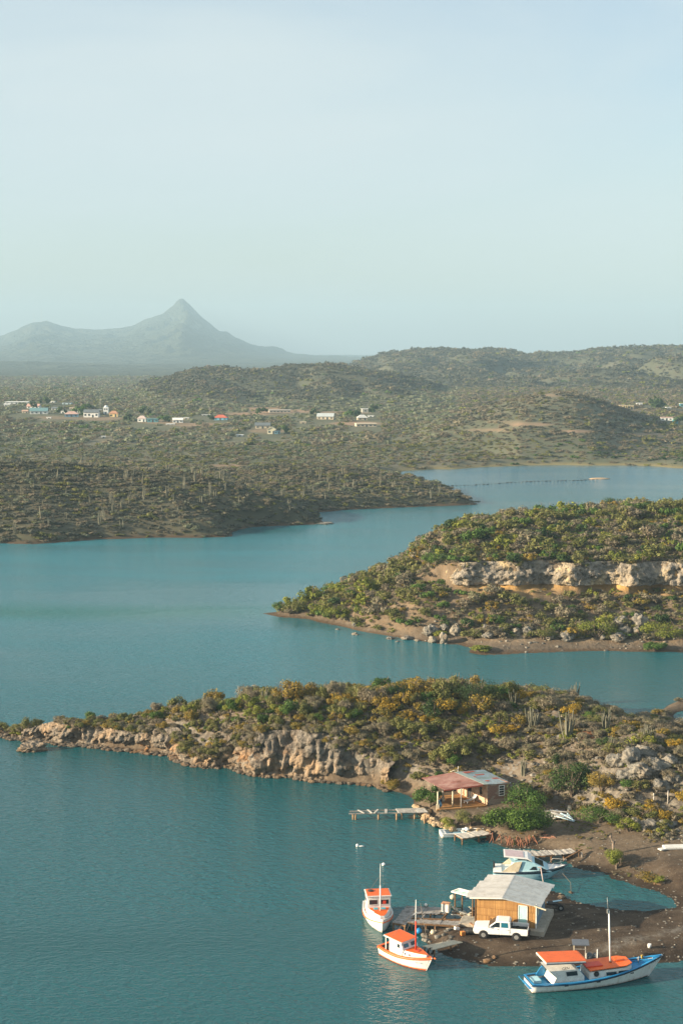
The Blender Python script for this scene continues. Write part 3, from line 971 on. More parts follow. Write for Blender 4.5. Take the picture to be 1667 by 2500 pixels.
def crown_geo(rng, n, rx, ry, h, leafsz, lobes=7, base=0.15, spread=0.75, flat=0.5, elong=1.0, thin=.6):
    """n leaf quads through an uneven crown; returns V, F"""
    cs = []
    for i in range(lobes):
        a = rng.uniform(0, 2 * math.pi)
        r = math.sqrt(rng.uniform(0, 1)) * spread
        cs.append((math.cos(a) * r * rx, math.sin(a) * r * ry, h * (base + (1 - base) * rng.uniform(.35, .78) * (1 - .45 * r)), rng.uniform(.20, .5)))
    cs = np.array(cs)
    k = rng.integers(0, lobes, n)
    u = rng.normal(size=(n, 3))
    u /= np.linalg.norm(u, axis=1)[:, None]
    rad = rng.uniform(.25, 1, n) ** .45
    rr = cs[k, 3] * rad * rng.uniform(.85, 1.2, n)
    C = np.stack([cs[k, 0] + u[:, 0] * rr * rx, cs[k, 1] + u[:, 1] * rr * ry, cs[k, 2] + u[:, 2] * rr * h * .55], 1)
    C[:, 2] = np.maximum(C[:, 2], 0.04 * h + rng.uniform(0, .1, n) * h)
    # clump leaves: jitter toward clump centres so gaps appear
    nn = u + rng.normal(size=(n, 3)) * .42 + (0, 0, .25)
    a = np.cross(nn, rng.normal(size=(n, 3)))
    a /= np.linalg.norm(a, axis=1)[:, None]
    b = np.cross(nn, a)
    b /= np.linalg.norm(b, axis=1)[:, None]
    sz = leafsz * rng.uniform(.5, 1.3, n)[:, None]
    a *= sz * elong
    b *= sz * thin
    V = np.stack([C - a, C - b * .9, C + a, C + b], 1).reshape(-1, 3)
    F = np.arange(n * 4).reshape(n, 4)
    return V, F


def tube_geo(p0, p1, r0, r1, k=4):
    p0, p1 = np.array(p0, float), np.array(p1, float)
    d = p1 - p0
    d = d / (np.linalg.norm(d) + 1e-9)
    a = np.cross(d, (0, 0, 1.)) if abs(d[2]) < .9 else np.cross(d, (1., 0, 0))
    a /= np.linalg.norm(a)
    b = np.cross(d, a)
    th = np.arange(k) / k * 2 * math.pi
    ring = np.cos(th)[:, None] * a + np.sin(th)[:, None] * b
    V = np.concatenate([p0 + ring * r0, p1 + ring * r1])
    i = np.arange(k)
    F = np.stack([i, (i + 1) % k, (i + 1) % k + k, i + k], 1)
    return V, F


def merge(parts):
    V, F, o = [], [], 0
    for v, f in parts:
        V.append(v)
        F.append(f + o)
        o += len(v)
    return np.concatenate(V), np.concatenate(F)


def stems_geo(rng, n, rx, h, r=0.04):
    parts = []
    for i in range(n):
        a = rng.uniform(0, 2 * math.pi)
        k = rng.uniform(.3, .85)
        p0 = (rng.uniform(-.08, .08), rng.uniform(-.08, .08), -0.15)
        p1 = (math.cos(a) * rx * k * .35, math.sin(a) * rx * k * .35, h * rng.uniform(.3, .45))
        p2 = (math.cos(a + .3) * rx * k, math.sin(a + .3) * rx * k, h * rng.uniform(.6, .95))
        parts += [tube_geo(p0, p1, r * 1.3, r), tube_geo(p1, p2, r, r * .3)]
        for j in range(2):
            q = np.array(p1) + (np.array(p2) - np.array(p1)) * rng.uniform(.2, .7)
            e = q + rng.normal(size=3) * (.22 * rx, .22 * rx, .12 * h) + (0, 0, .12 * h)
            parts.append(tube_geo(q, e, r * .55, r * .2, 3))
    return merge(parts)


def cactus_geo(rng, n, h, r=0.085, lean=0.28):
    """clump of ribbed upright columns with arms"""
    parts = []
    for i in range(n):
        a = rng.uniform(0, 2 * math.pi)
        k = rng.uniform(.1, 1)
        p = np.array((math.cos(a) * k * .35, math.sin(a) * k * .35, -.2))
        d = np.array((math.cos(a) * lean * k, math.sin(a) * lean * k, 1.))
        H = h * rng.uniform(.5, 1)
        q0 = p
        segs = 3
        rr = r * rng.uniform(.8, 1.25)
        for sgi in range(segs):
            q1 = q0 + d * H / segs
            parts.append(tube_geo(q0, q1, rr, rr * (1 if sgi < segs - 1 else .55), 6))
            q0 = q1
            d = d * (.72, .72, 1) + np.append(rng.normal(size=2) * .04, 0)
        parts.append(tube_geo(q0, q0 + d * .09, rr * .55, 0.01, 6))
    return merge(parts)
# ------------------------------------------------------------------ plant library
def crown_mesh(kind, seed, n, rx, ry, h, sz, **kw):
    rng = np.random.default_rng(seed)
    V, F = crown_geo(rng, n, rx, ry, h, sz, **kw)
    return np_mesh('crown_' + kind, V, F, False, [leaf[kind]])


def stems_mesh(seed, n, rx, h, r=0.04):
    V, F = stems_geo(np.random.default_rng(seed), n, rx, h, r)
    return np_mesh('stems', V, F, False, [M_TWIG])


def make_shrub(kind, seed, n, rx, ry, h, sz, name='shrub', stems=7, r=0.035, **kw):
    root = thing(name, None, 'shrub')
    link('crown', crown_mesh(kind, seed, n, rx, ry, h, sz, **kw), root)
    link('stems', stems_mesh(seed + 500, stems, rx * .9, h * .92, r), root)
    return root


proto = {}
for i, (kind, n) in enumerate((('olive', 3), ('grey', 3), ('green', 2), ('dark', 1), ('lime', 2), ('yellow', 3), ('gold', 2))):
    for v in range(n):
        g = kind == 'grey'
        proto[(kind, v)] = dict(seed=100 + i * 10 + v, n=1500 if not g else 1500, rx=1.35, ry=1.3, h=1.9, sz=0.085 if not g else 0.11,
                                lobes=8 + v, elong=2.0 if g else 1.1, thin=.28 if g else .6)
NVAR = {'olive': 3, 'grey': 3, 'green': 2, 'dark': 1, 'lime': 2, 'yellow': 3, 'gold': 2}
roots = {}


def place_shrub(kind, v, x, y, z, s, sz, rot, label, group=None, name='shrub'):
    key = (kind, v % NVAR[kind])
    if key not in roots:
        r = make_shrub(kind, **proto[key], name=name)
        roots[key] = r
    else:
        r = dup(roots[key])
    r.name = name
    r.location = (x, y, z - 0.1)
    r.rotation_euler = (0, 0, rot)
    r.scale = (s, s, sz)
    r['label'] = label
    r['category'] = 'shrub'
    if group:
        r['group'] = group
    elif 'group' in r.keys():
        del r['group']
    return r


# ---- geometry-node scatter for what is too plentiful to count
def scatter(name, P, rz, sc, idx, meshes, label, cat):
    me = bpy.data.meshes.new(name)
    P = np.asarray(P, np.float32)
    n = len(P)
    me.vertices.add(n)
    me.vertices.foreach_set('co', P.ravel())
    a = me.attributes.new('s_rot', 'FLOAT_VECTOR', 'POINT')
    rv = np.zeros((n, 3), np.float32)
    rv[:, 2] = rz
    a.data.foreach_set('vector', rv.ravel())
    a = me.attributes.new('s_scale', 'FLOAT_VECTOR', 'POINT')
    a.data.foreach_set('vector', np.asarray(sc, np.float32).ravel())
    a = me.attributes.new('s_idx', 'INT', 'POINT')
    a.data.foreach_set('value', np.asarray(idx, np.int32))
    o = link(name, me)
    cc = bpy.data.collections.new(name + '_forms')
    for i, m in enumerate(meshes):
        so = bpy.data.objects.new('form_%02d' % i, m)
        cc.objects.link(so)
    # alphabetical order of names decides the index
    names = sorted(ob.name for ob in cc.objects)
    order = [names.index(ob.name) for ob in cc.objects]
    a.data.foreach_set('value', np.array(order, np.int32)[np.asarray(idx)])
    ng = bpy.data.node_groups.new(name, 'GeometryNodeTree')
    ng.interface.new_socket('Geometry', in_out='INPUT', socket_type='NodeSocketGeometry')
    ng.interface.new_socket('Geometry', in_out='OUTPUT', socket_type='NodeSocketGeometry')
    N, L = ng.nodes, ng.links
    gi, go = N.new('NodeGroupInput'), N.new('NodeGroupOutput')
    iop = N.new('GeometryNodeInstanceOnPoints')
    ci = N.new('GeometryNodeCollectionInfo')
    ci.inputs['Collection'].default_value = cc
    ci.inputs['Separate Children'].default_value = True
    ci.inputs['Reset Children'].default_value = True
    at = []
    for nm, ty in (('s_rot', 'FLOAT_VECTOR'), ('s_scale', 'FLOAT_VECTOR'), ('s_idx', 'INT')):
        q = N.new('GeometryNodeInputNamedAttribute')
        q.data_type = ty
        q.inputs['Name'].default_value = nm
        at.append(q.outputs['Attribute'])
    L.new(gi.outputs[0], iop.inputs['Points'])
    L.new(ci.outputs[0], iop.inputs['Instance'])
    iop.inputs['Pick Instance'].default_value = True
    L.new(at[2], iop.inputs['Instance Index'])
    L.new(at[0], iop.inputs['Rotation'])
    L.new(at[1], iop.inputs['Scale'])
    L.new(iop.outputs[0], go.inputs[0])
    md = o.modifiers.new('scatter', 'NODES')
    md.node_group = ng
    return tag(o, label, cat, None, 'stuff')


def jitter_grid(x0, x1, y0, y1, s, rng):
    X, Y = np.meshgrid(np.arange(x0, x1, s), np.arange(y0, y1, s))
    X = X.ravel() + rng.uniform(-.5, .5, X.size) * s
    Y = Y.ravel() + rng.uniform(-.5, .5, Y.size) * s
    return X, Y


from mathutils import noise as mnoise


def boulder_mesh(name, seed, mat, sub=4, rough=.34, flat=.75):
    bm = bmesh.new()
    bmesh.ops.create_icosphere(bm, subdivisions=sub, radius=1.0)
    off = Vector((seed * 3.7, seed * 1.3, seed * 7.1))
    for v in bm.verts:
        p = v.co.normalized()
        d = 1 + rough * mnoise.fractal(p * 1.1 + off, .9, 2.1, 3) + rough * .45 * (1 - 2 * abs(mnoise.noise(p * 2.6 + off))) - rough * .2
        v.co = p * d
        v.co.z *= flat
    me = bpy.data.meshes.new(name)
    bm.to_mesh(me)
    bm.free()
    for p in me.polygons:
        p.use_smooth = True
    me.materials.append(mat)
    return me


# ---------------------------------------------------------------- near headland scrub
rng = np.random.default_rng(21)
X, Y = jitter_grid(-50, 62, 150, 245, 1.75, rng)
Z, D = near_height(X, Y)
px, py = pix(X, Y, Z)
S0 = near_tps(X, Y)
ok = (D > 1.2) & (Z > np.where((px > 1540) & (py < 1765), .5, 1.15)) & (px > -60) & (px < 1760)
flat = (px > 985) & (S0 < 1.75) & (py > 1765)
ok &= ~flat
ok &= ~((px > 985) & (px < 1262) & (py > 1905))       # hut and its yard
ok &= ~((px > 1225) & (px < 1300) & (py > 1860) & (py < 1925))      # bare scar
ok &= ~((px > 1380) & (px < 1480) & (py > 1850) & (py < 1990) & (rng.random(X.size) < .3))
right = sstep(1180, 1320, px)
keep = rng.random(X.size) < np.where(right > .5, .95, .97)
keep &= ~((px > 430) & (px < 560) & (py > 1800) & (rng.random(X.size) < .5))
ok &= keep
X, Y, Z, D, px, py, right = (a[ok] for a in (X, Y, Z, D, px, py, right))
n = len(X)
size = np.clip(np.exp(rng.normal(-.18, .30, n)), .45, 1.75) * (1 - .10 * right) * np.where(D < 4, .8, 1.0) * np.interp(px, [0, 120, 400, 700], [.55, .7, .85, 1.0])
tall = rng.uniform(.75, 1.25, n) * (1 - .25 * right)
cl = fbm(X * .13, Y * .13, oct=3, seed=81)
cl2 = fbm(X * .2, Y * .2, oct=3, seed=82)
pg = py


def blob(cx, cy, rx, ry):
    return np.exp(-(((px - cx) / rx) ** 2 + ((py - cy) / ry) ** 2))


yel = 1.3 * blob(985, 1722, 110, 40) + 1.1 * blob(1130, 1765, 60, 34) + blob(1245, 1722, 28, 22) + blob(1250, 1780, 35, 30) + .5 * blob(870, 1740, 60, 25) + .5 * blob(640, 1795, 30, 14) + .35 * blob(820, 1800, 70, 20)
grn = .7 * blob(560, 1745, 130, 20) + .6 * blob(760, 1750, 120, 30) + .5 * blob(1180, 1715, 60, 20) + .6 * blob(350, 1765, 120, 14) + .7 * blob(1380, 1725, 40, 18) + .5 * blob(1560, 1960, 80, 30)
gry = .9 * blob(960, 1850, 130, 40) + .7 * blob(480, 1830, 60, 25) + .5 * blob(1150, 1830, 120, 40) + .9 * right + .5 * blob(690, 1810, 120, 14)
r = rng.random(n)
kinds = []
for i in range(n):
    a, g, w = yel[i] + .25 * cl[i], grn[i] + .3 * cl2[i], gry[i]
    u = r[i]
    if u < a * .72:
        k = 'yellow' if rng.random() < .55 else 'gold'
    elif u < a * .72 + g * .35:
        k = 'green' if rng.random() < .6 else 'lime'
    elif rng.random() < w * .75:
        k = 'grey'
    else:
        q = rng.random()
        k = 'olive' if q < .64 else 'grey' if q < .78 else 'gold' if q < .88 else 'green' if q < .95 else 'lime'
    kinds.append(k)
kinds = np.array(kinds)
LBL = {'olive': ('olive green thorn shrub in the mixed scrub on the near headland', 'olive shrubs on the near headland'),
       'grey': ('bare grey brown twiggy shrub in the scrub on the near headland', 'grey twiggy shrubs on the near headland'),
       'green': ('leafy green shrub in the scrub on the near headland', 'leafy green shrubs on the near headland'),
       'dark': ('dark green dense shrub on the near headland', 'dark shrubs on the near headland'),
       'lime': ('light yellow green shrub in the scrub on the near headland', 'yellow green shrubs on the near headland'),
       'yellow': ('shrub covered in golden yellow blossom on the near headland', 'golden blossoming shrubs on the near headland'),
       'gold': ('olive shrub flecked with dull gold leaves on the near headland', 'gold flecked shrubs on the near headland')}
LBLK = {'olive': ('olive green thorn shrub', 'olive shrubs'), 'grey': ('bare grey brown twiggy shrub', 'twiggy shrubs'), 'green': ('leafy green shrub', 'leafy green shrubs'), 'dark': ('dark green dense shrub', 'dark shrubs'),
        'lime': ('light yellow green shrub', 'yellow green shrubs'), 'yellow': ('golden yellow blossoming shrub', 'golden shrubs'), 'gold': ('olive shrub flecked with dull gold', 'gold flecked shrubs')}
show = size * tall / Y
order = np.argsort(-show)
ind = order[:265]
rest = order[265:]
for j in ind:
    k = kinds[j]
    sk_ = np.interp(px[j], [p for p, _ in near_sky], [q for _, q in near_sky])
    where = ('on the narrow left end of the near headland' if px[j] < 450 else 'on the dry right hand slope of the near headland' if px[j] > 1180
             else 'on the skyline ridge of the near headland' if py[j] < sk_ + 32 else 'above the tall sea cliff' if px[j] < 800 else 'on the slope behind the hut')
    place_shrub(k, int(rng.integers(0, 9)), X[j], Y[j], Z[j], size[j], size[j] * tall[j], rng.uniform(0, 6.28), LBLK[k][0] + ' ' + where, LBLK[k][1] + ' ' + where)
forms, fidx = [], {}
for key in proto:
    p_ = proto[key]
    rg = np.random.default_rng(p_['seed'])
    kw = {a: b for a, b in p_.items() if a in ('lobes', 'elong', 'thin')}
    V1, F1 = crown_geo(rg, p_['n'], p_['rx'], p_['ry'], p_['h'], p_['sz'], **kw)
    V2, F2 = stems_geo(np.random.default_rng(p_['seed'] + 500), 7, p_['rx'] * .9, p_['h'] * .92, .035)
    V, F = merge([(V1, F1), (V2, F2)])
    fidx[key] = len(forms)
    forms.append(np_mesh('shrub_form', V, F, False, [leaf[key[0]], M_TWIG], np.concatenate([np.zeros(len(F1)), np.ones(len(F2))])))


def pick(kind, rg):
    return fidx[(kind, int(rg.integers(0, NVAR[kind])))]


scatter('scrub', np.stack([X, Y, Z - .1], 1)[rest], rng.uniform(0, 6.28, len(rest)), np.stack([size, size, size * tall], 1)[rest],
        [pick(kinds[j], rng) for j in rest], forms, 'smaller shrubs filling the gaps in the scrub of the near headland', 'scrub')

# low undergrowth and dry twigs everywhere on the hill
low_forms = []
for i, (k, sz) in enumerate((('grey', .07), ('olive', .06), ('grey', .085), ('gold', .06), ('lime', .055))):
    V, F = crown_geo(np.random.default_rng(300 + i), 220, .7, .7, .55, sz, lobes=6, elong=1.8, base=.05)
    low_forms.append(np_mesh('undergrowth_form', V, F, False, [leaf[k]]))
X, Y = jitter_grid(-54, 66, 148, 248, .78, rng)
Z, D = near_height(X, Y)
px, py = pix(X, Y, Z)
S0 = near_tps(X, Y)
ok = (D > .9) & (Z > 1.0) & (S0 > 1.55) & (px > -60) & (px < 1760) & ~((px > 985) & (px < 1262) & (py > 1905))
right = sstep(1180, 1320, px)
ok &= rng.random(X.size) < (.97 - .08 * right)
ok &= ~((px > 1225) & (px < 1300) & (py > 1860) & (py < 1925) & (rng.random(X.size) < .85))
ok &= ~((fbm(X * .09, Y * .09, oct=3, seed=9) > .08) & (px > 1300) & (rng.random(X.size) < .3))
X, Y, Z = X[ok], Y[ok], Z[ok]
s = rng.uniform(.6, 1.3, len(X))
scatter('undergrowth', np.stack([X, Y, Z - .05], 1), rng.uniform(0, 6.28, len(X)), np.stack([s, s, s * rng.uniform(.7, 1.3, len(X))], 1),
        rng.choice([0, 0, 1, 2, 2, 3, 4], len(X)), low_forms, 'low dry undergrowth covering the near headland between the shrubs', 'undergrowth')

# scrub hanging over the edge of the sea cliff
wq = np.array([G(a_, b_)[:2] for a_, b_ in wall_px])
sg_ = np.hypot(*(wq[1:] - wq[:-1]).T)
Lw = np.concatenate([[0], np.cumsum(sg_)])
q_ = rng.uniform(1, Lw[-1], 620)
bx_w, by_w = np.interp(q_, Lw, wq[:, 0]), np.interp(q_, Lw, wq[:, 1])
qx_ = np.interp(q_ + .5, Lw, wq[:, 0]) - bx_w
qy_ = np.interp(q_ + .5, Lw, wq[:, 1]) - by_w
ql = np.hypot(qx_, qy_) + 1e-6
off_ = rng.uniform(.7, 2.6, 620)
X = bx_w - qy_ / ql * off_
Y = by_w + qx_ / ql * off_
tp_ = np.maximum(.4, near_tps(bx_w - qy_ / ql * 1.6, by_w + qx_ / ql * 1.6))
frac = np.clip(.62 + .38 * (off_ - .7) / 1.0, 0, 1)
pxw, _ = pix(X, Y, tp_)
slump = (pxw > 400) & (pxw < 560)
frac = np.where(slump, rng.uniform(.35, 1, 620), frac)
keepw = (fbm(q_ * .12, q_ * 0, oct=3, seed=88) > -.45) | slump | (off_ > 1.9)
keepw &= ~((pxw < 420) & (off_ < 1.35))
keepw &= slump | (rng.random(620) < .72)
sw = rng.uniform(.45, .85, 620)
scatter('cliff_edge_scrub', np.stack([X, Y, tp_ * frac - .15], 1)[keepw], rng.uniform(0, 6.28, keepw.sum()), np.stack([sw, sw, sw * .8], 1)[keepw],
        [pick(rng.choice(['grey', 'grey', 'olive', 'olive', 'gold']), rng) for _ in range(int(keepw.sum()))], forms, 'dry scrub hanging over the edge of the sea cliff', 'scrub')
# rubble on the right hand slope, gravel on the landing
rub_ = [boulder_mesh('slope_stone_%d' % i, 40 + i, M_BOULDER, 2, .35, .7) for i in range(3)]
X = rng.uniform(14, 62, 5200)
Y = rng.uniform(152, 222, 5200)
Z, D = near_height(X, Y)
px, py = pix(X, Y, Z)
k_ = (D > 1) & (Z > 1.6) & (px > 1180) & ((fbm(X * .12, Y * .12, oct=3, seed=9) > -.05) | (rng.random(5200) < .25))
s_ = rng.uniform(.3, .8, k_.sum()) ** 2 * .6
scatter('slope_rubble', np.stack([X, Y, Z], 1)[k_], rng.uniform(0, 6.28, k_.sum()), np.stack([s_ * 1.3, s_, s_ * .7], 1), rng.integers(0, 3, k_.sum()), rub_,
        'grey limestone rubble strewn over the right hand slope of the near headland', 'rubble')
X = rng.uniform(4, 46, 9000)
Y = rng.uniform(121, 168, 9000)
Z, D = near_height(X, Y)
k_ = (D > .1) & (Z < 1.6) & (rng.random(9000) < np.where(D < 1.2, .8, .26))
s_ = rng.uniform(.2, .75, k_.sum()) ** 3 * .30 + .02
scatter('landing_gravel', np.stack([X, Y, Z], 1)[k_], rng.uniform(0, 6.28, k_.sum()), np.stack([s_ * 1.3, s_, s_ * .6], 1), rng.integers(0, 3, k_.sum()), rub_,
        'loose stones and litter sized gravel on the dark landing ground', 'gravel')
X = rng.uniform(8, 46, 2600)
Y = rng.uniform(134, 172, 2600)
Z, D = near_height(X, Y)
px, py = pix(X, Y, Z)
k_ = (D > .5) & (Z < 1.9) & (py < 2185) & (fbm(X * .3, Y * .3, oct=3, seed=66) > .25) & ~((px < 1262) & (py > 1930) & (py < 1980))
s_ = rng.uniform(.25, .6, k_.sum())
scatter('weeds', np.stack([X, Y, Z], 1)[k_], rng.uniform(0, 6.28, k_.sum()), np.stack([s_, s_, s_ * .7], 1), rng.integers(0, 5, k_.sum()), low_forms,
        'dry weeds and grass tufts along the track and the lagoon bank', 'weeds')

# ---------------------------------------------------------------- named single plants of the near shore
def gz(pxx, pyy, z0=1.0):
    """ground point of the near headland seen at a pixel"""
    z = z0
    for _ in range(12):
        x, y, _z = G(pxx, pyy, z)
        z = 0.6 * z + 0.4 * float(near_height(np.array([x]), np.array([y]))[0][0])
    return x, y, z


def special(name, kind, pxy, rx, h, n, sz, label, cat, seed, z0=1.5, stems=8, r=.05, **kw):
    root = make_shrub(kind, seed, n, rx, rx * .9, h * 1.15, sz, name=name, stems=stems, r=r, **kw)
    x, y, z = gz(*pxy, z0)
    root.location = (x, y, z - .05)
    root['label'] = label
    root['category'] = cat
    return root


special('shrub', 'dark', (1062, 1758), 2.3, 2.9, 2200, .11, 'dark green round bush among the golden shrubs on the ridge', 'shrub', 901, 6.5)
special('shrub', 'dark', (965, 1710), 2.1, 2.6, 2600, .075, 'dark green umbrella crowned bush on the skyline of the headland', 'shrub', 902, 7)
special('shrub', 'dark', (1165, 1710), 3.3, 3.0, 3200, .08, 'broad dark olive bush on the ridge right of the tall cacti', 'shrub', 903, 7)
special('shrub', 'lime', (1130, 1838), 1.9, 2.2, 2600, .07, 'bright green shrub alone on the dry slope above the hut', 'shrub', 904, 4.5)
special('shrub', 'dark', (1362, 1878), 1.15, 1.9, 1800, .07, 'small dark green bush above the bare tan scar', 'shrub', 905, 4)
special('shrub', 'dark', (1470, 1822), 1.0, 1.3, 1200, .07, 'small dark bush behind the forked grey cactus', 'shrub', 906, 6)
special('tree', 'green', (1283, 1975), 3.6, 3.0, 4500, .12, 'wide leafy green tree close against the brick wall of the hut', 'tree', 907, 1.3, 10, .07, lobes=14, flat=.4)
special('tree', 'dark', (1395, 1945), 2.9, 4.0, 3600, .12, 'tall dark green tree beside the orange leaved bush', 'tree', 908, 1.7, 10, .07, lobes=12)
special('shrub', 'gold', (1468, 1935), 2.2, 2.6, 3000, .08, 'orange leaved bush between the dark tree and the limestone ledge', 'shrub', 909, 2.6, lobes=9)
special('tree', 'green', (1048, 1972), 1.9, 2.5, 2000, .12, 'small leafy tree at the corner post of the open verandah', 'tree', 910, .9, 5, .06, lobes=9, base=.35)
special('shrub', 'lime', (1105, 2024), 1.55, 1.5, 2600, .07, 'yellow green bush on the rubble quay left of its taller twin', 'shrub', 911, .8)
special('shrub', 'olive', (1148, 2016), 1.7, 1.9, 2800, .075, 'olive bush behind the small dock at the water', 'shrub', 912, .9)
special('shrub', 'lime', (1503, 2120), 1.75, 2.1, 3600, .075, 'round yellow green bush with a dead stump beside the lagoon', 'shrub', 913, .7)
special('shrub', 'gold', (1575, 2148), 1.7, .65, 1800, .06, 'low golden ground shrub on the lagoon bank', 'shrub', 914, .6)
special('shrub', 'lime', (1610, 2152), 1.1, .5, 900, .06, 'low light green plant at the right end of the lagoon bank', 'shrub', 915, .6)
special('shrub', 'rust', (1435, 1800), 1.9, .7, 1800, .07, 'flat rust red shrub between the cacti on the ridge', 'shrub', 916, 6.6)
special('shrub', 'green', (1460, 2008), 3.0, 1.6, 3600, .075, 'wide pale green shrub behind the pile of white timber', 'shrub', 917, 1.8, lobes=12)
special('shrub', 'lime', (1535, 2030), 1.7, 1.5, 2600, .075, 'bright green shrub left of the eroded earth bank', 'shrub', 918, 1.8)
special('shrub', 'olive', (1568, 1998), 1.9, 1.4, 2400, .075, 'olive shrub on the slope below the leaning fence post', 'shrub', 919, 2.5)
special('shrub', 'gold', (955, 1928), 1.7, 1.7, 2600, .07, 'yellowish bush growing at the foot of the sea cliff', 'shrub', 920, .9)
special('shrub', 'olive', (70, 1790), 1.5, 2.4, 1800, .075, 'lone feathery shrub near the tip of the headland', 'shrub', 921, .8)
special('shrub', 'lime', (40, 1796), 1.5, .8, 1200, .06, 'low yellow green bush at the very tip of the headland', 'shrub', 922, .6)

# mangrove with stilt roots
mg = thing('mangrove', 'big glossy green mangrove on red stilt roots at the waterline', 'mangrove', (G(1266, 2058, 0)[0], G(1266, 2058, 0)[1] + 1.2, 0))
V, F = crown_geo(np.random.default_rng(77), 16000, 3.7, 2.5, 3.9, .12, lobes=24, base=.16, spread=.85)
V[:, 2] += .35
link('crown', np_mesh('mangrove_crown', V, F, False, [foliage('leaf_mangrove', [(0.030, 0.062, 0.010), (0.075, 0.135, 0.018), (0.15, 0.23, 0.03)])]), mg)
M_ROOT = painted('mangrove_root', (0.30, 0.125, 0.07), .8, .3, 3.0)
rgm = np.random.default_rng(78)
parts = []
for i in range(46):
    a = rgm.uniform(math.pi * .98, math.pi * 1.95)
    q = (math.cos(a) * rgm.uniform(1.8, 3.2), math.sin(a) * rgm.uniform(1.5, 2.3) - .1, rgm.uniform(.6, 1.1))
    e = (q[0] * 1.12 + rgm.uniform(-.5, .5), q[1] - rgm.uniform(.15, .5), -.3)
    m_ = ((q[0] + e[0]) / 2 + .1, (q[1] + e[1]) / 2 - .1, .4)
    parts += [tube_geo(q, m_, .045, .04, 5), tube_geo(m_, e, .04, .028, 5)]
V, F = merge(parts)
link('stilt_roots', np_mesh('stilt_roots', V, F, True, [M_ROOT]), mg)
# bare arching root fan to the right
parts = []
for i in range(34):
    x0 = rgm.uniform(2.2, 4.6)
    L_ = rgm.uniform(1.0, 3.2)
    hh = rgm.uniform(.5, 1.15)
    y0 = -1.0 + rgm.uniform(-.5, .5)
    pv = (x0, y0, hh * .75)
    for s_ in range(1, 6):
        f_ = s_ / 5
        nx_ = (x0 + L_ * f_, y0 - .9 * f_, hh * (.75 + .5 * f_ - 1.5 * f_ * f_))
        parts.append(tube_geo(pv, nx_, .05 * (1 - .1 * s_), .05 * (1 - .1 * (s_ + 1)), 5))
        pv = nx_
V, F = merge(parts)
link('arching_roots', np_mesh('arching_roots', V, F, True, [painted('bare_root', (0.42, 0.20, 0.13), .8, .3, 3.0)]), mg)

# ---------------------------------------------------------------- cacti
cac_me = []
for i, (n_, h_, ln_) in enumerate(((11, 3.4, .2), (9, 2.8, .5), (7, 3.6, .25), (13, 2.6, .45), (5, 2.6, .12))):
    V, F = cactus_geo(np.random.default_rng(500 + i), n_ + 3, h_ * .92, .066, ln_ * 1.25)
    cac_me.append(np_mesh('cactus_%d' % i, V, F, True, [M_CACTUS]))
near_cac = [((1105, 1700), 0, 1.1, 'tall clump of straight grey cactus columns on the skyline behind the golden shrubs'),
            ((1403, 1702), 0, 1.0, 'fan of upright cactus columns standing alone at the right end of the ridge'),
            ((1255, 1722), 1, 1.0, 'pale cactus fan beside the small golden shrub on the ridge'),
            ((1298, 1778), 3, 1.15, 'drooping many armed cactus with one arm bent over like a hook'),
            ((1384, 1802), 2, 1.15, 'leaning tall cactus clump left of the rust red shrub'),
            ((1477, 1783), 0, .95, 'pale yellow cactus clump with a broken arm right of the ridge'),
            ((1577, 1812), 3, .9, 'bushy many armed cactus nearest the right edge on the ridge'),
            ((1493, 1836), 4, .95, 'small forked grey cactus on a thin trunk mid slope'),
            ((1277, 1892), 4, 1.0, 'thin cactus standing on the bare tan scar'),
            ((645, 1716), 0, .8, 'cluster of pale cactus columns on the left part of the skyline'),
            ((1145, 1698), 4, 1.0, 'short cactus columns peeking over the broad dark olive bush')]
for (q, v_, s_, lb) in near_cac:
    o = link('columnar_cactus', cac_me[v_], None, gz(*q, 6.0), random.uniform(0, 6.28))
    o.scale = (s_, s_, s_)
    tag(o, lb, 'cactus')

# ---------------------------------------------------------------- cliff headland scrub
rng = np.random.default_rng(31)
X, Y = jitter_grid(-20, 94, 252, 420, 2.25, rng)
Z, D = mid_height(X, Y)
px, py = pix(X, Y, Z)
Zx, _ = mid_height(X, Y + .8)
steepm = np.abs(Zx - Z) / .8
ok = (D > np.where(px < 1000, 1.0, 2.2)) & (Z > np.where(px < 960, .35, 1.1)) & (px < 1760) & (steepm < 1.5)
talus = (Z < 11.5) & (px > 1040)
bare = talus & (px > 1085) & ((Z > 6.8) | (fbm(X * .07, Y * .07, oct=3, seed=91) > .12))
ok &= ~(bare & (rng.random(X.size) < np.where(Z > 7.2, .95, np.where(Z > 5.2, .5, .15))))
ok &= ~(talus & (rng.random(X.size) < .12))
X, Y, Z, px, py, D, talus = (a[ok] for a in (X, Y, Z, px, py, D, talus))
n = len(X)
size = np.clip(np.exp(rng.normal(.02, .36, n)), .5, 2.1) * np.where(talus, .85, 1.0)
tall = rng.uniform(.7, 1.15, n)
cl = fbm(X * .08, Y * .08, oct=3, seed=93)
u = rng.random(n) + .25 * cl
kk = np.where(u < .36, 'olive', np.where(u < .60, 'grey', np.where(u < .74, 'green', np.where(u < .86, 'lime', np.where(u < .93, 'gold', 'dark')))))
kk = np.where((px < 900) & (rng.random(n) < .45), 'lime', kk)
kk = np.where((kk == 'yellow'), 'gold', kk)
far_forms = [  # lighter versions
]
ff = {}
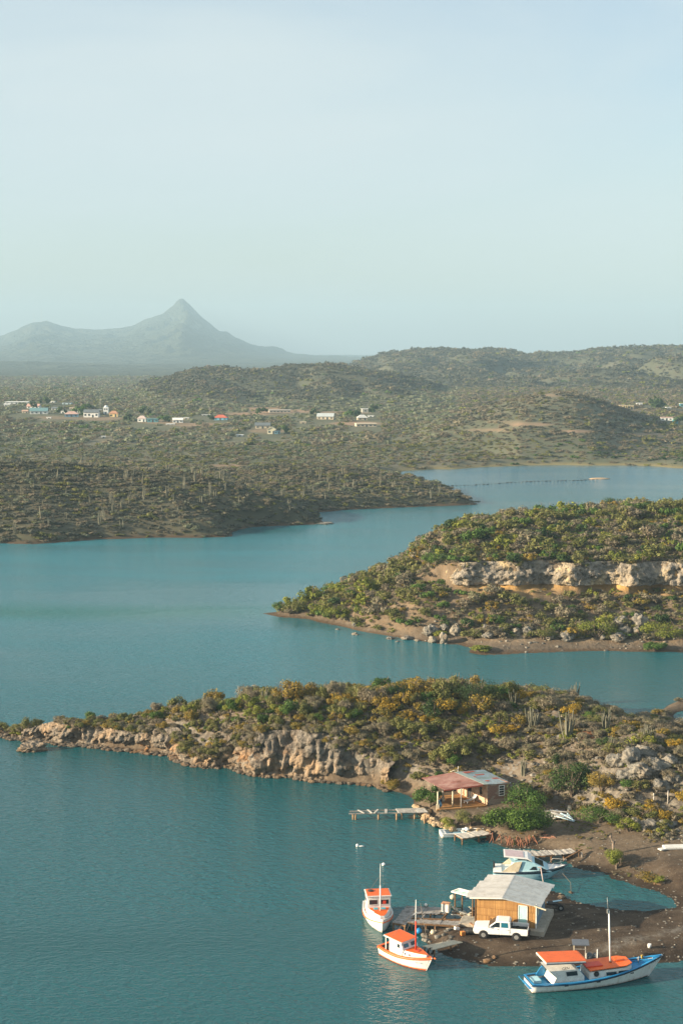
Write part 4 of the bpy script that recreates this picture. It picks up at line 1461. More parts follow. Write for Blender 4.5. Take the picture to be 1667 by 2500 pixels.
for i, kind in enumerate(('olive', 'grey', 'green', 'lime', 'gold', 'dark')):
    for v in range(2):
        rg = np.random.default_rng(700 + i * 3 + v)
        V1, F1 = crown_geo(rg, 420, 1.45, 1.4, 1.9, .15, lobes=8, elong=1.2)
        V2, F2 = stems_geo(rg, 4, 1.2, 1.7, .04)
        V, F = merge([(V1, F1), (V2, F2)])
        ff[(kind, v)] = len(far_forms)
        far_forms.append(np_mesh('bush_form', V, F, False, [leaf[kind], M_TWIG], np.concatenate([np.zeros(len(F1)), np.ones(len(F2))])))
scatter('cliff_top_scrub', np.stack([X, Y, Z - .2], 1), rng.uniform(0, 6.28, n), np.stack([size, size, size * tall], 1),
        [ff[(k, int(rng.integers(0, 2)))] for k in kk], far_forms, 'mixed green and grey scrub covering the cliff headland above and below the pale cliff', 'scrub')


X, Y = jitter_grid(-20, 94, 253, 400, 1.45, rng)
Z, D = mid_height(X, Y)
px, py = pix(X, Y, Z)
Zx, _ = mid_height(X, Y + .8)
pat = fbm(X * .10, Y * .10, oct=3, seed=92)
ok = (D > 1.2) & (Z > np.where(px < 960, .4, 1.2)) & (px < 1760) & (np.abs(Zx - Z) < 1.1) & ~((px > 1085) & (Z > 7.4) & (Z < 11.6) & (rng.random(X.size) < .93)) & ~((px > 1030) & (Z < 7.4) & (pat > .25) & (rng.random(X.size) < .8))
X, Y, Z = X[ok], Y[ok], Z[ok]
s = rng.uniform(.9, 1.9, len(X))
scatter('cliff_headland_undergrowth', np.stack([X, Y, Z - .06], 1), rng.uniform(0, 6.28, len(X)), np.stack([s, s, s], 1), rng.choice([0, 0, 1, 2, 2, 3, 4], len(X)), low_forms,
        'low dry undergrowth between the bushes of the cliff headland', 'undergrowth')


def mz(pxx, pyy, z0=1.0):
    z = z0
    for _ in range(12):
        x, y, _z = G(pxx, pyy, z)
        z = .6 * z + .4 * float(mid_height(np.array([x]), np.array([y]))[0][0])
    return x, y, z


for i, (q, kind, rx, h, lb) in enumerate([
    ((1152, 1562), 'olive', 2.4, 2.5, 'olive bush on the beach left of the middle group of boulders'),
    ((1325, 1562), 'olive', 3.2, 2.4, 'broad olive bush on the beach behind two half buried rocks'),
    ((1455, 1560), 'lime', 4.6, 4.2, 'largest yellow green tree on the beach below the cliff'),
    ((1615, 1565), 'lime', 5.0, 4.4, 'big yellow green tree on the beach right of the standing boulders'),
    ((1595, 1588), 'green', 2.6, 1.9, 'low grey green bush at the water at the right end of the beach'),
    ((1170, 1590), 'lime', 2.2, 1.2, 'low bush on the small sand spit under the cliff'),
    ((1075, 1555), 'lime', 2.0, 1.3, 'pale low bush behind the boulders at the left end of the beach'),
    ((1565, 1480), 'gold', 2.2, 1.8, 'orange tinged shrub on the talus right of the gully'),
    ((685, 1494), 'green', 1.8, 2.6, 'feathery green tree nearest the tip of the cliff headland'),
    ((725, 1497), 'olive', 2.4, 3.0, 'rounded grey green tree second from the tip of the cliff headland'),
    ((775, 1505), 'lime', 2.8, 3.6, 'yellow green tree third from the tip of the cliff headland'),
    ((820, 1512), 'lime', 3.0, 3.4, 'bright yellow green tree above the lone white boulder'),
    ((1060, 1385), 'green', 3.2, 3.6, 'bright green tree touching the left end of the pale cliff'),
    ((1395, 1262), 'dark', 4.2, 4.0, 'dark green spreading tree on top of the cliff headland'),
    ((1500, 1240), 'dark', 3.6, 4.0, 'dark rounded tree breaking the skyline of the cliff headland')]):
    root = make_shrub(kind, 1000 + i, 1900, rx, rx * .9, h, .15, name='tree' if h > 2.9 else 'shrub', stems=7, r=.07, lobes=11)
    root.location = mz(*q, 14 if q[1] < 1400 else 1)
    root['label'] = lb
    root['category'] = 'tree' if h > 2.9 else 'shrub'

# ---------------------------------------------------------------- boulders
bmesh_b = [boulder_mesh('boulder_%d' % i, i + 1, M_BOULDER, 4, .42, .8) for i in range(6)]
BL = [((868, 1528), 1.1, 1.0, 'lone rounded white boulder on the shore below the yellow green trees'),
      ((866, 1557), .95, .55, 'dark topped rock standing in the water off the cliff headland'),
      ((824, 1541), .75, .35, 'flat dark rock awash at the shoreline'),
      ((952, 1562), 1.25, .6, 'flat pale rock at the waterline left of the double rock'),
      ((992, 1561), 1.6, .7, 'long double rock at the waterline'),
      ((970, 1574), .6, .35, 'small rock in the water below the flat pale rock'),
      ((1018, 1566), .7, .4, 'small grey rock right of the long double rock'),
      ((1050, 1545), 2.0, 1.5, 'large white boulder at the back of the beach'),
      ((1055, 1568), 1.3, 1.1, 'angular boulder beside the tall knobbly rock'),
      ((1083, 1570), 1.3, 2.0, 'tall knobbly upright boulder at the edge of the water'),
      ((1037, 1548), .9, .6, 'grey rock against the left side of the large white boulder'),
      ((1112, 1548), 1.6, 1.9, 'pale tall boulder touching the olive beach bush'),
      ((1085, 1537), 1.4, 1.0, 'grey boulder behind the pale tall boulder'),
      ((1192, 1556), 1.8, .9, 'grey slab of rock right of the olive beach bush'),
      ((1232, 1543), 1.2, 1.2, 'egg shaped grey rock in the middle of the beach'),
      ((1258, 1548), 1.3, 1.2, 'squat dark grey rock next to the egg shaped one'),
      ((1286, 1548), 1.5, 1.5, 'cracked white rock left of the broad olive bush'),
      ((1186, 1535), 1.0, .8, 'small pale rock behind the grey slab'),
      ((1340, 1560), 1.3, .9, 'half buried grey rock in front of the broad olive bush'),
      ((1384, 1562), 2.1, 1.5, 'large mottled boulder alone on the open sand'),
      ((1470, 1560), 1.0, .8, 'dark rock in the shade under the largest tree'),
      ((1514, 1530), 2.1, 2.0, 'boulder with a rounded head below the talus slope'),
      ((1525, 1545), 2.0, 1.2, 'broken grey rock at the foot of the round headed boulder'),
      ((1560, 1532), 2.2, 2.6, 'tall standing boulder left of the big yellow green tree'),
      ((1556, 1548), 1.6, 1.3, 'pale block leaning on the tall standing boulder'),
      ((1508, 1562), 2.4, 1.2, 'low wide boulder on the grass in front of the standing boulders'),
      ((1219, 1537), .7, .6, 'small white stone behind the egg shaped rock'),
      ((1150, 1525), .9, .7, 'pale stone up on the slope behind the olive beach bush')]
for i, (q, r_, h_, lb) in enumerate(BL):
    x, y, z = mz(*q, .5)
    o = link('boulder', bmesh_b[i % 6], None, (x, y, max(z, -.15) + h_ * .35), random.uniform(0, 6.28))
    o.scale = (r_ * .62, r_ * .55, h_ * .8)
    tag(o, lb, 'boulder')
x, y, _ = G(80, 1832, 0)
o = link('boulder', boulder_mesh('islet', 14, M_CLIFF_NEAR, 5, .5, .6), None, (x, y, .3), .2)
o.scale = (1.75, 1.1, 1.2)
tag(o, 'dark isolated rock in the water off the tip of the near headland', 'rock')
for k_, (q, r_, h_) in enumerate((((1508, 1862), 1.6, 1.5), ((1540, 1850), 2.0, 1.8), ((1572, 1846), 1.7, 1.6), ((1600, 1838), 1.5, 1.3), ((1560, 1882), 1.8, 1.5), ((1596, 1876), 2.1, 1.7), ((1632, 1862), 1.6, 1.4),
                                  ((1525, 1896), 1.3, 1.2), ((1490, 1902), 1.1, .9), ((1470, 1765), 1.1, .6), ((1496, 1758), 1.3, .6), ((1610, 1920), 1.5, 1.3), ((1640, 1905), 1.2, 1.0), ((1548, 2012), 1.3, .9), ((1585, 2018), 1.6, 1.0), ((1625, 2016), 1.5, .9))):
    x, y, z = gz(*q, 5)
    o = link('boulder', bmesh_b[k_ % 6], None, (x, y, z + h_ * .1), k_ * 1.3)
    o.scale = (r_ * .75, r_ * .6, h_ * .7)
    tag(o, 'grey limestone block in the broken ledge ' + ('below the right end of the ridge' if q[1] < 1950 else 'beside the track under the slope'), 'boulder', 'limestone blocks below the ridge' if q[1] < 1950 else 'limestone blocks beside the track')
# loose stones
xs_, ys_, zs_ = [], [], []
rng = np.random.default_rng(41)
sm = [boulder_mesh('stone_%d' % i, 20 + i, M_BOULDER, 2, .35, .7) for i in range(3)]
X = rng.uniform(10, 78, 900)
Y = rng.uniform(258, 286, 900)
Z, D = mid_height(X, Y)
k = (D > 0) & (rng.random(900) < np.clip(1.1 - np.abs(Z - 2.2) / 2.4, 0, 1))
s = rng.uniform(.1, .5, k.sum()) ** 1.3
scatter('beach_stones', np.stack([X[k], Y[k], Z[k]], 1), rng.uniform(0, 6.28, k.sum()), np.stack([s, s, s * .8], 1), rng.integers(0, 3, k.sum()), sm,
        'loose grey stones scattered along the beach and talus under the cliff', 'stones')
# rubble at the foot of the sea cliff
wp = np.array([G(a, b)[:2] for a, b in wall_px])
sg = np.hypot(*(wp[1:] - wp[:-1]).T)
Lc = np.concatenate([[0], np.cumsum(sg)])
q = rng.uniform(0, Lc[-1], 700)
X = np.interp(q, Lc, wp[:, 0]) + rng.normal(0, .25, 700)
Y = np.interp(q, Lc, wp[:, 1]) + rng.uniform(-.35, 1.3, 700)
s = rng.uniform(.12, .5, 700)
sm2 = [boulder_mesh('rubble_%d' % i, 30 + i, M_CLIFF_NEAR, 2, .4, .7) for i in range(3)]
scatter('shore_rubble', np.stack([X, Y, np.zeros(700) + .02], 1), rng.uniform(0, 6.28, 700), np.stack([s, s, s * .7], 1), rng.integers(0, 3, 700), sm2,
        'broken rock along the waterline under the sea cliff', 'rubble')

# ---------------------------------------------------------------- left peninsulas, valley, hills
rng = np.random.default_rng(51)
va = []
for (y0, y1, sp, s0) in ((395, 560, 1.85, 1.4), (560, 760, 3.2, 1.65), (760, 1050, 4.7, 2.15), (1050, 1600, 5.6, 2.4), (1600, 2700, 8.2, 3.4)):
    X, Y = jitter_grid(-.29 * y1, .29 * y1, y0, y1, sp, rng)
    m = np.abs(X) < .27 * Y + 8
    X, Y = X[m], Y[m]
    Z, D = far_height(X, Y)
    dens = fbm(X * .012, Y * .012, oct=3, seed=95) + .5 * fbm(X * .05, Y * .05, oct=2, seed=96)
    pk = .97 if y0 < 560 else .86
    m = (D > (0.8 if y0 < 600 else 3)) & (Z > .12) & (rng.random(len(X)) < pk - np.clip(dens - 1.1, 0, 1) * .8)
    m &= ~((D < 9) & (Y > 640) & (rng.random(len(X)) < .6))
    X, Y, Z, dens = X[m], Y[m], Z[m], dens[m]
    va.append((X, Y, Z, s0 * np.clip(np.exp(rng.normal(-.12, .32, len(X))), .4, 1.8) / 1.45, dens))
X, Y, Z, S_, dens = (np.concatenate(a) for a in zip(*va))
px, py = pix(X, Y, Z)
# clearings round the village and the bare scars
def hit_far(px, py):
    R = np.linspace(640, 2600, 1400)
    x = (px - CX) / FPX * (R * CP)
    z = far_height(x, R)[0]
    qx, qy = pix(x, R, z)
    k = np.argmax(qy <= py)
    x = (px - CX) / FPX * (R[k] * CP + (CAM_H - z[k]) * SP)
    return x, R[k], z[k]


W_C, CR, TL_, DG, RD_, BL_, YL = (.72, .72, .68), (.60, .50, .36), (.14, .26, .27), (.13, .15, .16), (.48, .12, .07), (.16, .42, .55), (.66, .50, .24)
HS = [
    (40, 986, 54, 5, W_C, W_C, 'flat', 'long low white building farthest left in the village', 5),
    (82, 997, 30, 6, W_C, (.55, .33, .27), 'gable', 'white house with pinkish roof above the teal roofed one', 3),
    (94, 1011, 42, 8, W_C, TL_, 'gable', 'white house with long dark teal roof at the left of the village', 4),
    (125, 983, 18, 3, W_C, W_C, 'flat', 'small white building in front of the mountain foot', 2),
    (164, 987, 22, 4, (.45, .58, .62), DG, 'flat', 'pale blue low building in front of the mountain foot', 2),
    (155, 1009, 22, 5, W_C, W_C, 'flat', 'white flat roofed house left of the dark trees', 3),
    (174, 1018, 32, 8, (.16, .30, .40), (.55, .36, .30), 'hip', 'blue house with faded pink roof', 3),
    (223, 1019, 36, 13, W_C, DG, 'gable', 'tall white two storey house with dark grey roof', 4),
    (278, 1018, 21, 9, YL, (.42, .22, .13), 'hip', 'yellow house with brown hip roof right of the church tower', 2),
    (178, 999, 14, 4, CR, CR, 'flat', 'small cream building behind the tall white house', 2),
    (347, 1030, 20, 9, W_C, (.5, .4, .36), 'hip', 'small white house attached left of the teal building', 2),
    (373, 1031, 26, 9, (.13, .34, .38), TL_, 'flat', 'teal blue flat roofed building', 3),
    (434, 1032, 24, 8, W_C, W_C, 'gable', 'white cottage between the teal building and the blue house', 3),
    (416, 1038, 20, 3, W_C, W_C, 'flat', 'low white wall like shed in front of the white cottage', 2),
    (503, 1015, 20, 3, W_C, (.5, .5, .46), 'flat', 'low grey white building behind the blue house', 2),
    (539, 1026, 33, 7, BL_, RD_, 'hip', 'bright blue house with red roof', 3),
    (641, 1046, 36, 8, CR, DG, 'gable', 'cream house with dark roof in the middle of the valley', 3),
    (663, 1060, 20, 12, (.62, .58, .42), (.62, .58, .42), 'side', 'pale arched facade house in front of the cream one', 2),
    (677, 1060, 14, 9, (.20, .38, .46), DG, 'flat', 'small blue house attached to the pale arched facade', 2),
    (585, 1066, 17, 5, W_C, W_C, 'flat', 'small white flat roofed hut alone in the scrub', 1),
    (682, 1007, 52, 6, (.46, .43, .36), (.40, .38, .32), 'flat', 'unfinished grey concrete building below the red earth cut', 6),
    (795, 1024, 40, 8, CR, (.44, .48, .48), 'gable', 'cream house with grey metal roof right of the concrete building', 4),
    (898, 1007, 30, 9, (.46, .46, .40), W_C, 'flat', 'grey house with flat white roof on the slope', 2),
    (884, 1026, 24, 7, CR, (.55, .56, .54), 'hip', 'small hip roofed house above the cream wall', 2),
    (893, 1042, 50, 8, CR, CR, 'flat', 'long roofless cream concrete house', 5),
    (1519, 996, 15, 7, YL, CR, 'flat', 'left half of the yellow pair of houses at the far right', 2),
    (1538, 999, 14, 9, YL, CR, 'flat', 'right half of the yellow pair of houses at the far right', 2),
    (1560, 990, 14, 6, W_C, W_C, 'flat', 'small white house above the yellow pair', 2),
    (1627, 1027, 27, 8, W_C, (.60, .40, .34), 'flat', 'white house with pink roof edge at the far right', 3),
    (1648, 1035, 12, 12, (.10, .33, .36), W_C, 'flat', 'teal cube shaped house at the right edge', 1),
    (1631, 997, 12, 3, W_C, W_C, 'flat', 'tiny white building on the dark wooded slope at the right', 1),
    (1663, 994, 9, 9, (.10, .33, .36), W_C, 'flat', 'teal building cut by the right edge of the photograph', 1),
    (253, 1070, 9, 5, W_C, W_C, 'flat', 'tiny white block standing alone in the scrub at the left', 1),
    (18, 991, 14, 4, W_C, (.5, .5, .48), 'gable', 'small white house below the long white building', 2),
    (62, 1008, 14, 5, CR, (.45, .3, .22), 'gable', 'small cream house left of the teal roofed one', 2),
    (135, 1000, 16, 4, W_C, DG, 'gable', 'small white house with dark roof behind the blue house', 2),
    (196, 1006, 14, 5, W_C, W_C, 'flat', 'little white building between the two dark trees', 2),
    (242, 1004, 12, 4, W_C, (.5, .52, .5), 'flat', 'little white building just left of the church tower', 2),
    (120, 1022, 10, 3, W_C, W_C, 'flat', 'tiny white shed in front of the teal roofed house', 1),
    (455, 1024, 12, 4, CR, W_C, 'flat', 'tiny cream shed right of the white cottage', 1),
    (740, 1034, 14, 4, CR, CR, 'flat', 'tiny cream shed left of the grey metal roofed house', 1),
    (905, 1018, 14, 4, W_C, (.5, .52, .5), 'flat', 'tiny pale shed under the flat roofed house on the slope', 1)]

clear = np.zeros(len(X), bool)
for cx, cy, rx, ry, _s in BARE:
    clear |= (((px - cx) / rx) ** 2 + ((py - cy) / ry) ** 2 < 1) & (rng.random(len(X)) < .8)
for hs_ in HS:
    hx, hy, _z = hit_far(hs_[0], hs_[1])
    hw = hs_[2] * hy / FPX / 2 + 3
    clear |= (np.abs(X - hx) < hw) & (Y > hy - 46) & (Y < hy + 14)
X, Y, Z, S_, dens, px, py = (a[~clear] for a in (X, Y, Z, S_, dens, px, py))
n = len(X)
tone = fbm(X * .006, Y * .006, oct=3, seed=97)
u = rng.random(n) + .3 * tone
fk = ['olive', 'grey', 'green', 'lime', 'dark', 'gold', 'sage', 'hill']
ki = np.where(u < .26, 0, np.where(u < .84, 1, np.where(u < .90, 2, np.where(u < .96, 3, 4))))
ki = np.where((Y > 800) & (ki == 4), 0, ki)
hil_forms = []
for i, kind in enumerate(fk):
    for v, (nn, sz) in enumerate(((200, .24), (70, .40))):
        rg = np.random.default_rng(800 + i * 3 + v)
        V1, F1 = crown_geo(rg, nn, 1.6, 1.4, 1.7, sz, lobes=6, elong=1.7 if kind == 'grey' else 1.0, thin=.4 if kind == 'grey' else .6, base=.05)
        hil_forms.append(np_mesh('hill_bush_form', V1, F1, False, [leaf[kind]]))
bs_ = np.interp(Y, [380, 760, 1000, 1350, 1750], [3, 4, 10, 13, 5])
onhill = (Z - bs_ > 4) & (Y > 1030)
r1 = rng.random(n)
ki = np.where(onhill & (r1 < .72), 7, ki)
cone_ = (~onhill) & (Z - bs_ > 4) & (Y > 700) & (px > 1000) & (r1 < .78)
ki = np.where(cone_, np.where(r1 < .45, 1, 7), ki)
valley_ = (~onhill) & (~cone_) & (Y > 600) & (px < 1120) & (r1 < .5 + .35 * tone)
ki = np.where(valley_, 6, ki)
ki = np.where((Y < 600) & (r1 < .72), np.where(r1 < .40, 7, np.where(r1 < .62, 1, 6)), ki)
S_ = S_ * np.where(onhill, 1.12, 1.0)
tl = rng.uniform(.7, 1.15, n) * np.where(onhill, .8, .72)
idx = ki * 2 + (Y > 760)
a = Y < 600
for nm, m, lb in (('peninsula_scrub', a, 'dense grey green scrub covering the low peninsulas across the bay'),
                  ('valley_scrub', (~a) & (Y < 1100), 'scrub covering the valley floor and the cone shaped hill'),
                  ('hill_scrub', Y >= 1100, 'scrub covering the far rounded hills')):
    scatter(nm, np.stack([X, Y, Z - .3], 1)[m], rng.uniform(0, 6.28, m.sum()), np.stack([S_, S_, S_ * tl], 1)[m], idx[m], hil_forms, lb, 'scrub')

# cacti on the peninsulas: pale upright strokes
cm = []
for i in range(4):
    rg = np.random.default_rng(560 + i)
    V, F = cactus_geo(rg, 2 + i, 3.2 + .4 * i, .10, .2)
    cm.append(np_mesh('far_cactus_%d' % i, V, F, True, [M_CACTUS]))
rng = np.random.default_rng(61)
cnt = 0
while cnt < 210:
    px_, py_ = rng.uniform(0, 1080), rng.uniform(1130, 1310)
    R_ = 54 / math.tan(PITCH + math.atan((py_ - CY) / FPX)) if cnt < 0 else rng.uniform(410, 545)
    x = (px_ - CX) / FPX * R_
    z, d = far_height(np.array([x]), np.array([R_]))
    if d[0] < 4 or z[0] < 1.5:
        continue
    o = link('columnar_cactus', cm[int(rng.integers(0, 4))], None, (x, R_, float(z[0])), rng.uniform(0, 6.28))
    s_ = rng.uniform(.6, 1.15)
    o.scale = (s_, s_, s_)
    west = x < (650 - CX) / FPX * R_
    tag(o, 'grey cactus column rising from the scrub of the ' + ('darker left peninsula' if west else 'second peninsula farther right'), 'cactus',
        'cacti on the left peninsula' if west else 'cacti on the second peninsula')
    cnt += 1
# ================================================================== OBJECTS
WHITE = painted('white_paint', (0.78, 0.76, 0.72), .45, .06, 1.5, (0.55, 0.50, 0.42), .4)
WHITE2 = painted('chalky_white', (0.70, 0.68, 0.63), .6, .10, 2.0, (0.42, 0.36, 0.28), .3)
ORANGE = painted('orange_paint', (0.80, 0.135, 0.018), .5, .10, 1.4, (0.55, 0.09, 0.02), .35)
REDP = painted('red_orange_paint', (0.62, 0.055, 0.02), .5, .1, 1.5)
BLUE = painted('blue_paint', (0.018, 0.22, 0.46), .45, .15, 1.4, (0.01, 0.10, 0.22), .4)
BLUEL = painted('light_blue_paint', (0.36, 0.58, 0.66), .4, .08, 1.5, (0.28, 0.42, 0.48), .45)
NAVY = painted('navy_stripe', (0.012, 0.022, 0.045), .4, .1, 2)
BLACK = painted('black_rubber', (0.018, 0.017, 0.017), .7, .2, 4)
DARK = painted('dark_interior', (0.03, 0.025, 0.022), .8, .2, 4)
GREYD = painted('grey_deck', (0.40, 0.44, 0.50), .6, .08, 1.5)
TEAL = painted('teal_seat', (0.10, 0.42, 0.50), .6, .1, 2)
KEEL = painted('bottom_paint', (0.10, 0.035, 0.02), .7, .25, 2.2)
WOODG = painted('weathered_plank', (0.34, 0.31, 0.28), .9, .32, 3.0, (0.17, 0.14, 0.12), .15, 0, .3)
WOODP = painted('bleached_plank', (0.52, 0.48, 0.42), .9, .25, 3.0, (0.30, 0.25, 0.20), .15, 0, .3)
WOODB = painted('brown_timber', (0.20, 0.115, 0.06), .9, .3, 3.0, (0.08, 0.05, 0.03), .15, 0, .3)
CONC = painted('concrete', (0.40, 0.35, 0.28), .95, .18, 2.5, (0.22, 0.19, 0.15), .15, 0, .3)
STEEL = painted('dull_metal', (0.45, 0.45, 0.43), .45, .15, 4, (0.3, 0.2, 0.13), .5, .6)
CREAM = painted('cream_panel', (0.60, 0.52, 0.38), .8, .12, 2.0, (0.40, 0.31, 0.2), .2)
PINK = painted('faded_pink_deck', (0.55, 0.42, 0.42), .6, .1, 2.0)
t = NT('tinted_glass')
t.col((0.015, 0.025, 0.032))
M_GLASS = t.set(0.06, .6)
t = NT('blue_glass')
t.col((0.02, 0.14, 0.20))
M_GLASSB = t.set(0.08, .6)
t = NT('pale_pane')
t.col((0.62, 0.60, 0.40))
M_PANE = t.set(0.3, .4)
ROPE = painted('rope', (0.16, 0.13, 0.10), .9, .2, 6)


t = NT('hull_white')
v = t.obj()
stk = t.noise(v, 2.2, 4, .6, 0, (1.6, 1.6, .25))
c = t.ramp(t.noise(v, 1.2, 4, .6), [(.3, (.66, .64, .60)), (.6, (.76, .745, .71))])
c = t.mix(t.mr(stk, .54, .72, 0, .55), c, (.46, .38, .28))
sz_ = t.sep(v)[2]
c = t.mix(t.math('MULTIPLY', t.mr(sz_, .0, .28, 1, 0), t.mr(stk, .35, .6, .3, .9)), c, (.20, .17, .12))
t.col(c)
HULLW = t.set(.5, .35)


class MB:
    """collects shapes and links them as one mesh object"""

    def __init__(self):
        self.V, self.F, self.S = [], [], []

    def add(self, V, F, smooth=False):
        o = len(self.V)
        self.V += [tuple(map(float, v)) for v in V]
        for f in F:
            self.F.append([int(i) + o for i in f])
            self.S.append(smooth)
        return self

    def box(self, c, s, rz=0.0, rx=0.0, ry=0.0, taper=(1, 1), shift=(0, 0)):
        hx, hy, hz = s[0] / 2, s[1] / 2, s[2] / 2
        P = []
        for z in (-1, 1):
            tx, ty = (taper if z > 0 else (1, 1))
            sx, sy = (shift if z > 0 else (0, 0))
            for x, y in ((-1, -1), (1, -1), (1, 1), (-1, 1)):
                P.append(Vector((x * hx * tx + sx, y * hy * ty + sy, z * hz)))
        M = Matrix.Rotation(rz, 3, 'Z') @ Matrix.Rotation(ry, 3, 'Y') @ Matrix.Rotation(rx, 3, 'X')
        P = [M @ p + Vector(c) for p in P]
        return self.add(P, [(0, 3, 2, 1), (4, 5, 6, 7), (0, 1, 5, 4), (1, 2, 6, 5), (2, 3, 7, 6), (3, 0, 4, 7)])

    def quadbox(self, q, th):
        """slab under a four point sheet"""
        q = [Vector(p) for p in q]
        n = (q[1] - q[0]).cross(q[3] - q[0]).normalized()
        if n.z < 0:
            n = -n
            q = [q[0], q[3], q[2], q[1]]
        P = [p - n * th for p in q] + q
        return self.add(P, [(3, 2, 1, 0), (4, 5, 6, 7), (0, 1, 5, 4), (1, 2, 6, 5), (2, 3, 7, 6), (3, 0, 4, 7)])

    def bar(self, a, b, w, h=None):
        a, b = Vector(a), Vector(b)
        d = (b - a).normalized()
        s = d.cross(Vector((0, 0, 1)))
        s = Vector((1, 0, 0)) if s.length < 1e-3 else s.normalized()
        u = s.cross(d)
        h = h or w
        P = [p + s * x * w / 2 + u * y * h / 2 for p in (a, b) for x, y in ((-1, -1), (1, -1), (1, 1), (-1, 1))]
        return self.add(P, [(3, 2, 1, 0), (4, 5, 6, 7), (0, 1, 5, 4), (1, 2, 6, 5), (2, 3, 7, 6), (3, 0, 4, 7)])

    def tube(self, a, b, r0, r1=None, k=8, caps=True):
        V, F = tube_geo(a, b, r0, r0 if r1 is None else r1, k)
        o = len(self.V)
        self.add(V, F, True)
        if caps:
            self.F.append([o + i for i in range(k)][::-1])
            self.S.append(False)
            self.F.append([o + k + i for i in range(k)])
            self.S.append(False)
        return self

    def path(self, pts, r, k=5):
        for a, b in zip(pts[:-1], pts[1:]):
            self.tube(a, b, r, r, k, False)
        return self

    def disc(self, c, n, r, th, k=16):
        n = Vector(n).normalized()
        c = Vector(c)
        return self.tube(c - n * th / 2, c + n * th / 2, r, r, k)

    def prism(self, poly, axis, a, b):
        """poly: 2d outline in the plane normal to axis ('x','y','z')"""
        def p3(u, v, w):
            return (w, u, v) if axis == 'x' else (u, w, v) if axis == 'y' else (u, v, w)
        n = len(poly)
        P = [p3(u, v, a) for u, v in poly] + [p3(u, v, b) for u, v in poly]
        F = [tuple(range(n))[::-1], tuple(range(n, 2 * n))] + [(i, (i + 1) % n, (i + 1) % n + n, i + n) for i in range(n)]
        return self.add(P, F)

    def ellip(self, c, r, seg=12, rings=8):
        V, F = [], []
        for i in range(rings + 1):
            th = math.pi * i / rings
            for j in range(seg):
                ph = 2 * math.pi * j / seg
                V.append((c[0] + r[0] * math.sin(th) * math.cos(ph), c[1] + r[1] * math.sin(th) * math.sin(ph), c[2] + r[2] * math.cos(th)))
        for i in range(rings):
            for j in range(seg):
                F.append((i * seg + j, (i + 1) * seg + j, (i + 1) * seg + (j + 1) % seg, i * seg + (j + 1) % seg))
        return self.add(V, F, True)

    def mesh(self, name, mat, bevel=0.0):
        me = bpy.data.meshes.new(name)
        me.from_pydata(self.V, [], self.F)
        me.validate()
        for p, s in zip(me.polygons, self.S):
            p.use_smooth = s
        bm = bmesh.new()
        bm.from_mesh(me)
        bmesh.ops.remove_doubles(bm, verts=bm.verts, dist=1e-5)
        bmesh.ops.recalc_face_normals(bm, faces=bm.faces)
        if bevel:
            es = [e for e in bm.edges if len(e.link_faces) == 2 and e.calc_face_angle(0) > .5]
            bmesh.ops.bevel(bm, geom=es, offset=bevel, segments=2, affect='EDGES', clamp_overlap=True)
        bm.to_mesh(me)
        bm.free()
        me.materials.append(mat)
        return me

    def build(self, name, mat, parent=None, bevel=0.0):
        return link(name, self.mesh(name, mat, bevel), parent)


def text(name, s, size, mat, parent, loc, rot, ext=0.006):
    cu = bpy.data.curves.new(name, 'FONT')
    cu.body = s
    cu.size = size
    cu.extrude = ext
    cu.align_x = 'CENTER'
    cu.align_y = 'CENTER'
    ob = bpy.data.objects.new(name + '_src', cu)
    COL.objects.link(ob)
    dg = bpy.context.evaluated_depsgraph_get()
    me = bpy.data.meshes.new_from_object(ob.evaluated_get(dg))
    COL.objects.unlink(ob)
    bpy.data.objects.remove(ob)
    me.name = name
    me.materials.clear()
    me.materials.append(mat)
    o = link(name, me, parent)
    o.location = loc
    o.rotation_euler = rot
    return o


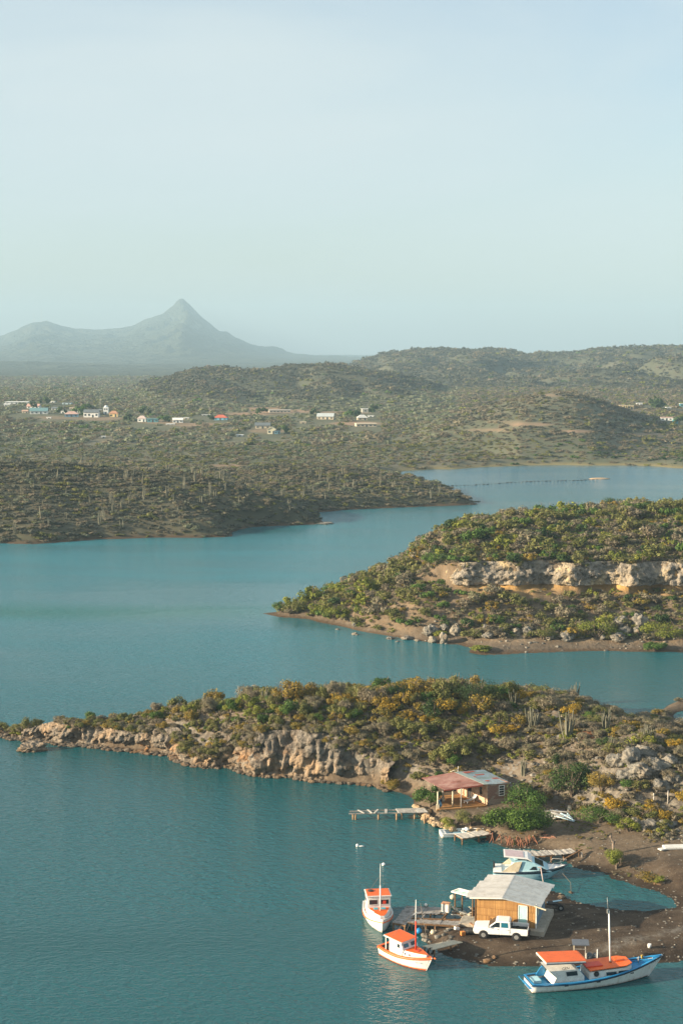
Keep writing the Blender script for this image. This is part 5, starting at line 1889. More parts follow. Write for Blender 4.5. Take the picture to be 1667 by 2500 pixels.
# ------------------------------------------------------------------ boats
class Hull:
    def __init__(s, L, B, fs, fb, tr=.7, rake=.08, dip=.1, n=26, draft=.45, full=2.0):
        s.__dict__.update(locals())

    def half(s, t):
        b = s.tr + (1 - s.tr) * math.sin(min(t / .42, 1) * math.pi / 2) if t < .42 else 1 - ((t - .42) / .58) ** s.full
        return max(.02, b) * s.B / 2

    def sheer(s, t):
        return s.fs + (s.fb - s.fs) * t ** 2.1 - s.dip * math.sin(math.pi * t) * .5

    def x(s, t, lev=1.0):
        return -s.L / 2 + s.L * t * (1 - s.rake * (1 - lev) * t ** 3) + .06 * s.L * 0

    def pt(s, t, lev, side):
        """lev 1 sheer .. 0 waterline .. -1 keel"""
        z1 = s.sheer(t)
        if lev >= 0:
            w = s.half(t) * (.80 - .18 * t ** 2 + (.20 + .18 * t ** 2) * lev ** .8)
            z = z1 * lev
        else:
            w = s.half(t) * (.80 - .18 * t ** 2) * (1 + lev) ** .6
            z = s.draft * lev
        return (s.x(t, lev), side * w, z)

    def shell(s, lo, hi, steps, mat, name, parent):
        m = MB()
        for side in (-1, 1):
            V, F = [], []
            for i in range(s.n + 1):
                for j in range(steps + 1):
                    V.append(s.pt(i / s.n, lo + (hi - lo) * j / steps, side))
            for i in range(s.n):
                for j in range(steps):
                    a = i * (steps + 1) + j
                    F.append((a, a + steps + 1, a + steps + 2, a + 1))
            m.add(V, F, True)
        # transom and stem closure
        for t_ in (0, 1):
            for j in range(steps):
                l0, l1 = lo + (hi - lo) * j / steps, lo + (hi - lo) * (j + 1) / steps
                m.add([s.pt(t_, l0, -1), s.pt(t_, l0, 1), s.pt(t_, l1, 1), s.pt(t_, l1, -1)], [(0, 1, 2, 3)])
        return m.build(name, mat, parent)

    def rail(s, w, h, dz, mat, name, parent, t0=0, t1=1, out=.03, n=30):
        m = MB()
        for side in (-1, 1):
            V, F = [], []
            for i in range(n + 1):
                t_ = t0 + (t1 - t0) * i / n
                x, y, z = s.pt(t_, 1, side)
                yo, yi = y + side * out, side * max(0.0, abs(y) - w)
                V += [(x, yo, z + dz), (x, yi, z + dz), (x, yi, z + dz + h), (x, yo, z + dz + h)]
            for i in range(n):
                a = i * 4
                for j in range(4):
                    F.append((a + j, a + (j + 1) % 4, a + 4 + (j + 1) % 4, a + 4 + j))
            F += [(0, 1, 2, 3), (n * 4 + 3, n * 4 + 2, n * 4 + 1, n * 4)]
            m.add(V, F)
        if t0 == 0:
            a, b = s.pt(0, 1, -1), s.pt(0, 1, 1)
            m.box((a[0] + w / 2 - .02, 0, a[2] + dz + h / 2 + .001), (w, abs(b[1] - a[1]) + 2 * out - .01, h + .004))
        return m.build(name, mat, parent)

    def deck(s, t0, t1, dz, mat, name, parent, inset=.06, th=.05, n=20):
        m = MB()
        V, F = [], []
        for i in range(n + 1):
            t_ = t0 + (t1 - t0) * i / n
            x, y, z = s.pt(t_, 1, 1)
            y = max(.01, y - inset)
            V += [(x, -y, z + dz), (x, y, z + dz), (x, y, z + dz - th), (x, -y, z + dz - th)]
        for i in range(n):
            a = i * 4
            for j in range(4):
                F.append((a + j, a + (j + 1) % 4, a + 4 + (j + 1) % 4, a + 4 + j))
        F += [(0, 1, 2, 3), (n * 4 + 3, n * 4 + 2, n * 4 + 1, n * 4)]
        m.add(V, F)
        return m.build(name, mat, parent)


def cabin_outline(h, t0, t1, inset, n=8):
    """plan outline following the sheer, [-y side then +y side]"""
    a = [(h.x(t0 + (t1 - t0) * i / n), -(max(.05, h.half(t0 + (t1 - t0) * i / n) - inset))) for i in range(n + 1)]
    return a + [(x, -y) for x, y in a[::-1]]


def extrude_plan(pl, z0, z1, taper=1.0, sh=0.0):
    n = len(pl)
    z0 = z0 if callable(z0) else (lambda x, v=z0: v)
    z1 = z1 if callable(z1) else (lambda x, v=z1: v)
    V = [(x, y, z0(x)) for x, y in pl] + [(x + sh, y * taper, z1(x)) for x, y in pl]
    F = [tuple(range(n))[::-1], tuple(range(n, 2 * n))] + [(i, (i + 1) % n, (i + 1) % n + n, i + n) for i in range(n)]
    return V, F


def frame_window(parent, c, w, h, n, up=(0, 0, 1), frame=None, glass=None, fw=.06, th=.03, name='window', skew=0.0):
    """window with a frame part and a pane sub-part lying on a wall of normal n"""
    c, n, up = Vector(c), Vector(n).normalized(), Vector(up)
    r = up.cross(n).normalized()
    up = n.cross(r).normalized()

    def P(u, v, d):
        return c + r * (u + skew * v) + up * v + n * d
    m = MB()
    for (u0, u1, v0, v1) in ((-w / 2, w / 2, h / 2 - fw, h / 2), (-w / 2, w / 2, -h / 2, -h / 2 + fw), (-w / 2, -w / 2 + fw, -h / 2 + fw, h / 2 - fw), (w / 2 - fw, w / 2, -h / 2 + fw, h / 2 - fw)):
        V = [P(u, v, d) for d in (-.02, th) for u, v in ((u0, v0), (u1, v0), (u1, v1), (u0, v1))]
        m.add(V, [(3, 2, 1, 0), (4, 5, 6, 7), (0, 1, 5, 4), (1, 2, 6, 5), (2, 3, 7, 6), (3, 0, 4, 7)])
    f = m.build(name, frame, parent)
    w2, h2 = w / 2 - fw, h / 2 - fw
    V = [P(u, v, d) for d in (-.015, th * .4) for u, v in ((-w2, -h2), (w2, -h2), (w2, h2), (-w2, h2))]
    MB().add(V, [(3, 2, 1, 0), (4, 5, 6, 7), (0, 1, 5, 4), (1, 2, 6, 5), (2, 3, 7, 6), (3, 0, 4, 7)]).build('pane', glass, f)
    return f


def heading(p, q):
    return math.atan2(q[1] - p[1], q[0] - p[0])


# ---- boat A: white boat bow-on, orange decks
bowA = G(934, 2281, 0)
L = 6.4
hd = math.radians(-84)
bA = thing('fishing_boat', 'white fishing boat seen bow on with orange roof and all white mast', 'boat', (bowA[0] - math.cos(hd) * L * .46, bowA[1] - math.sin(hd) * L * .46, 0), hd, 'orange and white fishing boats')
h = Hull(L, 2.75, .85, 1.45, .8, .10, .15)
h.shell(0.0, 1, 8, HULLW, 'hull', bA)
h.shell(-1, 0.0, 4, KEEL, 'keel', bA)
h.rail(.10, .06, -.30, ORANGE, 'rub_rail', bA, out=.035)
h.rail(.14, .05, 0.0, WHITE2, 'gunwale', bA)
h.deck(.03, .97, -.06, ORANGE, 'deck', bA)
pl = cabin_outline(h, .52, .90, .22)
V, F = extrude_plan(pl, 1.0, lambda x: 1.50 + .05 * x, .96)
MB().add(V, F).build('fore_cabin', WHITE, bA)
pl2 = [(x, y * .86) for x, y in pl]
V, F = extrude_plan(pl2, lambda x: 1.49 + .05 * x, lambda x: 1.53 + .05 * x)
MB().add(V, F).build('fore_deck', ORANGE, bA)
wh = MB().box((-.55, 0, 1.75), (1.7, 2.25, 1.75), taper=(.96, .98)).build('wheelhouse', WHITE, bA, .03)
MB().box((-.58, 0, 2.66), (1.95, 2.40, .09)).build('roof', WHITE2, bA, .02)
MB().box((-.58, 0, 2.722), (1.72, 2.18, .04)).build('roof_panel', ORANGE, bA)
for s in (-1, 1):
    frame_window(bA, (.315, s * .53, 2.10), .86, .52, (1, 0, .02), frame=WHITE2, glass=M_GLASS, fw=.04)
    MB().box((.72, s * .36, 1.60), (.34, .42, .12)).build('seat', TEAL, bA, .02)
    MB().bar((1.0, s * .85, 1.58), (1.55, s * .62, 1.60), .05).build('deck_cleat', WHITE2, bA)
    frame_window(bA, (-.55, s * 1.125, 2.1), .9, .5, (0, s, .01), frame=WHITE2, glass=M_GLASS, fw=.04)
MB().box((.345, .50, 2.06), (.03, .30, .30)).build('red_curtain', REDP, bA)
MB().tube((1.15, 0, 1.45), (1.12, 0, 4.0), .075, .06).build('mast', WHITE, bA)
MB().tube((1.12, 0, 4.0), (1.10, 0, 6.1), .045, .02).build('topmast', WHITE, bA)
MB().disc((-.9, -.65, 2.77), (0, 0, 1), .28, .08, 14).build('hatch', DARK, bA)
MB().path([(1.12, 0, 5.0), (-.3, -1.05, 2.75)], .012).path([(1.12, 0, 5.0), (-.3, 1.05, 2.75)], .012).build('rigging', ROPE, bA)
MB().bar(h.pt(1, 1, 0), h.pt(1, -.2, 0), .07).build('stem', WHITE2, bA)

# ---- boat B: turned boat with red lower mast
L = 5.9
pb, ps = G(1044, 2376, 0), G(936, 2328, 0)
hd = heading(ps, pb)
cB = G(992, 2353, 0)
bB = thing('fishing_boat', 'white fishing boat with orange trim and red lower mast, three portholes in its cabin side', 'boat', (cB[0] + .15, cB[1] + .35, 0), hd, 'orange and white fishing boats')
h = Hull(L, 2.35, .82, 1.30, .78, .10, .16)
h.shell(0.10, 1, 8, HULLW, 'hull', bB)
h.shell(-.02, 0.10, 2, ORANGE, 'boot_stripe', bB)
h.shell(-1, -.02, 4, KEEL, 'keel', bB)
h.rail(.05, .10, -.14, ORANGE, 'rub_rail', bB, out=.045)
h.rail(.22, .05, 0.0, ORANGE, 'gunwale', bB, out=.035)
h.deck(.03, .97, -.12, ORANGE, 'deck', bB)
MB().box((-2.35, 0, .74), (1.0, 1.3, .10)).build('stern_well', DARK, bB)
pl = cabin_outline(h, .40, .90, .26)
V, F = extrude_plan(pl, .85, lambda x: 1.38 + .02 * x, .93)
MB().add(V, F).build('fore_cabin', WHITE, bB)
V, F = extrude_plan([(x, y * .86) for x, y in pl], lambda x: 1.37 + .02 * x, lambda x: 1.41 + .02 * x)
MB().add(V, F).build('fore_deck', ORANGE, bB)
for i in range(3):
    t_ = .50 + i * .075
    y_ = -(h.half(t_) - .26) * .965
    w_ = MB().disc((h.x(t_), y_, 1.14), (0.05, -1, .05), .105, .05, 14).build('porthole', STEEL, bB)
    MB().disc((h.x(t_), y_ - .012, 1.14), (0.05, -1, .05), .075, .05, 14).build('pane', M_GLASS, w_)
MB().prism([(-1.45, .85), (.12, .85), (.30, 1.38), (.02, 2.02), (-1.45, 2.02)], 'y', -.92, .92).build('wheelhouse', WHITE, bB, .02)
MB().box((-.95, 0, 2.07), (2.35, 2.05, .10), ry=.03).build('roof', WHITE2, bB, .02)
MB().box((-.95, 0, 2.135), (2.18, 1.86, .04), ry=.03).build('roof_panel', ORANGE, bB)
for s in (-1, 1):
    frame_window(bB, (.17, s * .44, 1.70), .72, .44, (.64, 0, .28), frame=WHITE, glass=M_GLASSB if s < 0 else M_GLASS, fw=.05)
    frame_window(bB, (-.25, s * .925, 1.68), .42, .44, (0, s, 0), frame=WHITE, glass=M_GLASS, fw=.045)
    MB().bar((-1.95, s * .85, .8), (-1.95, s * .85, 2.05), .06).build('roof_post', WHITE, bB)
MB().tube((.95, 0, 1.38), (.95, 0, 4.05), .075, .065).build('mast', REDP, bB)
MB().tube((.95, 0, 4.05), (.95, 0, 6.0), .06, .03).bar((.95, -.3, 4.75), (.95, .3, 4.75), .05).build('topmast', WHITE, bB)
MB().box((1.15, 0, 1.45), (.5, .34, .08)).build('hatch', REDP, bB)
MB().path([(.95, 0, 5.2), (-1.2, -.9, 2.15)], .012).path([(.95, 0, 5.2), (-1.2, .9, 2.15)], .012).path([(.95, 0, 5.2), (2.9, 0, 1.35)], .012).build('rigging', ROPE, bB)
MB().bar(h.pt(1, 1.03, 0), h.pt(1, -.2, 0), .09).build('stem', WHITE, bB)
t_ = .83
p_ = h.pt(t_, .62, -1)
q_ = h.pt(t_ + .06, .62, -1)
text('registration', 'NC 148', .20, GREYD, bB, (p_[0], p_[1] - .03, p_[2]), (math.radians(78), 0, math.atan2(q_[1] - p_[1], q_[0] - p_[0])))
MB().ellip((3.2, .12, 1.32), (.16, .09, .06), 8, 6).build('bow_roller', ORANGE, bB)

# ---- boat C: big blue and white boat
ps, pb = G(1300, 2422, 0), G(1592, 2393, 0)
hd = heading(ps, pb) + math.radians(1.5)
L = 12.3
h = Hull(L, 3.0, .80, 1.75, .72, .10, .30, 34, .5, 2.1)
mid = G(1446, 2403, 0)
bC = thing('fishing_boat', 'long blue and white wooden fishing boat with orange roof nearest the camera', 'boat', (mid[0] + .35, mid[1] + .55, 0), hd)
h.shell(.06, .90, 8, HULLW, 'hull', bC)
h.shell(-1, .06, 4, KEEL, 'keel', bC)
h.shell(.90, 1.0, 2, BLUE, 'sheer_strake', bC)
h.rail(.04, .05, -.13, NAVY, 'rub_rail', bC, out=.05)
h.rail(.16, .05, 0, BLUE, 'gunwale', bC, out=.03)
h.deck(.02, .30, -.42, BLUE, 'stern_deck', bC, .24)
h.deck(.30, .98, -.16, BLUE, 'side_deck', bC)
h.deck(.93, .995, .01, BLUE, 'bow_deck', bC, .02)
MB().box((-4.9, .3, .62), (.7, 1.0, .30)).build('thwart', BLUEL, bC, .02)
WX = len(bC.children)
# wheelhouse with overhanging roof
y_ = 1.02
MB().prism([(-3.85, .55), (-1.0, .55), (-1.0, 1.30), (-1.55, 2.32), (-4.25, 2.42), (-3.55, 1.45)], 'y', -y_, y_).build('wheelhouse', WHITE2, bC, .02)
MB().prism([(-4.7, .60), (-3.8, .60), (-3.8, 1.6), (-4.05, 1.9), (-4.25, 1.6)], 'y', y_ - .06, y_ + .02).build('wing_board', BLUE, bC)
MB().prism([(-5.05, 2.52), (-1.45, 2.32), (-1.45, 2.42), (-5.05, 2.66)], 'y', -1.16, 1.16).build('roof', WHITE2, bC, .02)
MB().prism([(-4.98, 2.665), (-1.38, 2.425), (-1.20, 2.36), (-1.20, 2.40), (-1.38, 2.47), (-4.98, 2.71)], 'y', -1.10, 1.10).build('roof_panel', ORANGE, bC)
MB().bar((-5.0, -1.19, 2.52), (-1.4, -1.19, 2.30), .05, .05).build('roof_trim', NAVY, bC)
frame_window(bC, (-2.15, -y_ - .002, 1.82), .98, .56, (0, -1, 0), frame=NAVY, glass=M_GLASS, fw=.05, skew=-.15)
frame_window(bC, (-2.15, y_ + .002, 1.82), .98, .56, (0, 1, 0), frame=NAVY, glass=M_GLASS, fw=.05)
text('lettering', 'GEN', .33, NAVY, bC, (-3.22, -y_ - .012, 1.93), (math.pi / 2, 0, 0))
for ch in list(bC.children)[WX:]:
    ch.location.x -= .5
    ch.scale.z *= .80
    ch.location.z = .12 + ch.location.z * .80
# trunk cabin
TX = len(bC.children)
pl = [(-1.0, -1.05), (2.35, -1.00), (3.0, -.62), (3.0, .62), (2.35, 1.00), (-1.0, 1.05)]
V, F = extrude_plan(pl, .65, lambda x: 1.50 + .03 * x, .97)
MB().add(V, F).build('trunk_cabin', WHITE2, bC)
V, F = extrude_plan([(x * 1.01, y * 1.05) for x, y in pl], lambda x: 1.50 + .03 * x, lambda x: 1.57 + .03 * x)
MB().add(V, F).build('cabin_top', ORANGE, bC, .01)
MB().box((-.35, -.1, 1.60), (1.5, .9, .13)).build('hatch', REDP, bC, .01)
MB().box((2.15, .1, 1.68), (.7, .45, .08)).build('hatch', ORANGE, bC, .01)
MB().disc((-.42, -1.055, 1.16), (0, -1, 0), .235, .06, 20).build('porthole', BLACK, bC)
for x_ in (.95, 2.05 + .05):
    frame_window(bC, (x_, -1.045 if x_ < 1.5 else -1.02, 1.15), 1.02, .42, (0, -1, .03), frame=WHITE2, glass=M_GLASS, fw=.03, skew=-.1)
for ch in list(bC.children)[TX:]:
    ch.scale.z *= .84
    ch.location.z = .10 + ch.location.z * .84
MB().tube((1.32, 0, 1.30), (1.08, 0, 6.2), .095, .065).build('mast', WHITE, bC)
MB().tube((1.33, 0, 1.33), (1.31, 0, 1.66), .15, .11).build('mast_boot', BLACK, bC)
MB().tube((1.02, .02, 6.1), (.90, .02, 7.4), .022, .012).box((1.0, 0, 6.15), (.18, .12, .35)).build('aerial', STEEL, bC)
MB().tube((4.0, .15, 1.2), (4.0, .15, 1.75), .06, .05).tube((3.85, .15, 1.62), (4.15, .15, 1.62), .04, .04).build('bitt', STEEL, bC)
MB().box((4.5, .5, 1.55), (.16, .16, .3)).build('lantern', painted('brass_yellow', (.45, .30, .06), .5, .1), bC)
for t_ in (.235, .47, .74):
    p_ = h.pt(t_, .74, -1)
    MB().box((p_[0], p_[1] - .01, p_[2]), (.34, .05, .09)).build('scupper', BLACK, bC)
p_ = h.pt(.955, .83, -1)
q_ = h.pt(.985, .83, -1)
text('registration', 'K 7046', .22, NAVY, bC, (p_[0] - .25, p_[1] - .09, p_[2] - .02), (math.radians(74), 0, math.atan2(q_[1] - p_[1], q_[0] - p_[0])))
MB().bar(h.pt(1, 1.02, 0), h.pt(1, -.1, 0), .10).build('stem', WHITE2, bC)

# ---- boat D: cabin cruiser
pm = G(1300, 2147, 0)
bD = thing('motor_cruiser', 'white and pale blue cabin cruiser moored behind the shed', 'boat', (pm[0] - .15, pm[1] + .9, 0), math.radians(-5))
h = Hull(7.6, 2.7, .80, 1.35, .86, .22, .0, 26, .45, 2.4)
h.shell(.0, .70, 6, BLUEL, 'hull', bD)
h.shell(-1, 0, 4, WHITE2, 'bottom', bD)
h.shell(.70, .92, 2, NAVY, 'hull_stripe', bD)
h.shell(.92, 1, 2, WHITE, 'topside', bD)
h.rail(.12, .05, -.02, NAVY, 'rub_rail', bD, .30, 1.0, .05)
h.deck(.0, .99, -.02, WHITE, 'deck', bD, .05)
MB().box((-3.35, 0, .62), (.85, 2.1, .55)).build('swim_platform', WHITE, bD, .05)
MB().box((-3.72, 0, 1.05), (.18, .5, .7)).build('engine_mount', BLACK, bD, .03)
MB().prism([(-2.9, .8), (-1.3, .8), (-.9, 1.95), (-1.7, 1.80)], 'y', -1.18, -1.12).build('side_screen', CREAM, bD)
MB().prism([(-2.9, .8), (-1.3, .8), (-.9, 1.95), (-1.7, 1.80)], 'y', 1.12, 1.18).build('side_screen', CREAM, bD)
MB().prism([(-2.0, .78), (2.15, .88), (1.35, 1.34), (.35, 1.78), (-.45, 1.95), (-1.3, 1.95), (-1.65, 1.9)], 'y', -1.06, 1.06).build('cabin', BLUEL, bD, .05)
MB().prism([(-2.75, 2.34), (-.35, 2.16), (.10, 1.93), (.15, 1.99), (-.3, 2.26), (-2.75, 2.44)], 'y', -1.12, 1.12).build('hardtop', WHITE, bD, .02)
MB().prism([(-2.6, 2.442), (-.75, 2.31), (-.75, 2.33), (-2.6, 2.462)], 'y', -.9, .9).build('hardtop_panel', PINK, bD)
for s in (-1, 1):
    MB().prism([(-1.9, 1.8), (-1.5, 1.8), (-1.9, 2.34), (-2.3, 2.34)], 'y', s * 1.0 - .03, s * 1.0 + .03).build('roof_support', BLUEL, bD)
    fr = MB().prism([(-1.32, 1.22), (-1.02, 1.22), (-.92, 1.72), (-1.22, 1.72)], 'y', s * 1.07 - .02, s * 1.07 + .02).build('window', NAVY, bD)
    MB().prism([(-1.25, 1.29), (-1.07, 1.29), (-.99, 1.66), (-1.17, 1.66)], 'y', s * 1.075 - .025, s * 1.075 + .025).build('pane', M_PANE, fr)
    MB().prism([(-.15, 1.06), (.62, 1.06), (.50, 1.42), (.20, 1.40)], 'y', s * 1.07 - .02, s * 1.07 + .02).build('window', M_GLASS, bD)
    MB().prism([(.82, 1.06), (1.72, 1.06), (1.28, 1.24), (.98, 1.40)], 'y', s * 1.07 - .02, s * 1.07 + .02).build('window', M_GLASS, bD)
MB().add([(1.30, -.85, 1.385), (.42, -.85, 1.77), (.42, .85, 1.77), (1.30, .85, 1.385)], [(0, 1, 2, 3)]).build('windscreen', M_GLASS, bD)
m = MB()
for s in (-1, 1):
    m.path([(1.9, s * .85, 1.15), (2.3, s * .75, 1.70), (3.7, s * .12, 1.88)], .018)
    m.path([(3.0, s * .5, 1.2), (3.15, s * .38, 1.80)], .015)
m.build('bow_rail', STEEL, bD)
MB().tube((-.6, .2, 2.2), (-.7, .2, 2.75), .02, .012).build('antenna', STEEL, bD)
p_ = h.pt(.70, .36, -1)
text('registration', 'NC 348', .30, NAVY, bD, (p_[0], p_[1] - .10, p_[2] + .02), (math.radians(74), 0, .10))

# ---- skiff E
pe = G(1128, 2043, 0)
bE = thing('skiff', 'small open white skiff with pale blue inside tied behind the little dock', 'boat', (pe[0], pe[1] + .5, 0), math.radians(8))
h = Hull(4.9, 1.75, .48, .62, .85, .08, .06, 20, .25)
h.shell(0, 1, 5, HULLW, 'hull', bE)
h.shell(-1, 0, 3, KEEL, 'bottom', bE)
h.rail(.15, .05, 0, WHITE, 'gunwale', bE)
h.deck(.05, .97, -.28, BLUEL, 'floor', bE, .08)
h.deck(.0, .12, -.02, WHITE, 'stern_seat', bE, .05)
MB().box((.1, 0, .42), (.28, 1.4, .06)).build('thwart', WHITE2, bE)
for i_, (dx, dy, r_) in enumerate(((0.7, .1, .26), (.95, -.05, .2), (.85, .25, .22))):
    pass
bag = thing('bundle', 'crumpled white sail bundle lying in the skiff', 'bundle', (pe[0] + .45, pe[1] + .6, .62))
m = MB()
for k_ in range(7):
    m.ellip((random.uniform(-.35, .35), random.uniform(-.2, .2), random.uniform(-.05, .14)), (random.uniform(.16, .3), random.uniform(.12, .2), random.uniform(.1, .18)), 9, 6)
m.build('cloth', WHITE, bag)

# ---- white dinghy pulled up behind the long boat
pd = G(1384, 2345, .1)
dg_ = thing('dinghy', 'small white dinghy on the beach behind the orange wheelhouse roof', 'boat', (pd[0], pd[1] + .25, .12), math.radians(-4))
h = Hull(2.3, 1.1, .42, .52, .9, .08, .02, 14, .15)
h.shell(0, 1, 4, WHITE, 'hull', dg_)
h.shell(-1, 0, 2, WHITE2, 'bottom', dg_)
h.rail(.1, .04, 0, WHITE, 'gunwale', dg_)
h.deck(.05, .95, -.20, BLUEL, 'floor', dg_, .06)

# ------------------------------------------------------------------ shed on its slab
SR = math.radians(-17)
c0 = G(1233, 2258, 1.1)
shed = thing('shed', 'wooden boat shed with grey sheet roof and pale turquoise door', 'shed', (c0[0], c0[1], 0.0), SR)
W2, DP, Z0 = 2.80, 5.2, 1.05
# local frame: x along the front, y back, front wall plane y=0
MB().prism([(-W2 - .15, .3), (W2 + .85, .3), (W2 + .85, 1.05), (-W2 - .15, 1.05)], 'y', -.55, DP + .1).build('slab', CONC, shed, .03)
MB().prism([(-W2 - 1.9, .3), (-W2 - .152, .3), (-W2 - .152, .92), (-W2 - 1.5, .92)], 'y', -.35, 1.6).build('slab_apron', CONC, shed, .05)
t = NT('reed_cladding')
v = t.obj()
n1 = t.noise(v, 1.3, 5, .6, .3)
n2 = t.noise(v, 9, 3, .6, 0, (1, 1, .12))
c = t.ramp(n1, [(.3, (.36, .19, .065)), (.5, (.50, .28, .10)), (.7, (.60, .38, .17))])
c = t.mix(t.mr(n2, .45, .65, 0, .55), c, (.30, .15, .05))
oi_ = t.add('ShaderNodeObjectInfo')
c = t.mix(t.math('MULTIPLY', oi_.outputs['Random'], .6), c, (.26, .125, .045))
redp = t.math('MULTIPLY', t.mr(t.noise(v, 1.1, 3, .5, .2, (.5, 1, 2.2)), .60, .66), .75)
c = t.mix(redp, c, (.42, .09, .04))
t.col(c)
M_REED = t.set(.85, .2)
M_REEDD = painted('reed_gap', (.13, .065, .025), .9, .2, 3)
M_BLUEW = painted('blue_grey_wall', (.16, .24, .31), .85, .15, 2, (.10, .14, .18))
M_SHEET = painted('zinc_sheet', (.33, .36, .375), .55, .14, 1.1, (.20, .18, .16), .4, .0)
M_SHEETW = painted('pale_sheet', (.37, .365, .355), .6, .12, 1.2, (.27, .24, .20), .3, 0)
EAVE_L, EAVE_R, APEX, APX = 3.52, 3.36, 3.76, -.25


def roofz(x):
    return EAVE_L + (APEX - EAVE_L) * (x + W2) / (APX + W2) if x < APX else APEX + (EAVE_R - APEX) * (x - APX) / (W2 - APX)


MB().prism([(-W2, Z0), (W2, Z0), (W2, EAVE_R), (APX, APEX), (-W2, EAVE_L)], 'y', .03, .10).build('front_wall', M_REEDD, shed)
MB().prism([(-W2, Z0), (W2, Z0), (W2, EAVE_R), (APX, APEX), (-W2, EAVE_L)], 'y', DP - .07, DP).build('back_wall', M_BLUEW, shed)
MB().box((-W2 + .04, DP / 2, (Z0 + EAVE_L) / 2), (.08, DP - .22, EAVE_L - Z0)).build('side_wall', M_BLUEW, shed)
MB().box((W2 - .04, DP / 2, (Z0 + EAVE_R) / 2), (.08, DP - .22, EAVE_R - Z0)).build('side_wall', M_BLUEW, shed)
DX0, DX1 = 1.18, 2.02
# reed slats, each its own piece
sl_me = MB().box((0, 0, .5), (.098, .035, 1.0)).mesh('cladding_slat', M_REED, .008)
k_ = 0
x_ = -W2 + .055
while x_ < W2:
    top = roofz(x_) - .02
    mid_ = x_ > DX0 - .08 and x_ < DX1 + .08
    for zz0, zz1 in (((Z0 + .02, Z0 + .72), (Z0 + .735, Z0 + 1.45), (Z0 + 1.465, top)) if not mid_ else ((Z0 + 2.08, top),)):
        if zz1 - zz0 > .05:
            o = link('cladding_slat', sl_me, shed)
            o.location = (x_ + random.uniform(-.006, .006), .012 + random.uniform(-.006, .006), zz0)
            o.scale = (1, 1, zz1 - zz0)
    x_ += .108
for x_, m_ in ((-W2 - .03, M_REEDD), (W2 + .03, WHITE2)):
    MB().box((x_, .02, (Z0 + EAVE_R) / 2 + .02), (.10, .14, EAVE_R - Z0)).build('corner_post', m_, shed)
dr = MB().box(((DX0 + DX1) / 2, -.01, Z0 + 1.02), (DX1 - DX0 - .14, .05, 1.96)).build('door', painted('turquoise_door', (.42, .66, .62), .5, .06, 1.5, (.30, .50, .48)), shed, .01)
MB().tube((DX0 + .16, -.05, Z0 + 1.0), (DX0 + .28, -.05, Z0 + 1.0), .02).build('handle', STEEL, dr)
m = MB()
m.box((DX0 + .02, -.02, Z0 + 1.03), (.07, .10, 2.04)).box((DX1 - .02, -.02, Z0 + 1.03), (.07, .10, 2.04)).box(((DX0 + DX1) / 2, -.02, Z0 + 2.07), (DX1 - DX0 - .03, .10, .07))
m.build('door_frame', WHITE, shed)
frame_window(shed, (W2 + .003, 1.3, Z0 + 1.25), .8, .9, (1, 0, 0), frame=BLUEL, glass=M_PANE, fw=.08)
# roof sheets: separate overlapping corrugated strips
for side, xe, ze in ((-1, -W2 - .55, roofz(-W2) - (APEX - EAVE_L) * .55 / (W2 + APX)), (1, W2 + .62, EAVE_R - .13)):
    ns = 7
    for i in range(ns):
        y0 = -.42 + i * (DP + .95) / ns
        y1 = y0 + (DP + .95) / ns + .05
        ex = xe + side * random.uniform(-.12, .12) + (side * .0) - (.35 if (side < 0 and i < 2) else 0) - (0 if side > 0 else (-.45 if i > 4 else 0)) + (.18 * side * (i / ns) if side > 0 else 0)
        zz = .05 + .012 * (i % 2)
        V, F = [], []
        nn = 14
        for a_ in range(nn + 1):
            yv = y0 + (y1 - y0) * a_ / nn
            cz = .014 * math.cos(a_ * math.pi)
            zend = APEX + (ze - APEX) * abs(ex - APX) / abs(xe - APX)
            V += [(APX - side * .04, yv, APEX + zz + cz + .01), (ex, yv, zend + zz + cz), (ex, yv, zend + zz + cz - .02), (APX - side * .04, yv, APEX + zz + cz - .01)]
        for a_ in range(nn):
            b_ = a_ * 4
            for j in range(4):
                F.append((b_ + j, b_ + (j + 1) % 4, b_ + 4 + (j + 1) % 4, b_ + 4 + j))
        F += [(0, 1, 2, 3), (nn * 4 + 3, nn * 4 + 2, nn * 4 + 1, nn * 4)]
        MB().add(V, F).build('roof_sheet', M_SHEETW if side < 0 else M_SHEET, shed)
MB().bar((W2 - .1, -.46, EAVE_R + .02), (W2 + 1.0, -.50, EAVE_R - .22), .07, .12).build('fascia_board', CREAM, shed)
MB().bar((-W2 - .5, -.44, EAVE_L - .06), (APX, -.44, APEX + .0), .05, .10).build('barge_board', WHITE2, shed)
MB().bar((APX, -.44, APEX), (W2, -.44, EAVE_R + .02), .05, .10).build('barge_board', M_SHEET, shed)
# lean-to frame left of the shed
pf = [G(1102, 2178, 2.35), G(1121, 2171, 2.55), G(1160, 2181, 2.85), G(1157, 2192, 2.75)]
lt = thing('canopy_frame', 'pale wooden canopy frame with a cloudy green sheet sticking out left of the shed', 'canopy', (pf[0][0], pf[0][1], 0))
o0 = Vector((pf[0][0], pf[0][1], 0))
q = [Vector(p) - o0 for p in pf]
MB().quadbox(q, .03).build('sheet', painted('cloudy_sheet', (.42, .60, .52), .4, .12, 3), lt)
for a_, b_ in ((0, 1), (1, 2), (2, 3), (3, 0)):
    MB().bar(q[a_] + Vector((0, 0, .05)), q[b_] + Vector((0, 0, .05 + .002 * a_)), .16, .09).build('rail', WHITE2, lt)
for a_, f_ in ((0, .15), (3, .1), (1, .2)):
    p = q[a_] * (1 - f_) + q[(a_ + 2) % 4] * f_
    MB().tube((p.x, p.y, .1), (p.x, p.y, p.z - .03), .07).build('post', WOODB, lt)

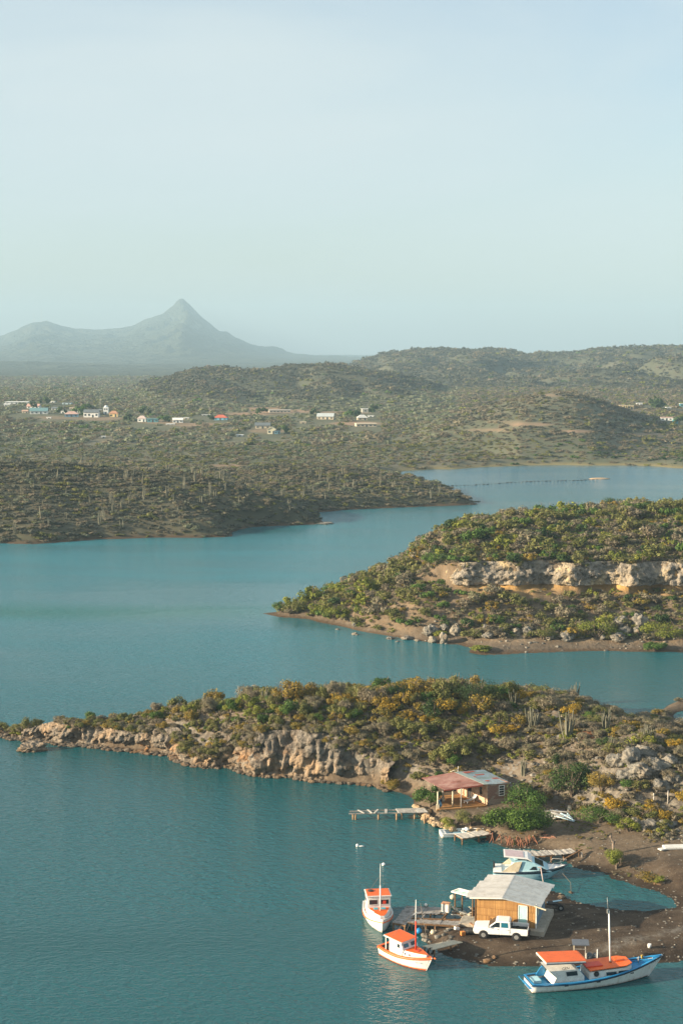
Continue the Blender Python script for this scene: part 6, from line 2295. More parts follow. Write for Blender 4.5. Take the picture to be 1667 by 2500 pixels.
# ------------------------------------------------------------------ pickup
tx, ty, tz = G(1223, 2289, .62)
tz = .60
TR = math.radians(180 - 11)
pk = thing('pickup_truck', 'white double cab pickup parked in front of the shed', 'pickup', (tx, ty + .35, tz), TR)
CARW = painted('truck_white', (.80, .79, .76), .3, .03, 1.2, (.60, .57, .52), .5)
W_ = .84


def truck_section(pts, hw, mat, name, bev=.05):
    return MB().prism(pts, 'y', -hw, hw).build(name, mat, pk, bev)


# x forward
truck_section([(-2.48, .52), (2.30, .40), (2.46, .55), (2.47, .82), (2.30, 1.00), (1.05, 1.10), (.95, 1.12), (-.92, 1.12), (-.92, .70), (-2.48, .72)], W_, CARW, 'body', .04)
truck_section([(1.12, 1.08), (.42, 1.62), (.25, 1.68), (-.75, 1.68), (-.90, 1.62), (-.95, 1.08)], W_ - .10, CARW, 'cab', .06)
for s in (-1, 1):
    ys = s * (W_ - .035)
    MB().box((-1.70, s * (W_ - .03), .90), (1.56, .06, .44)).build('bed_side', CARW, pk, .015)
    MB().prism([(.92, 1.13), (.40, 1.56), (.08, 1.58), (.08, 1.13)], 'y', s * (W_ - .095) - .015, s * (W_ - .095) + .015).build('window', M_GLASS, pk)
    MB().prism([(-.06, 1.13), (-.06, 1.58), (-.66, 1.58), (-.70, 1.13)], 'y', s * (W_ - .095) - .015, s * (W_ - .095) + .015).build('window', M_GLASSB if s > 0 else M_GLASS, pk)
    for x0, x1 in ((1.02, .06), (.02, -.86)):
        d_ = MB().box(((x0 + x1) / 2, s * (W_ + .004), .80), (x0 - x1 - .03, .02, .56)).build('door', CARW, pk, .006)
        MB().box((x1 + .14, s * (W_ + .024), .97), (.13, .02, .035)).build('handle', BLACK, d_)
    MB().box((1.02, s * (W_ + .10), 1.18), (.08, .20, .15)).build('mirror', BLACK, pk, .02)
    MB().box((2.40, s * .62, .80), (.10, .30, .17)).build('headlight', M_PANE, pk, .02)
    MB().box((-2.49, s * .74, .86), (.04, .12, .26)).build('tail_light', REDP, pk)
    for wx in (1.52, -1.46):
        MB().disc((wx, s * (W_ - .10), .37), (0, 1, 0), .43, .235, 20).build('wheel_arch', BLACK, pk)
        wl_ = MB().disc((wx, s * (W_ - .06), .36), (0, 1, 0), .36, .22, 22).build('wheel', BLACK, pk, .02)
        MB().disc((wx, s * (W_ + .03), .36), (0, 1, 0), .20, .05, 16).build('rim', STEEL, wl_)
MB().box((-1.70, 0, .74), (1.50, 1.54, .05)).build('bed_floor', BLACK, pk)
MB().box((-2.47, 0, .90), (.05, 1.50, .42)).build('tailgate', CARW, pk, .01)
MB().box((-.97, 0, .92), (.04, 1.52, .40)).build('bed_liner', BLACK, pk)
MB().box((2.46, 0, .50), (.14, 1.66, .22)).build('bumper', BLACK, pk, .03)
MB().box((-2.56, 0, .50), (.12, 1.50, .14)).build('bumper', BLACK, pk, .02)
MB().add([(1.07, -.66, 1.135), (1.07, .66, 1.135), (.47, .60, 1.60), (.47, -.60, 1.60)], [(0, 1, 2, 3)]).add([(1.09, -.66, 1.135), (1.09, .66, 1.135), (.49, .60, 1.60), (.49, -.60, 1.60)], [(3, 2, 1, 0)]).build('windscreen', M_GLASS, pk)
MB().box((-.945, 0, 1.38), (.02, 1.1, .34)).build('rear_window', M_GLASS, pk)
MB().box((2.475, 0, .80), (.03, .80, .14)).build('grille', BLACK, pk)

# ------------------------------------------------------------------ docks
PL_ME = {}


def plank(parent, a, b, w, th, mat, name='plank'):
    return MB().bar(a, b, w, th).build(name, mat, parent)


def deck_planks(parent, c, n, mat, th=.045, gap=.12, skip=(), jitter=.03, along='01'):
    """planks laid across a quad c0..c3: rows run from edge c0c3 to edge c1c2, stacked from c0c1... """
    c = [Vector(p) for p in c]
    rng = random.Random(int(abs(c[0].x) * 1000))
    for i in range(n):
        if i in skip:
            continue
        t0, t1 = (i + gap / 2) / n, (i + 1 - gap / 2) / n
        jj = rng.uniform(-jitter, jitter)
        a0, a1 = c[0].lerp(c[1], t0), c[0].lerp(c[1], t1)
        b0, b1 = c[3].lerp(c[2], t0), c[3].lerp(c[2], t1)
        d = (b0 - a0).normalized()
        e0, e1 = rng.uniform(-.08, .05), rng.uniform(-.05, .1)
        up = Vector((0, 0, rng.uniform(-jitter, jitter) * .7))
        MB().quadbox([a0 + d * e0 + up, a1 + d * e0 + up, b1 + d * e1 + up, b0 + d * e1 + up], th).build('plank', mat, parent)


# dock by the shed
dk = thing('dock', 'weathered L shaped plank dock beside the shed with an open gap in its middle', 'dock', (0, 0, 0))
Zd = .85
cn = lambda *p: [G(a, b, Zd) for a, b in p]
wk = cn((992, 2212), (1027, 2212), (990, 2258), (958, 2252))
deck_planks(dk, [wk[0], wk[3], wk[2], wk[1]], 13, WOODG)
up_ = cn((1024, 2214), (1102, 2214), (1087, 2231), (1013, 2230))
deck_planks(dk, [up_[0], up_[1], up_[2], up_[3]], 20, WOODG, skip=(16, 17))
lo_ = cn((1001, 2244), (1126, 2249), (1121, 2259), (993, 2251))
deck_planks(dk, [lo_[0], lo_[1], lo_[2], lo_[3]], 24, WOODG)
for a_, b_ in (((1012, 2231), (1090, 2232)), ((1092, 2230), (1076, 2246)), ((1039, 2231), (1026, 2246)), ((994, 2254), (1122, 2262)), ((1001, 2242), (1124, 2247)), ((958, 2254), (990, 2261))):
    A_, B_ = Vector(G(*a_, Zd - .1)), Vector(G(*b_, Zd - .1))
    MB().bar(A_, B_, .11, .15).build('beam', WOODB if a_[0] != 1039 else WOODG, dk)
for a_ in ((960, 2254), (988, 2260), (1005, 2253), (1040, 2256), (1062, 2258), (1098, 2260), (1015, 2232), (1050, 2233), (1086, 2233), (994, 2213), (1060, 2215)):
    p = G(*a_, Zd - .1)
    MB().tube((p[0], p[1], -.5), (p[0], p[1], Zd - .06), .085, .08).build('pile', WOODB, dk)
# cabinet on the dock
p = G(1088, 2226, Zd)
fz = thing('cabinet', 'white cabinet with rusty orange top standing on the dock', 'cabinet', (p[0], p[1] + .1, Zd), -.35)
MB().box((0, 0, .40), (.72, .55, .80)).build('body', WHITE2, fz, .015)
MB().box((0, 0, .825), (.78, .60, .05)).build('top', painted('rusty_top', (.52, .26, .14), .8, .2, 4), fz)
MB().box((0, -.285, .42), (.60, .02, .66)).build('door', WHITE2, fz)
p = G(1039, 2213, Zd)
fl = thing('float', 'white mooring float on the far edge of the dock', 'float', (p[0], p[1], Zd))
MB().ellip((0, 0, .16), (.14, .14, .16)).build('ball', WHITE, fl)
m = MB()
for k_ in range(10):
    a_ = k_ * .63
    m.tube((math.cos(a_) * .25, math.sin(a_) * .2, .03), (math.cos(a_ + .63) * .25, math.sin(a_ + .63) * .2, .05), .03, .03, 5)
m.build('rope_coil', ROPE, fl)

# cream ramp next to boat B
rq = [G(1030, 2309, .75), G(1104, 2295, .75), G(1128, 2300, .72), G(1056, 2318, .78)]
rp = thing('ramp', 'cream boarded ramp lying over the water beside the red masted boat', 'ramp', (0, 0, 0))
deck_planks(rp, [rq[0], rq[3], rq[2], rq[1]], 5, CREAM, .06, .03)
for a_ in ((1036, 2312), (1060, 2318), (1100, 2304), (1118, 2302)):
    p = G(*a_, .7)
    MB().tube((p[0], p[1], -.2), (p[0], p[1], .68), .07).build('post', WOODB, rp)
p = G(1051, 2323, .45)
ty_ = thing('tyre', 'black tyre fender hanging off the end of the cream ramp', 'tyre', p, .5)
m = MB()
for k_ in range(18):
    a0, a1 = k_ * math.pi / 9, (k_ + 1) * math.pi / 9
    m.tube((math.cos(a0) * .27, 0, math.sin(a0) * .27), (math.cos(a1) * .27, 0, math.sin(a1) * .27), .10, .10, 8, False)
m.build('rubber', BLACK, ty_)

# broken pier
pr = thing('broken_pier', 'half collapsed pier with most of its planks gone', 'pier', (0, 0, 0))
Zp = .75
nr = [G(851, 1986.5, Zp), G(1030, 1984, Zp)]
fr_ = [G(853, 1981, Zp), G(1029, 1976, Zp)]
MB().bar(nr[0], nr[1], .09, .13).build('rail', WOODG, pr)
MB().bar(fr_[0], fr_[1], .09, .13).build('rail', WOODG, pr)


def across(u, sk=0.0, w=.20, mat=WOODP, ov=.22):
    a_ = Vector(fr_[0]).lerp(Vector(fr_[1]), u)
    b_ = Vector(nr[0]).lerp(Vector(nr[1]), u + sk)
    d_ = (b_ - a_).normalized()
    MB().bar(a_ - d_ * ov + Vector((0, 0, .09)), b_ + d_ * ov + Vector((0, 0, .09)), w, .045).build('plank', mat, pr)


for u, sk in ((.13, .07), (.26, .05), (.385, -.03)):
    across(u, sk)
across(.505, 0, .3)
for i in range(9):
    across(.655 + i * .0265, .03, .26 + .03 * (i % 2))
for i in range(5):
    across(.905 + i * .03, .035, .25)
for px_, py_ in ((862, 1987), (868, 1988), (924, 1987), (968, 1988), (981, 1987), (1012, 1986)):
    p = G(px_, py_, Zp - .1)
    MB().tube((p[0], p[1], -.4), (p[0] + random.uniform(-.05, .05), p[1], Zp - .02), .11, .10).build('pile', painted('old_pile', (.34, .22, .12), .9, .3, 3), pr)
for i, (px_, py_, hh) in enumerate(((1036, 2004, .95), (1047, 2001, .9))):
    p = G(px_, py_ + 6, 0)
    o = MB().tube((0, 0, -.5), (0, 0, hh), .13, .11).mesh('old_post', painted('old_pile', (.34, .22, .12), .9, .3, 3))
    o = link('old_post', o, None, (p[0], p[1], 0))
    tag(o, ('taller dark' if i == 0 else 'shorter pale') + ' stump of a pile in the water below the quay', 'post')

# small dock by the skiff
sd = thing('dock', 'small bleached plank dock beside the skiff and the mangrove', 'dock', (0, 0, 0))
q4 = [G(1109, 2036, .72), G(1128, 2047, .72), G(1200, 2035, .75), G(1178, 2027, .75)]
deck_planks(sd, [q4[0], q4[3], q4[2], q4[1]], 15, WOODP, gap=.06)
for a_ in ((1110, 2039), (1128, 2049), (1168, 2042), (1190, 2037)):
    p = G(*a_, .65)
    MB().tube((p[0], p[1], -.4), (p[0], p[1], .66), .08).build('pile', WOODB, sd)
MB().bar(G(1128, 2049, .62), G(1198, 2038, .66), .1, .12).build('beam', WOODB, sd)
MB().bar(G(1110, 2038, .62), G(1128, 2049, .62), .1, .12).build('beam', WOODB, sd)

# jetty right of the mangrove
jt = thing('jetty', 'sagging grey plank jetty with tyres under its end, below the bare roots', 'jetty', (0, 0, 0))
NJ = 30
Zj = lambda u: .85 - .22 * math.sin(min(1, u / .8) * math.pi) * .8
for i in range(NJ):
    u0, u1 = i / NJ, (i + .9) / NJ
    far_ = [(1241 + (1392 - 1241) * u, 2073 + (2071 - 2073) * u + 4.5 * math.sin(u * math.pi)) for u in (u0, u1)]
    nea_ = [(1256 + (1405 - 1256) * u, 2089 + (2081 - 2089) * u + 3.2 * math.sin(u * math.pi)) for u in (u0, u1)]
    j0, j1 = random.uniform(-1.2, 1.2), random.uniform(-1.5, 1.5)
    z_ = .75 + random.uniform(-.02, .02)
    MB().quadbox([G(far_[0][0], far_[0][1] + j0, z_), G(far_[1][0], far_[1][1] + j0, z_), G(nea_[1][0], nea_[1][1] + j1, z_), G(nea_[0][0], nea_[0][1] + j1, z_)], .05).build('plank', WOODP if i % 3 else WOODG, jt)
MB().bar(G(1256, 2090, .62), G(1330, 2091, .62), .12, .14).bar(G(1330, 2091, .62), G(1404, 2083, .64), .12, .14).build('beam', WOODB, jt)
for a_ in ((1258, 2091), (1282, 2092), (1312, 2093), (1345, 2092), (1375, 2088), (1398, 2084), (1243, 2076)):
    p = G(*a_, .6)
    MB().tube((p[0], p[1], -.4), (p[0], p[1], .63), .09).build('pile', WOODB, jt)
for a_, lb in (((1243, 2083), 'black tyre fender on the left corner of the sagging jetty'), ((1263, 2097), 'black tyre fender under the front corner of the sagging jetty')):
    r_ = dup(ty_, G(*a_, .35), .2, None, lb)
    r_.rotation_euler = (0, 0, .4)
bm_ = link('loose_beam', MB().bar(G(1376, 2098, .55), G(1420, 2074, 1.1), .14, .12).mesh('loose_beam', WOODB), None)
tag(bm_, 'long brown beam leaning from the bank beside the jetty', 'beam')
for i, (a_, lb) in enumerate((((1411, 2092), 'leaning brown stake left of its shorter neighbour on the bank'), ((1420, 2093), 'short pale stake on the bank right of the loose beam'))):
    p = gz(*a_, .4)
    o = link('stake', MB().tube((0, 0, -.1), (.08 - .12 * i, 0, .75 - .2 * i), .06, .05).mesh('stake', WOODB if i == 0 else WOODP), None, p)
    tag(o, lb, 'stake')

# ------------------------------------------------------------------ hut
GZ = 1.05
A_ = Vector(G(1189, 1965, GZ))
C_ = Vector(G(1243, 1959, GZ))
ridge_n, ridge_f = Vector(G(1179, 1915, GZ + 2.55)), Vector(G(1108, 1885, GZ + 2.75))
dirL = Vector((ridge_f.x - ridge_n.x, ridge_f.y - ridge_n.y, 0)).normalized()
B_ = A_ + dirL * 5.6
D_ = C_ + dirL * 5.6
hut = thing('hut', 'small brick hut with rusty red verandah roof and patched zinc roof', 'hut', (A_.x, A_.y, 0))
H0 = Vector((A_.x, A_.y, 0))
t = NT('hut_plaster')
v = t.obj()
n1 = t.noise(v, .9, 5, .6, .3)
c = t.ramp(n1, [(.3, (.40, .25, .15)), (.5, (.55, .38, .25)), (.7, (.62, .46, .33))])
c = t.mix(t.mr(t.noise(v, 2.2, 4, .7), .52, .62, 0, .8), c, (.42, .17, .09))
t.col(c)
M_PLAST = t.set(.9, .2)
M_BRICK = painted('hut_brick', (.26, .145, .10), .9, .22, 5, (.36, .26, .20))
M_BRICK2 = painted('pale_render', (.34, .26, .20), .9, .2, 3)
M_MORT = painted('mortar', (.28, .21, .16), .95, .15, 3)


def wall_between(p, q, h, th, mat, name, openings=()):
    """wall from p to q (ground points) leaving rectangular openings (u0,u1,z0,z1 in metres)"""
    p, q = p - H0, q - H0
    p.z = q.z = 0
    d = (q - p)
    L_ = d.length
    d.normalize()
    nrm = Vector((d.y, -d.x, 0))
    xs_ = sorted({0, L_, *[o[0] for o in openings], *[o[1] for o in openings]})
    m = MB()
    for x0, x1 in zip(xs_[:-1], xs_[1:]):
        zs = [(0, h)]
        for o in openings:
            if o[0] <= x0 + 1e-6 and o[1] >= x1 - 1e-6:
                zs = [(0, o[2]), (o[3], h)]
        for z0, z1 in zs:
            if z1 - z0 < .01:
                continue
            a, b = p + d * x0, p + d * x1
            P = [a + Vector((0, 0, z0)), b + Vector((0, 0, z0)), b - nrm * th + Vector((0, 0, z0)), a - nrm * th + Vector((0, 0, z0))]
            P += [v_ + Vector((0, 0, z1 - z0)) for v_ in P]
            m.add(P, [(3, 2, 1, 0), (4, 5, 6, 7), (0, 1, 5, 4), (1, 2, 6, 5), (2, 3, 7, 6), (3, 0, 4, 7)])
    return m.build(name, mat, hut), p, d, nrm


WH = 2.45
wl1, p1, d1, n1_ = wall_between(B_, A_, WH, .18, M_PLAST, 'plaster_wall', ((1.9, 2.75, .0, 1.95), (4.15, 4.65, .95, 1.85)))
L1 = (A_ - B_).length
wl2, p2, d2, n2_ = wall_between(A_, C_, WH, .18, M_MORT, 'brick_wall', ((1.45, 2.15, .95, 2.15),))
for w_ in (wl1, wl2):
    w_.location.z = GZ
wl3, *_ = wall_between(C_, D_, WH, .18, M_BRICK, 'brick_wall')
wl4, *_ = wall_between(D_, B_, WH, .18, M_BRICK, 'brick_wall')
wl3.location.z = wl4.location.z = GZ
# bricks of the front wall
bk = MB().box((0, 0, 0), (.38, .03, .19)).mesh('brick', M_BRICK, .006)
bk2 = MB().box((0, 0, 0), (.38, .03, .19)).mesh('brick', M_BRICK2, .006)
L2 = (C_ - A_).length
ang2 = math.atan2(d2.y, d2.x)
for r_ in range(12):
    z_ = GZ + .10 + r_ * .203
    x_ = .2 if r_ % 2 else .395
    while x_ < L2 - .15:
        if not (1.28 < x_ < 2.32 and GZ + .9 < z_ < GZ + 2.2):
            pos = p2 + d2 * x_ + n2_ * .008
            o = link('brick', bk2 if (r_ < 3 or random.random() < .12) else bk, hut)
            o.location = (pos.x, pos.y, z_)
            o.rotation_euler = (0, 0, ang2)
        x_ += .395
# window with four louvre panes
cw = p2 + d2 * 1.8 + Vector((0, 0, GZ + 1.55)) + n2_ * .01
m = MB()
for u0, u1, v0, v1 in ((-.37, -.31, -.62, .62), (.31, .37, -.62, .62), (-.31, .31, .56, .62), (-.31, .31, -.62, -.56), (-.31, .31, .255, .305), (-.31, .31, -.03, .02), (-.31, .31, -.325, -.275)):
    P = [cw + d2 * u + Vector((0, 0, v_)) + n2_ * e for e in (-.04, .05) for u, v_ in ((u0, v0), (u1, v0), (u1, v1), (u0, v1))]
    m.add(P, [(3, 2, 1, 0), (4, 5, 6, 7), (0, 1, 5, 4), (1, 2, 6, 5), (2, 3, 7, 6), (3, 0, 4, 7)])
wf = m.build('window', WHITE, hut)
for v0, v1 in ((-.56, -.325), (-.275, -.03), (.02, .255), (.305, .56)):
    P = [cw + d2 * u + Vector((0, 0, v_)) + n2_ * e for e in (-.06, -.03) for u, v_ in ((-.31, v0), (.31, v0), (.31, v1), (-.31, v1))]
    MB().add(P, [(3, 2, 1, 0), (4, 5, 6, 7), (0, 1, 5, 4), (1, 2, 6, 5), (2, 3, 7, 6), (3, 0, 4, 7)]).build('pane', M_GLASS, wf)
# small window in the plaster wall
cw = p1 + d1 * 4.4 + Vector((0, 0, GZ + 1.4))
for i in range(3):
    v0 = -.42 + i * .29
    P = [cw + d1 * u + Vector((0, 0, v_)) + n1_ * e for e in (-.10, -.07) for u, v_ in ((-.22, v0), (.22, v0), (.22, v0 + .25), (-.22, v0 + .25))]
    MB().add(P, [(3, 2, 1, 0), (4, 5, 6, 7), (0, 1, 5, 4), (1, 2, 6, 5), (2, 3, 7, 6), (3, 0, 4, 7)]).build('pane', M_GLASS, hut)
P = [p1 + d1 * u + Vector((0, 0, GZ + v_)) - n1_ * e for e in (.14, .17) for u, v_ in ((1.9, 0), (2.75, 0), (2.75, 1.95), (1.9, 1.95))]
MB().add(P, [(3, 2, 1, 0), (4, 5, 6, 7), (0, 1, 5, 4), (1, 2, 6, 5), (2, 3, 7, 6), (3, 0, 4, 7)]).build('door', DARK, hut)
# roofs
t = NT('rusty_red_sheet')
v = t.obj()
n1 = t.noise(v, .8, 5, .65, .3)
c = t.ramp(n1, [(.3, (.16, .06, .045)), (.5, (.27, .125, .10)), (.68, (.40, .25, .21))])
oi_ = t.add('ShaderNodeObjectInfo')
c = t.mix(t.math('MULTIPLY', oi_.outputs['Random'], .6), c, (.33, .21, .18))
t.col(c)
M_RUSTR = t.set(.75, .25)
M_ZINC = painted('patched_zinc', (.42, .50, .50), .5, .12, 1.2, (.33, .10, .06), .4)
M_RUSTP = painted('rust_patch', (.36, .085, .05), .8, .2, 3)
M_ZGREEN = painted('grey_green_sheet', (.34, .40, .36), .55, .1, 1.2, (.25, .27, .24), .35)


def sheets(name, c, n, mat, th=.03, corr=10, parent=hut, alt=None):
    """corrugated roof sheets side by side over quad c0,c1 (ridge) c3,c2 (eave)"""
    c = [Vector(p) - H0 for p in c]
    for i in range(n):
        V, F = [], []
        lap = random.uniform(0, .015)
        j = random.uniform(-.05, .06)
        for a_ in range(corr + 1):
            u = (i + a_ / corr * 1.02) / n
            cz = .022 * (1 if a_ % 2 else -1) + lap
            r_, e_ = c[0].lerp(c[1], u), c[3].lerp(c[2], u)
            e_ = e_ + (e_ - r_).normalized() * j
            V += [r_ + Vector((0, 0, cz)), e_ + Vector((0, 0, cz)), e_ + Vector((0, 0, cz - th)), r_ + Vector((0, 0, cz - th))]
        for a_ in range(corr):
            b_ = a_ * 4
            for k in range(4):
                F.append((b_ + k, b_ + (k + 1) % 4, b_ + 4 + (k + 1) % 4, b_ + 4 + k))
        F += [(0, 1, 2, 3), (corr * 4 + 3, corr * 4 + 2, corr * 4 + 1, corr * 4)]
        MB().add(V, F).build(name, (alt or {}).get(i, mat), parent)


RL = [ridge_f, ridge_n, Vector(G(1083, 1928, GZ + 2.15)), Vector(G(1029, 1899, GZ + 2.15))]
sheets('red_roof_sheet', RL, 9, M_RUSTR)
e1, e2 = Vector(G(1247, 1911, GZ + 2.35)), Vector(G(1179, 1879, GZ + 2.45))
q0 = ridge_n.lerp(e1, .22)
q1 = ridge_f.lerp(e2, .22)
up3 = Vector((0, 0, .04))
sheets('ridge_roof_sheet', [ridge_f + up3, ridge_n + up3, q0 + up3, q1 + up3], 1, M_ZGREEN, corr=24)
sheets('zinc_roof_sheet', [q1, q0, e1, e2], 8, M_ZINC, alt={1: M_ZGREEN, 4: M_ZGREEN})
for u, v0, v1 in ((.10, .0, .25), (.42, .0, .10), (.30, .25, .62), (.75, .12, .28), (.62, .60, .85), (.05, .0, .5)):
    a = (q1.lerp(q0, u) if True else 0)
    b = (e2.lerp(e1, u))
    a2, b2 = q1.lerp(q0, u + .07), e2.lerp(e1, u + .07)
    P = [a.lerp(b, v0), a.lerp(b, v1), a2.lerp(b2, v1), a2.lerp(b2, v0)]
    P = [p_ - H0 + Vector((0, 0, .05)) for p_ in P]
    MB().quadbox(P, .015).build('rust_patch', M_RUSTP, hut)
MB().bar(ridge_n - H0 - Vector((0, 0, .12)), Vector(RL[2]) - H0 - Vector((0, 0, .10)), .08, .14).build('eave_beam', M_RUSTP, hut)
MB().bar(ridge_f - H0 - Vector((0, 0, .12)), Vector(RL[3]) - H0 - Vector((0, 0, .10)), .08, .14).build('eave_beam', M_RUSTP, hut)
# posts
for (a_, zt, mt_, r_) in (((1081, 1958), 2.1, WOODP, .10), ((1104.5, 1971), 2.2, CREAM, .09), ((1125, 1974), 2.3, WOODG, .07), ((1068, 1976), 2.0, CREAM, .09), ((1060, 1950), 2.0, CREAM, .08)):
    p = Vector(G(*a_, GZ - .1)) - H0
    MB().tube((p.x, p.y, GZ - .25), (p.x, p.y, GZ + zt), r_).build('verandah_post', mt_, hut)
    if a_[0] in (1081, 1068):
        MB().box((p.x, p.y, GZ + .15), (.34, .34, .7)).build('post_base', CREAM, hut)
# verandah floor of orange earth
fq = [G(1066, 1977, GZ + .03), G(1189, 1967, GZ + .03), tuple(B_ + Vector((0, 0, .03))), G(1070, 1942, GZ + .03)]
me = MB().quadbox(fq, .25).mesh('verandah_floor', painted('orange_earth', (.42, .21, .07), .95, .15, 1.2, (.30, .16, .07)))
struct('verandah_floor', me)
# dark back wall of the verandah
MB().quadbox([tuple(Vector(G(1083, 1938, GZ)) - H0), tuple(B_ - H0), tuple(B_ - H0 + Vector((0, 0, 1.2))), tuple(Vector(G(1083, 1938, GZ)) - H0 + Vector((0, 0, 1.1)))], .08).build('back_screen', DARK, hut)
# stove pipe branch behind the roof
o = link('dead_branch', MB().tube((0, 0, 0), (.1, .1, 1.3), .07, .05).tube((.05, .05, .9), (-.9, .2, .6), .05, .03).mesh('dead_branch', WOODP), None, tuple(Vector(G(1117, 1888, 3.4)) + Vector((0, .5, -.6))))
tag(o, 'dead forked branch poking up behind the hut roof ridge', 'branch')

# sun lounger
p = G(1147, 1959, GZ)
lg = thing('sun_lounger', 'white plastic sun lounger on the orange verandah floor', 'sun lounger', (p[0], p[1], GZ + .03), heading(G(1130, 1962, GZ), G(1164, 1952, GZ)))
MB().box((-.25, 0, .30), (1.25, .58, .05)).build('seat', WHITE, lg, .01)
MB().box((.66, 0, .50), (.72, .56, .05), ry=-.62).build('backrest', WHITE, lg, .01)
for sx in (-.75, .35):
    for s in (-1, 1):
        MB().bar((sx, s * .25, 0), (sx + .05, s * .25, .29), .07).build('leg', WHITE, lg)
for s in (-1, 1):
    MB().box((.05, s * .30, .48), (.45, .06, .04)).build('armrest', WHITE, lg)
# blue cloth on the corner post
p = Vector(G(1073, 1972, GZ))
cl_ = thing('hanging_cloth', 'blue and black cloth bundle hung on the verandah corner post', 'cloth', (p.x, p.y - .1, GZ))
m = MB()
for k_ in range(6):
    m.ellip((random.uniform(-.16, .16), random.uniform(-.1, .1), .25 + k_ * .10), (.16, .13, .2), 8, 6)
m.build('blue_cloth', painted('blue_cloth', (.10, .24, .36), .9, .3, 5, (.5, .55, .58)), cl_)
MB().ellip((.12, 0, .95), (.16, .13, .22), 8, 6).build('black_cloth', NAVY, cl_)

# quay stones by the hut
st = [boulder_mesh('quay_stone_%d' % i, 60 + i, M_QUAY, 2, .3, .75) for i in range(4)]
for seg_ in (((1012, 1962), (1030, 1982), 14), ((1030, 1984), (1072, 2012), 22), ((1072, 2003), (1108, 2022), 14), ((1150, 2024), (1196, 2032), 13), ((1020, 1974), (1046, 1984), 10)):
    (x0, y0), (x1, y1), n_ = seg_
    for k_ in range(n_):
        u = (k_ + .5) / n_
        p = G(x0 + (x1 - x0) * u + random.uniform(-2, 2), y0 + (y1 - y0) * u + random.uniform(-4, 4), .55)
        o = link('quay_stone', st[k_ % 4], None, (p[0], p[1], .15 + random.uniform(0, .5)), random.uniform(0, 6))
        s_ = random.uniform(.22, .48)
        o.scale = (s_ * 1.2, s_, s_)
        tag(o, 'pale rough stone in the rubble quay ' + ('below the hut' if x0 < 1140 else 'behind the small dock'), 'stone', 'quay stones below the hut' if x0 < 1140 else 'quay stones behind the small dock')

# ------------------------------------------------------------------ timber pile and trestle
tp = thing('timber_pile', 'heap of bleached white boards and slabs beside the track', 'timber pile', gz(1362, 1995, 1.2))
rr_ = random.Random(5)
for k_ in range(22):
    x_, y_ = rr_.uniform(-1.6, 1.1), rr_.uniform(-1.0, 1.3)
    a_ = rr_.gauss(-.35, .45)
    L_ = rr_.uniform(.9, 2.3)
    z_ = .1 + rr_.uniform(0, .45) * (1 - abs(x_) / 2.2)
    d_ = Vector((math.cos(a_), math.sin(a_), rr_.uniform(-.12, .12))) * L_ / 2
    MB().bar(Vector((x_, y_, z_)) - d_, Vector((x_, y_, z_)) + d_, rr_.uniform(.12, .34), .06).build('board', WOODP if k_ % 3 else WHITE2, tp)
MB().quadbox([(1.0, .3, .15), (1.9, .1, .2), (2.2, 1.6, .75), (1.3, 1.6, .9)], .08).build('slab', CREAM, tp)
ts = thing('trestle', 'pale blue wooden A shaped trestle lying on the board heap', 'trestle', gz(1376, 2004, 1.2))
BL2 = painted('faded_blue_wood', (.42, .56, .62), .8, .15, 3)
for a_, b_ in (((-1.0, .5, .45), (1.0, -1.0, .25)), ((-.2, 1.1, .55), (1.05, -1.0, .35)), ((.55, 1.2, .5), (.95, -1.1, .3)), ((-.6, .7, .5), (.7, .6, .5)), ((-.1, .1, .45), (.8, .2, .42))):
    MB().bar(a_, b_, .11, .09).build('beam', BL2, ts)
# white slab at the right edge, stump, fence posts, loose items
p = gz(1645, 2070, 1.2)
ws = thing('broken_slab', 'broken white plaster slab on the ground at the right edge of the track', 'slab', p, .1)
MB().box((0, 0, .1), (2.4, 1.0, .22), rx=.05).build('slab', WHITE2, ws, .05)
MB().box((-1.3, -.3, .05), (1.1, .6, .12), rz=.4).build('fragment', WHITE2, ws, .03)
p = gz(1502, 2105, .7)
sp = link('tree_stump', MB().tube((0, 0, -.2), (-.1, 0, 1.9), .15, .12).tube((-.08, 0, 1.5), (-.35, 0, 2.25), .09, .06).ellip((-.35, 0, 2.35), (.16, .14, .17), 8, 6).tube((-.05, 0, 1.5), (.18, 0, 2.0), .08, .05).mesh('tree_stump', painted('grey_stump', (.22, .17, .13), .9, .3, 4)), None, (p[0], p[1] + 1.2, p[2]))
tag(sp, 'dead grey stump standing up behind the round yellow green bush', 'stump')
for (a_, hh, lb) in (((1594, 1968), 1.5, 'pale fence post standing on the dark slope'), ((1629, 1955), 1.3, 'darker fence post nearest the right edge on the slope')):
    o = link('fence_post', MB().tube((0, 0, -.2), (0, 0, hh), .07, .06).mesh('fence_post', WOODP), None, gz(*a_, 3))
    tag(o, lb, 'post')
p = gz(1584, 2314, .6)
o = link('bucket', MB().tube((0, 0, .02), (.0, 0, .36), .15, .17, 12).mesh('bucket', WHITE), None, p)
tag(o, 'small white bucket on the dark landing ground', 'bucket')
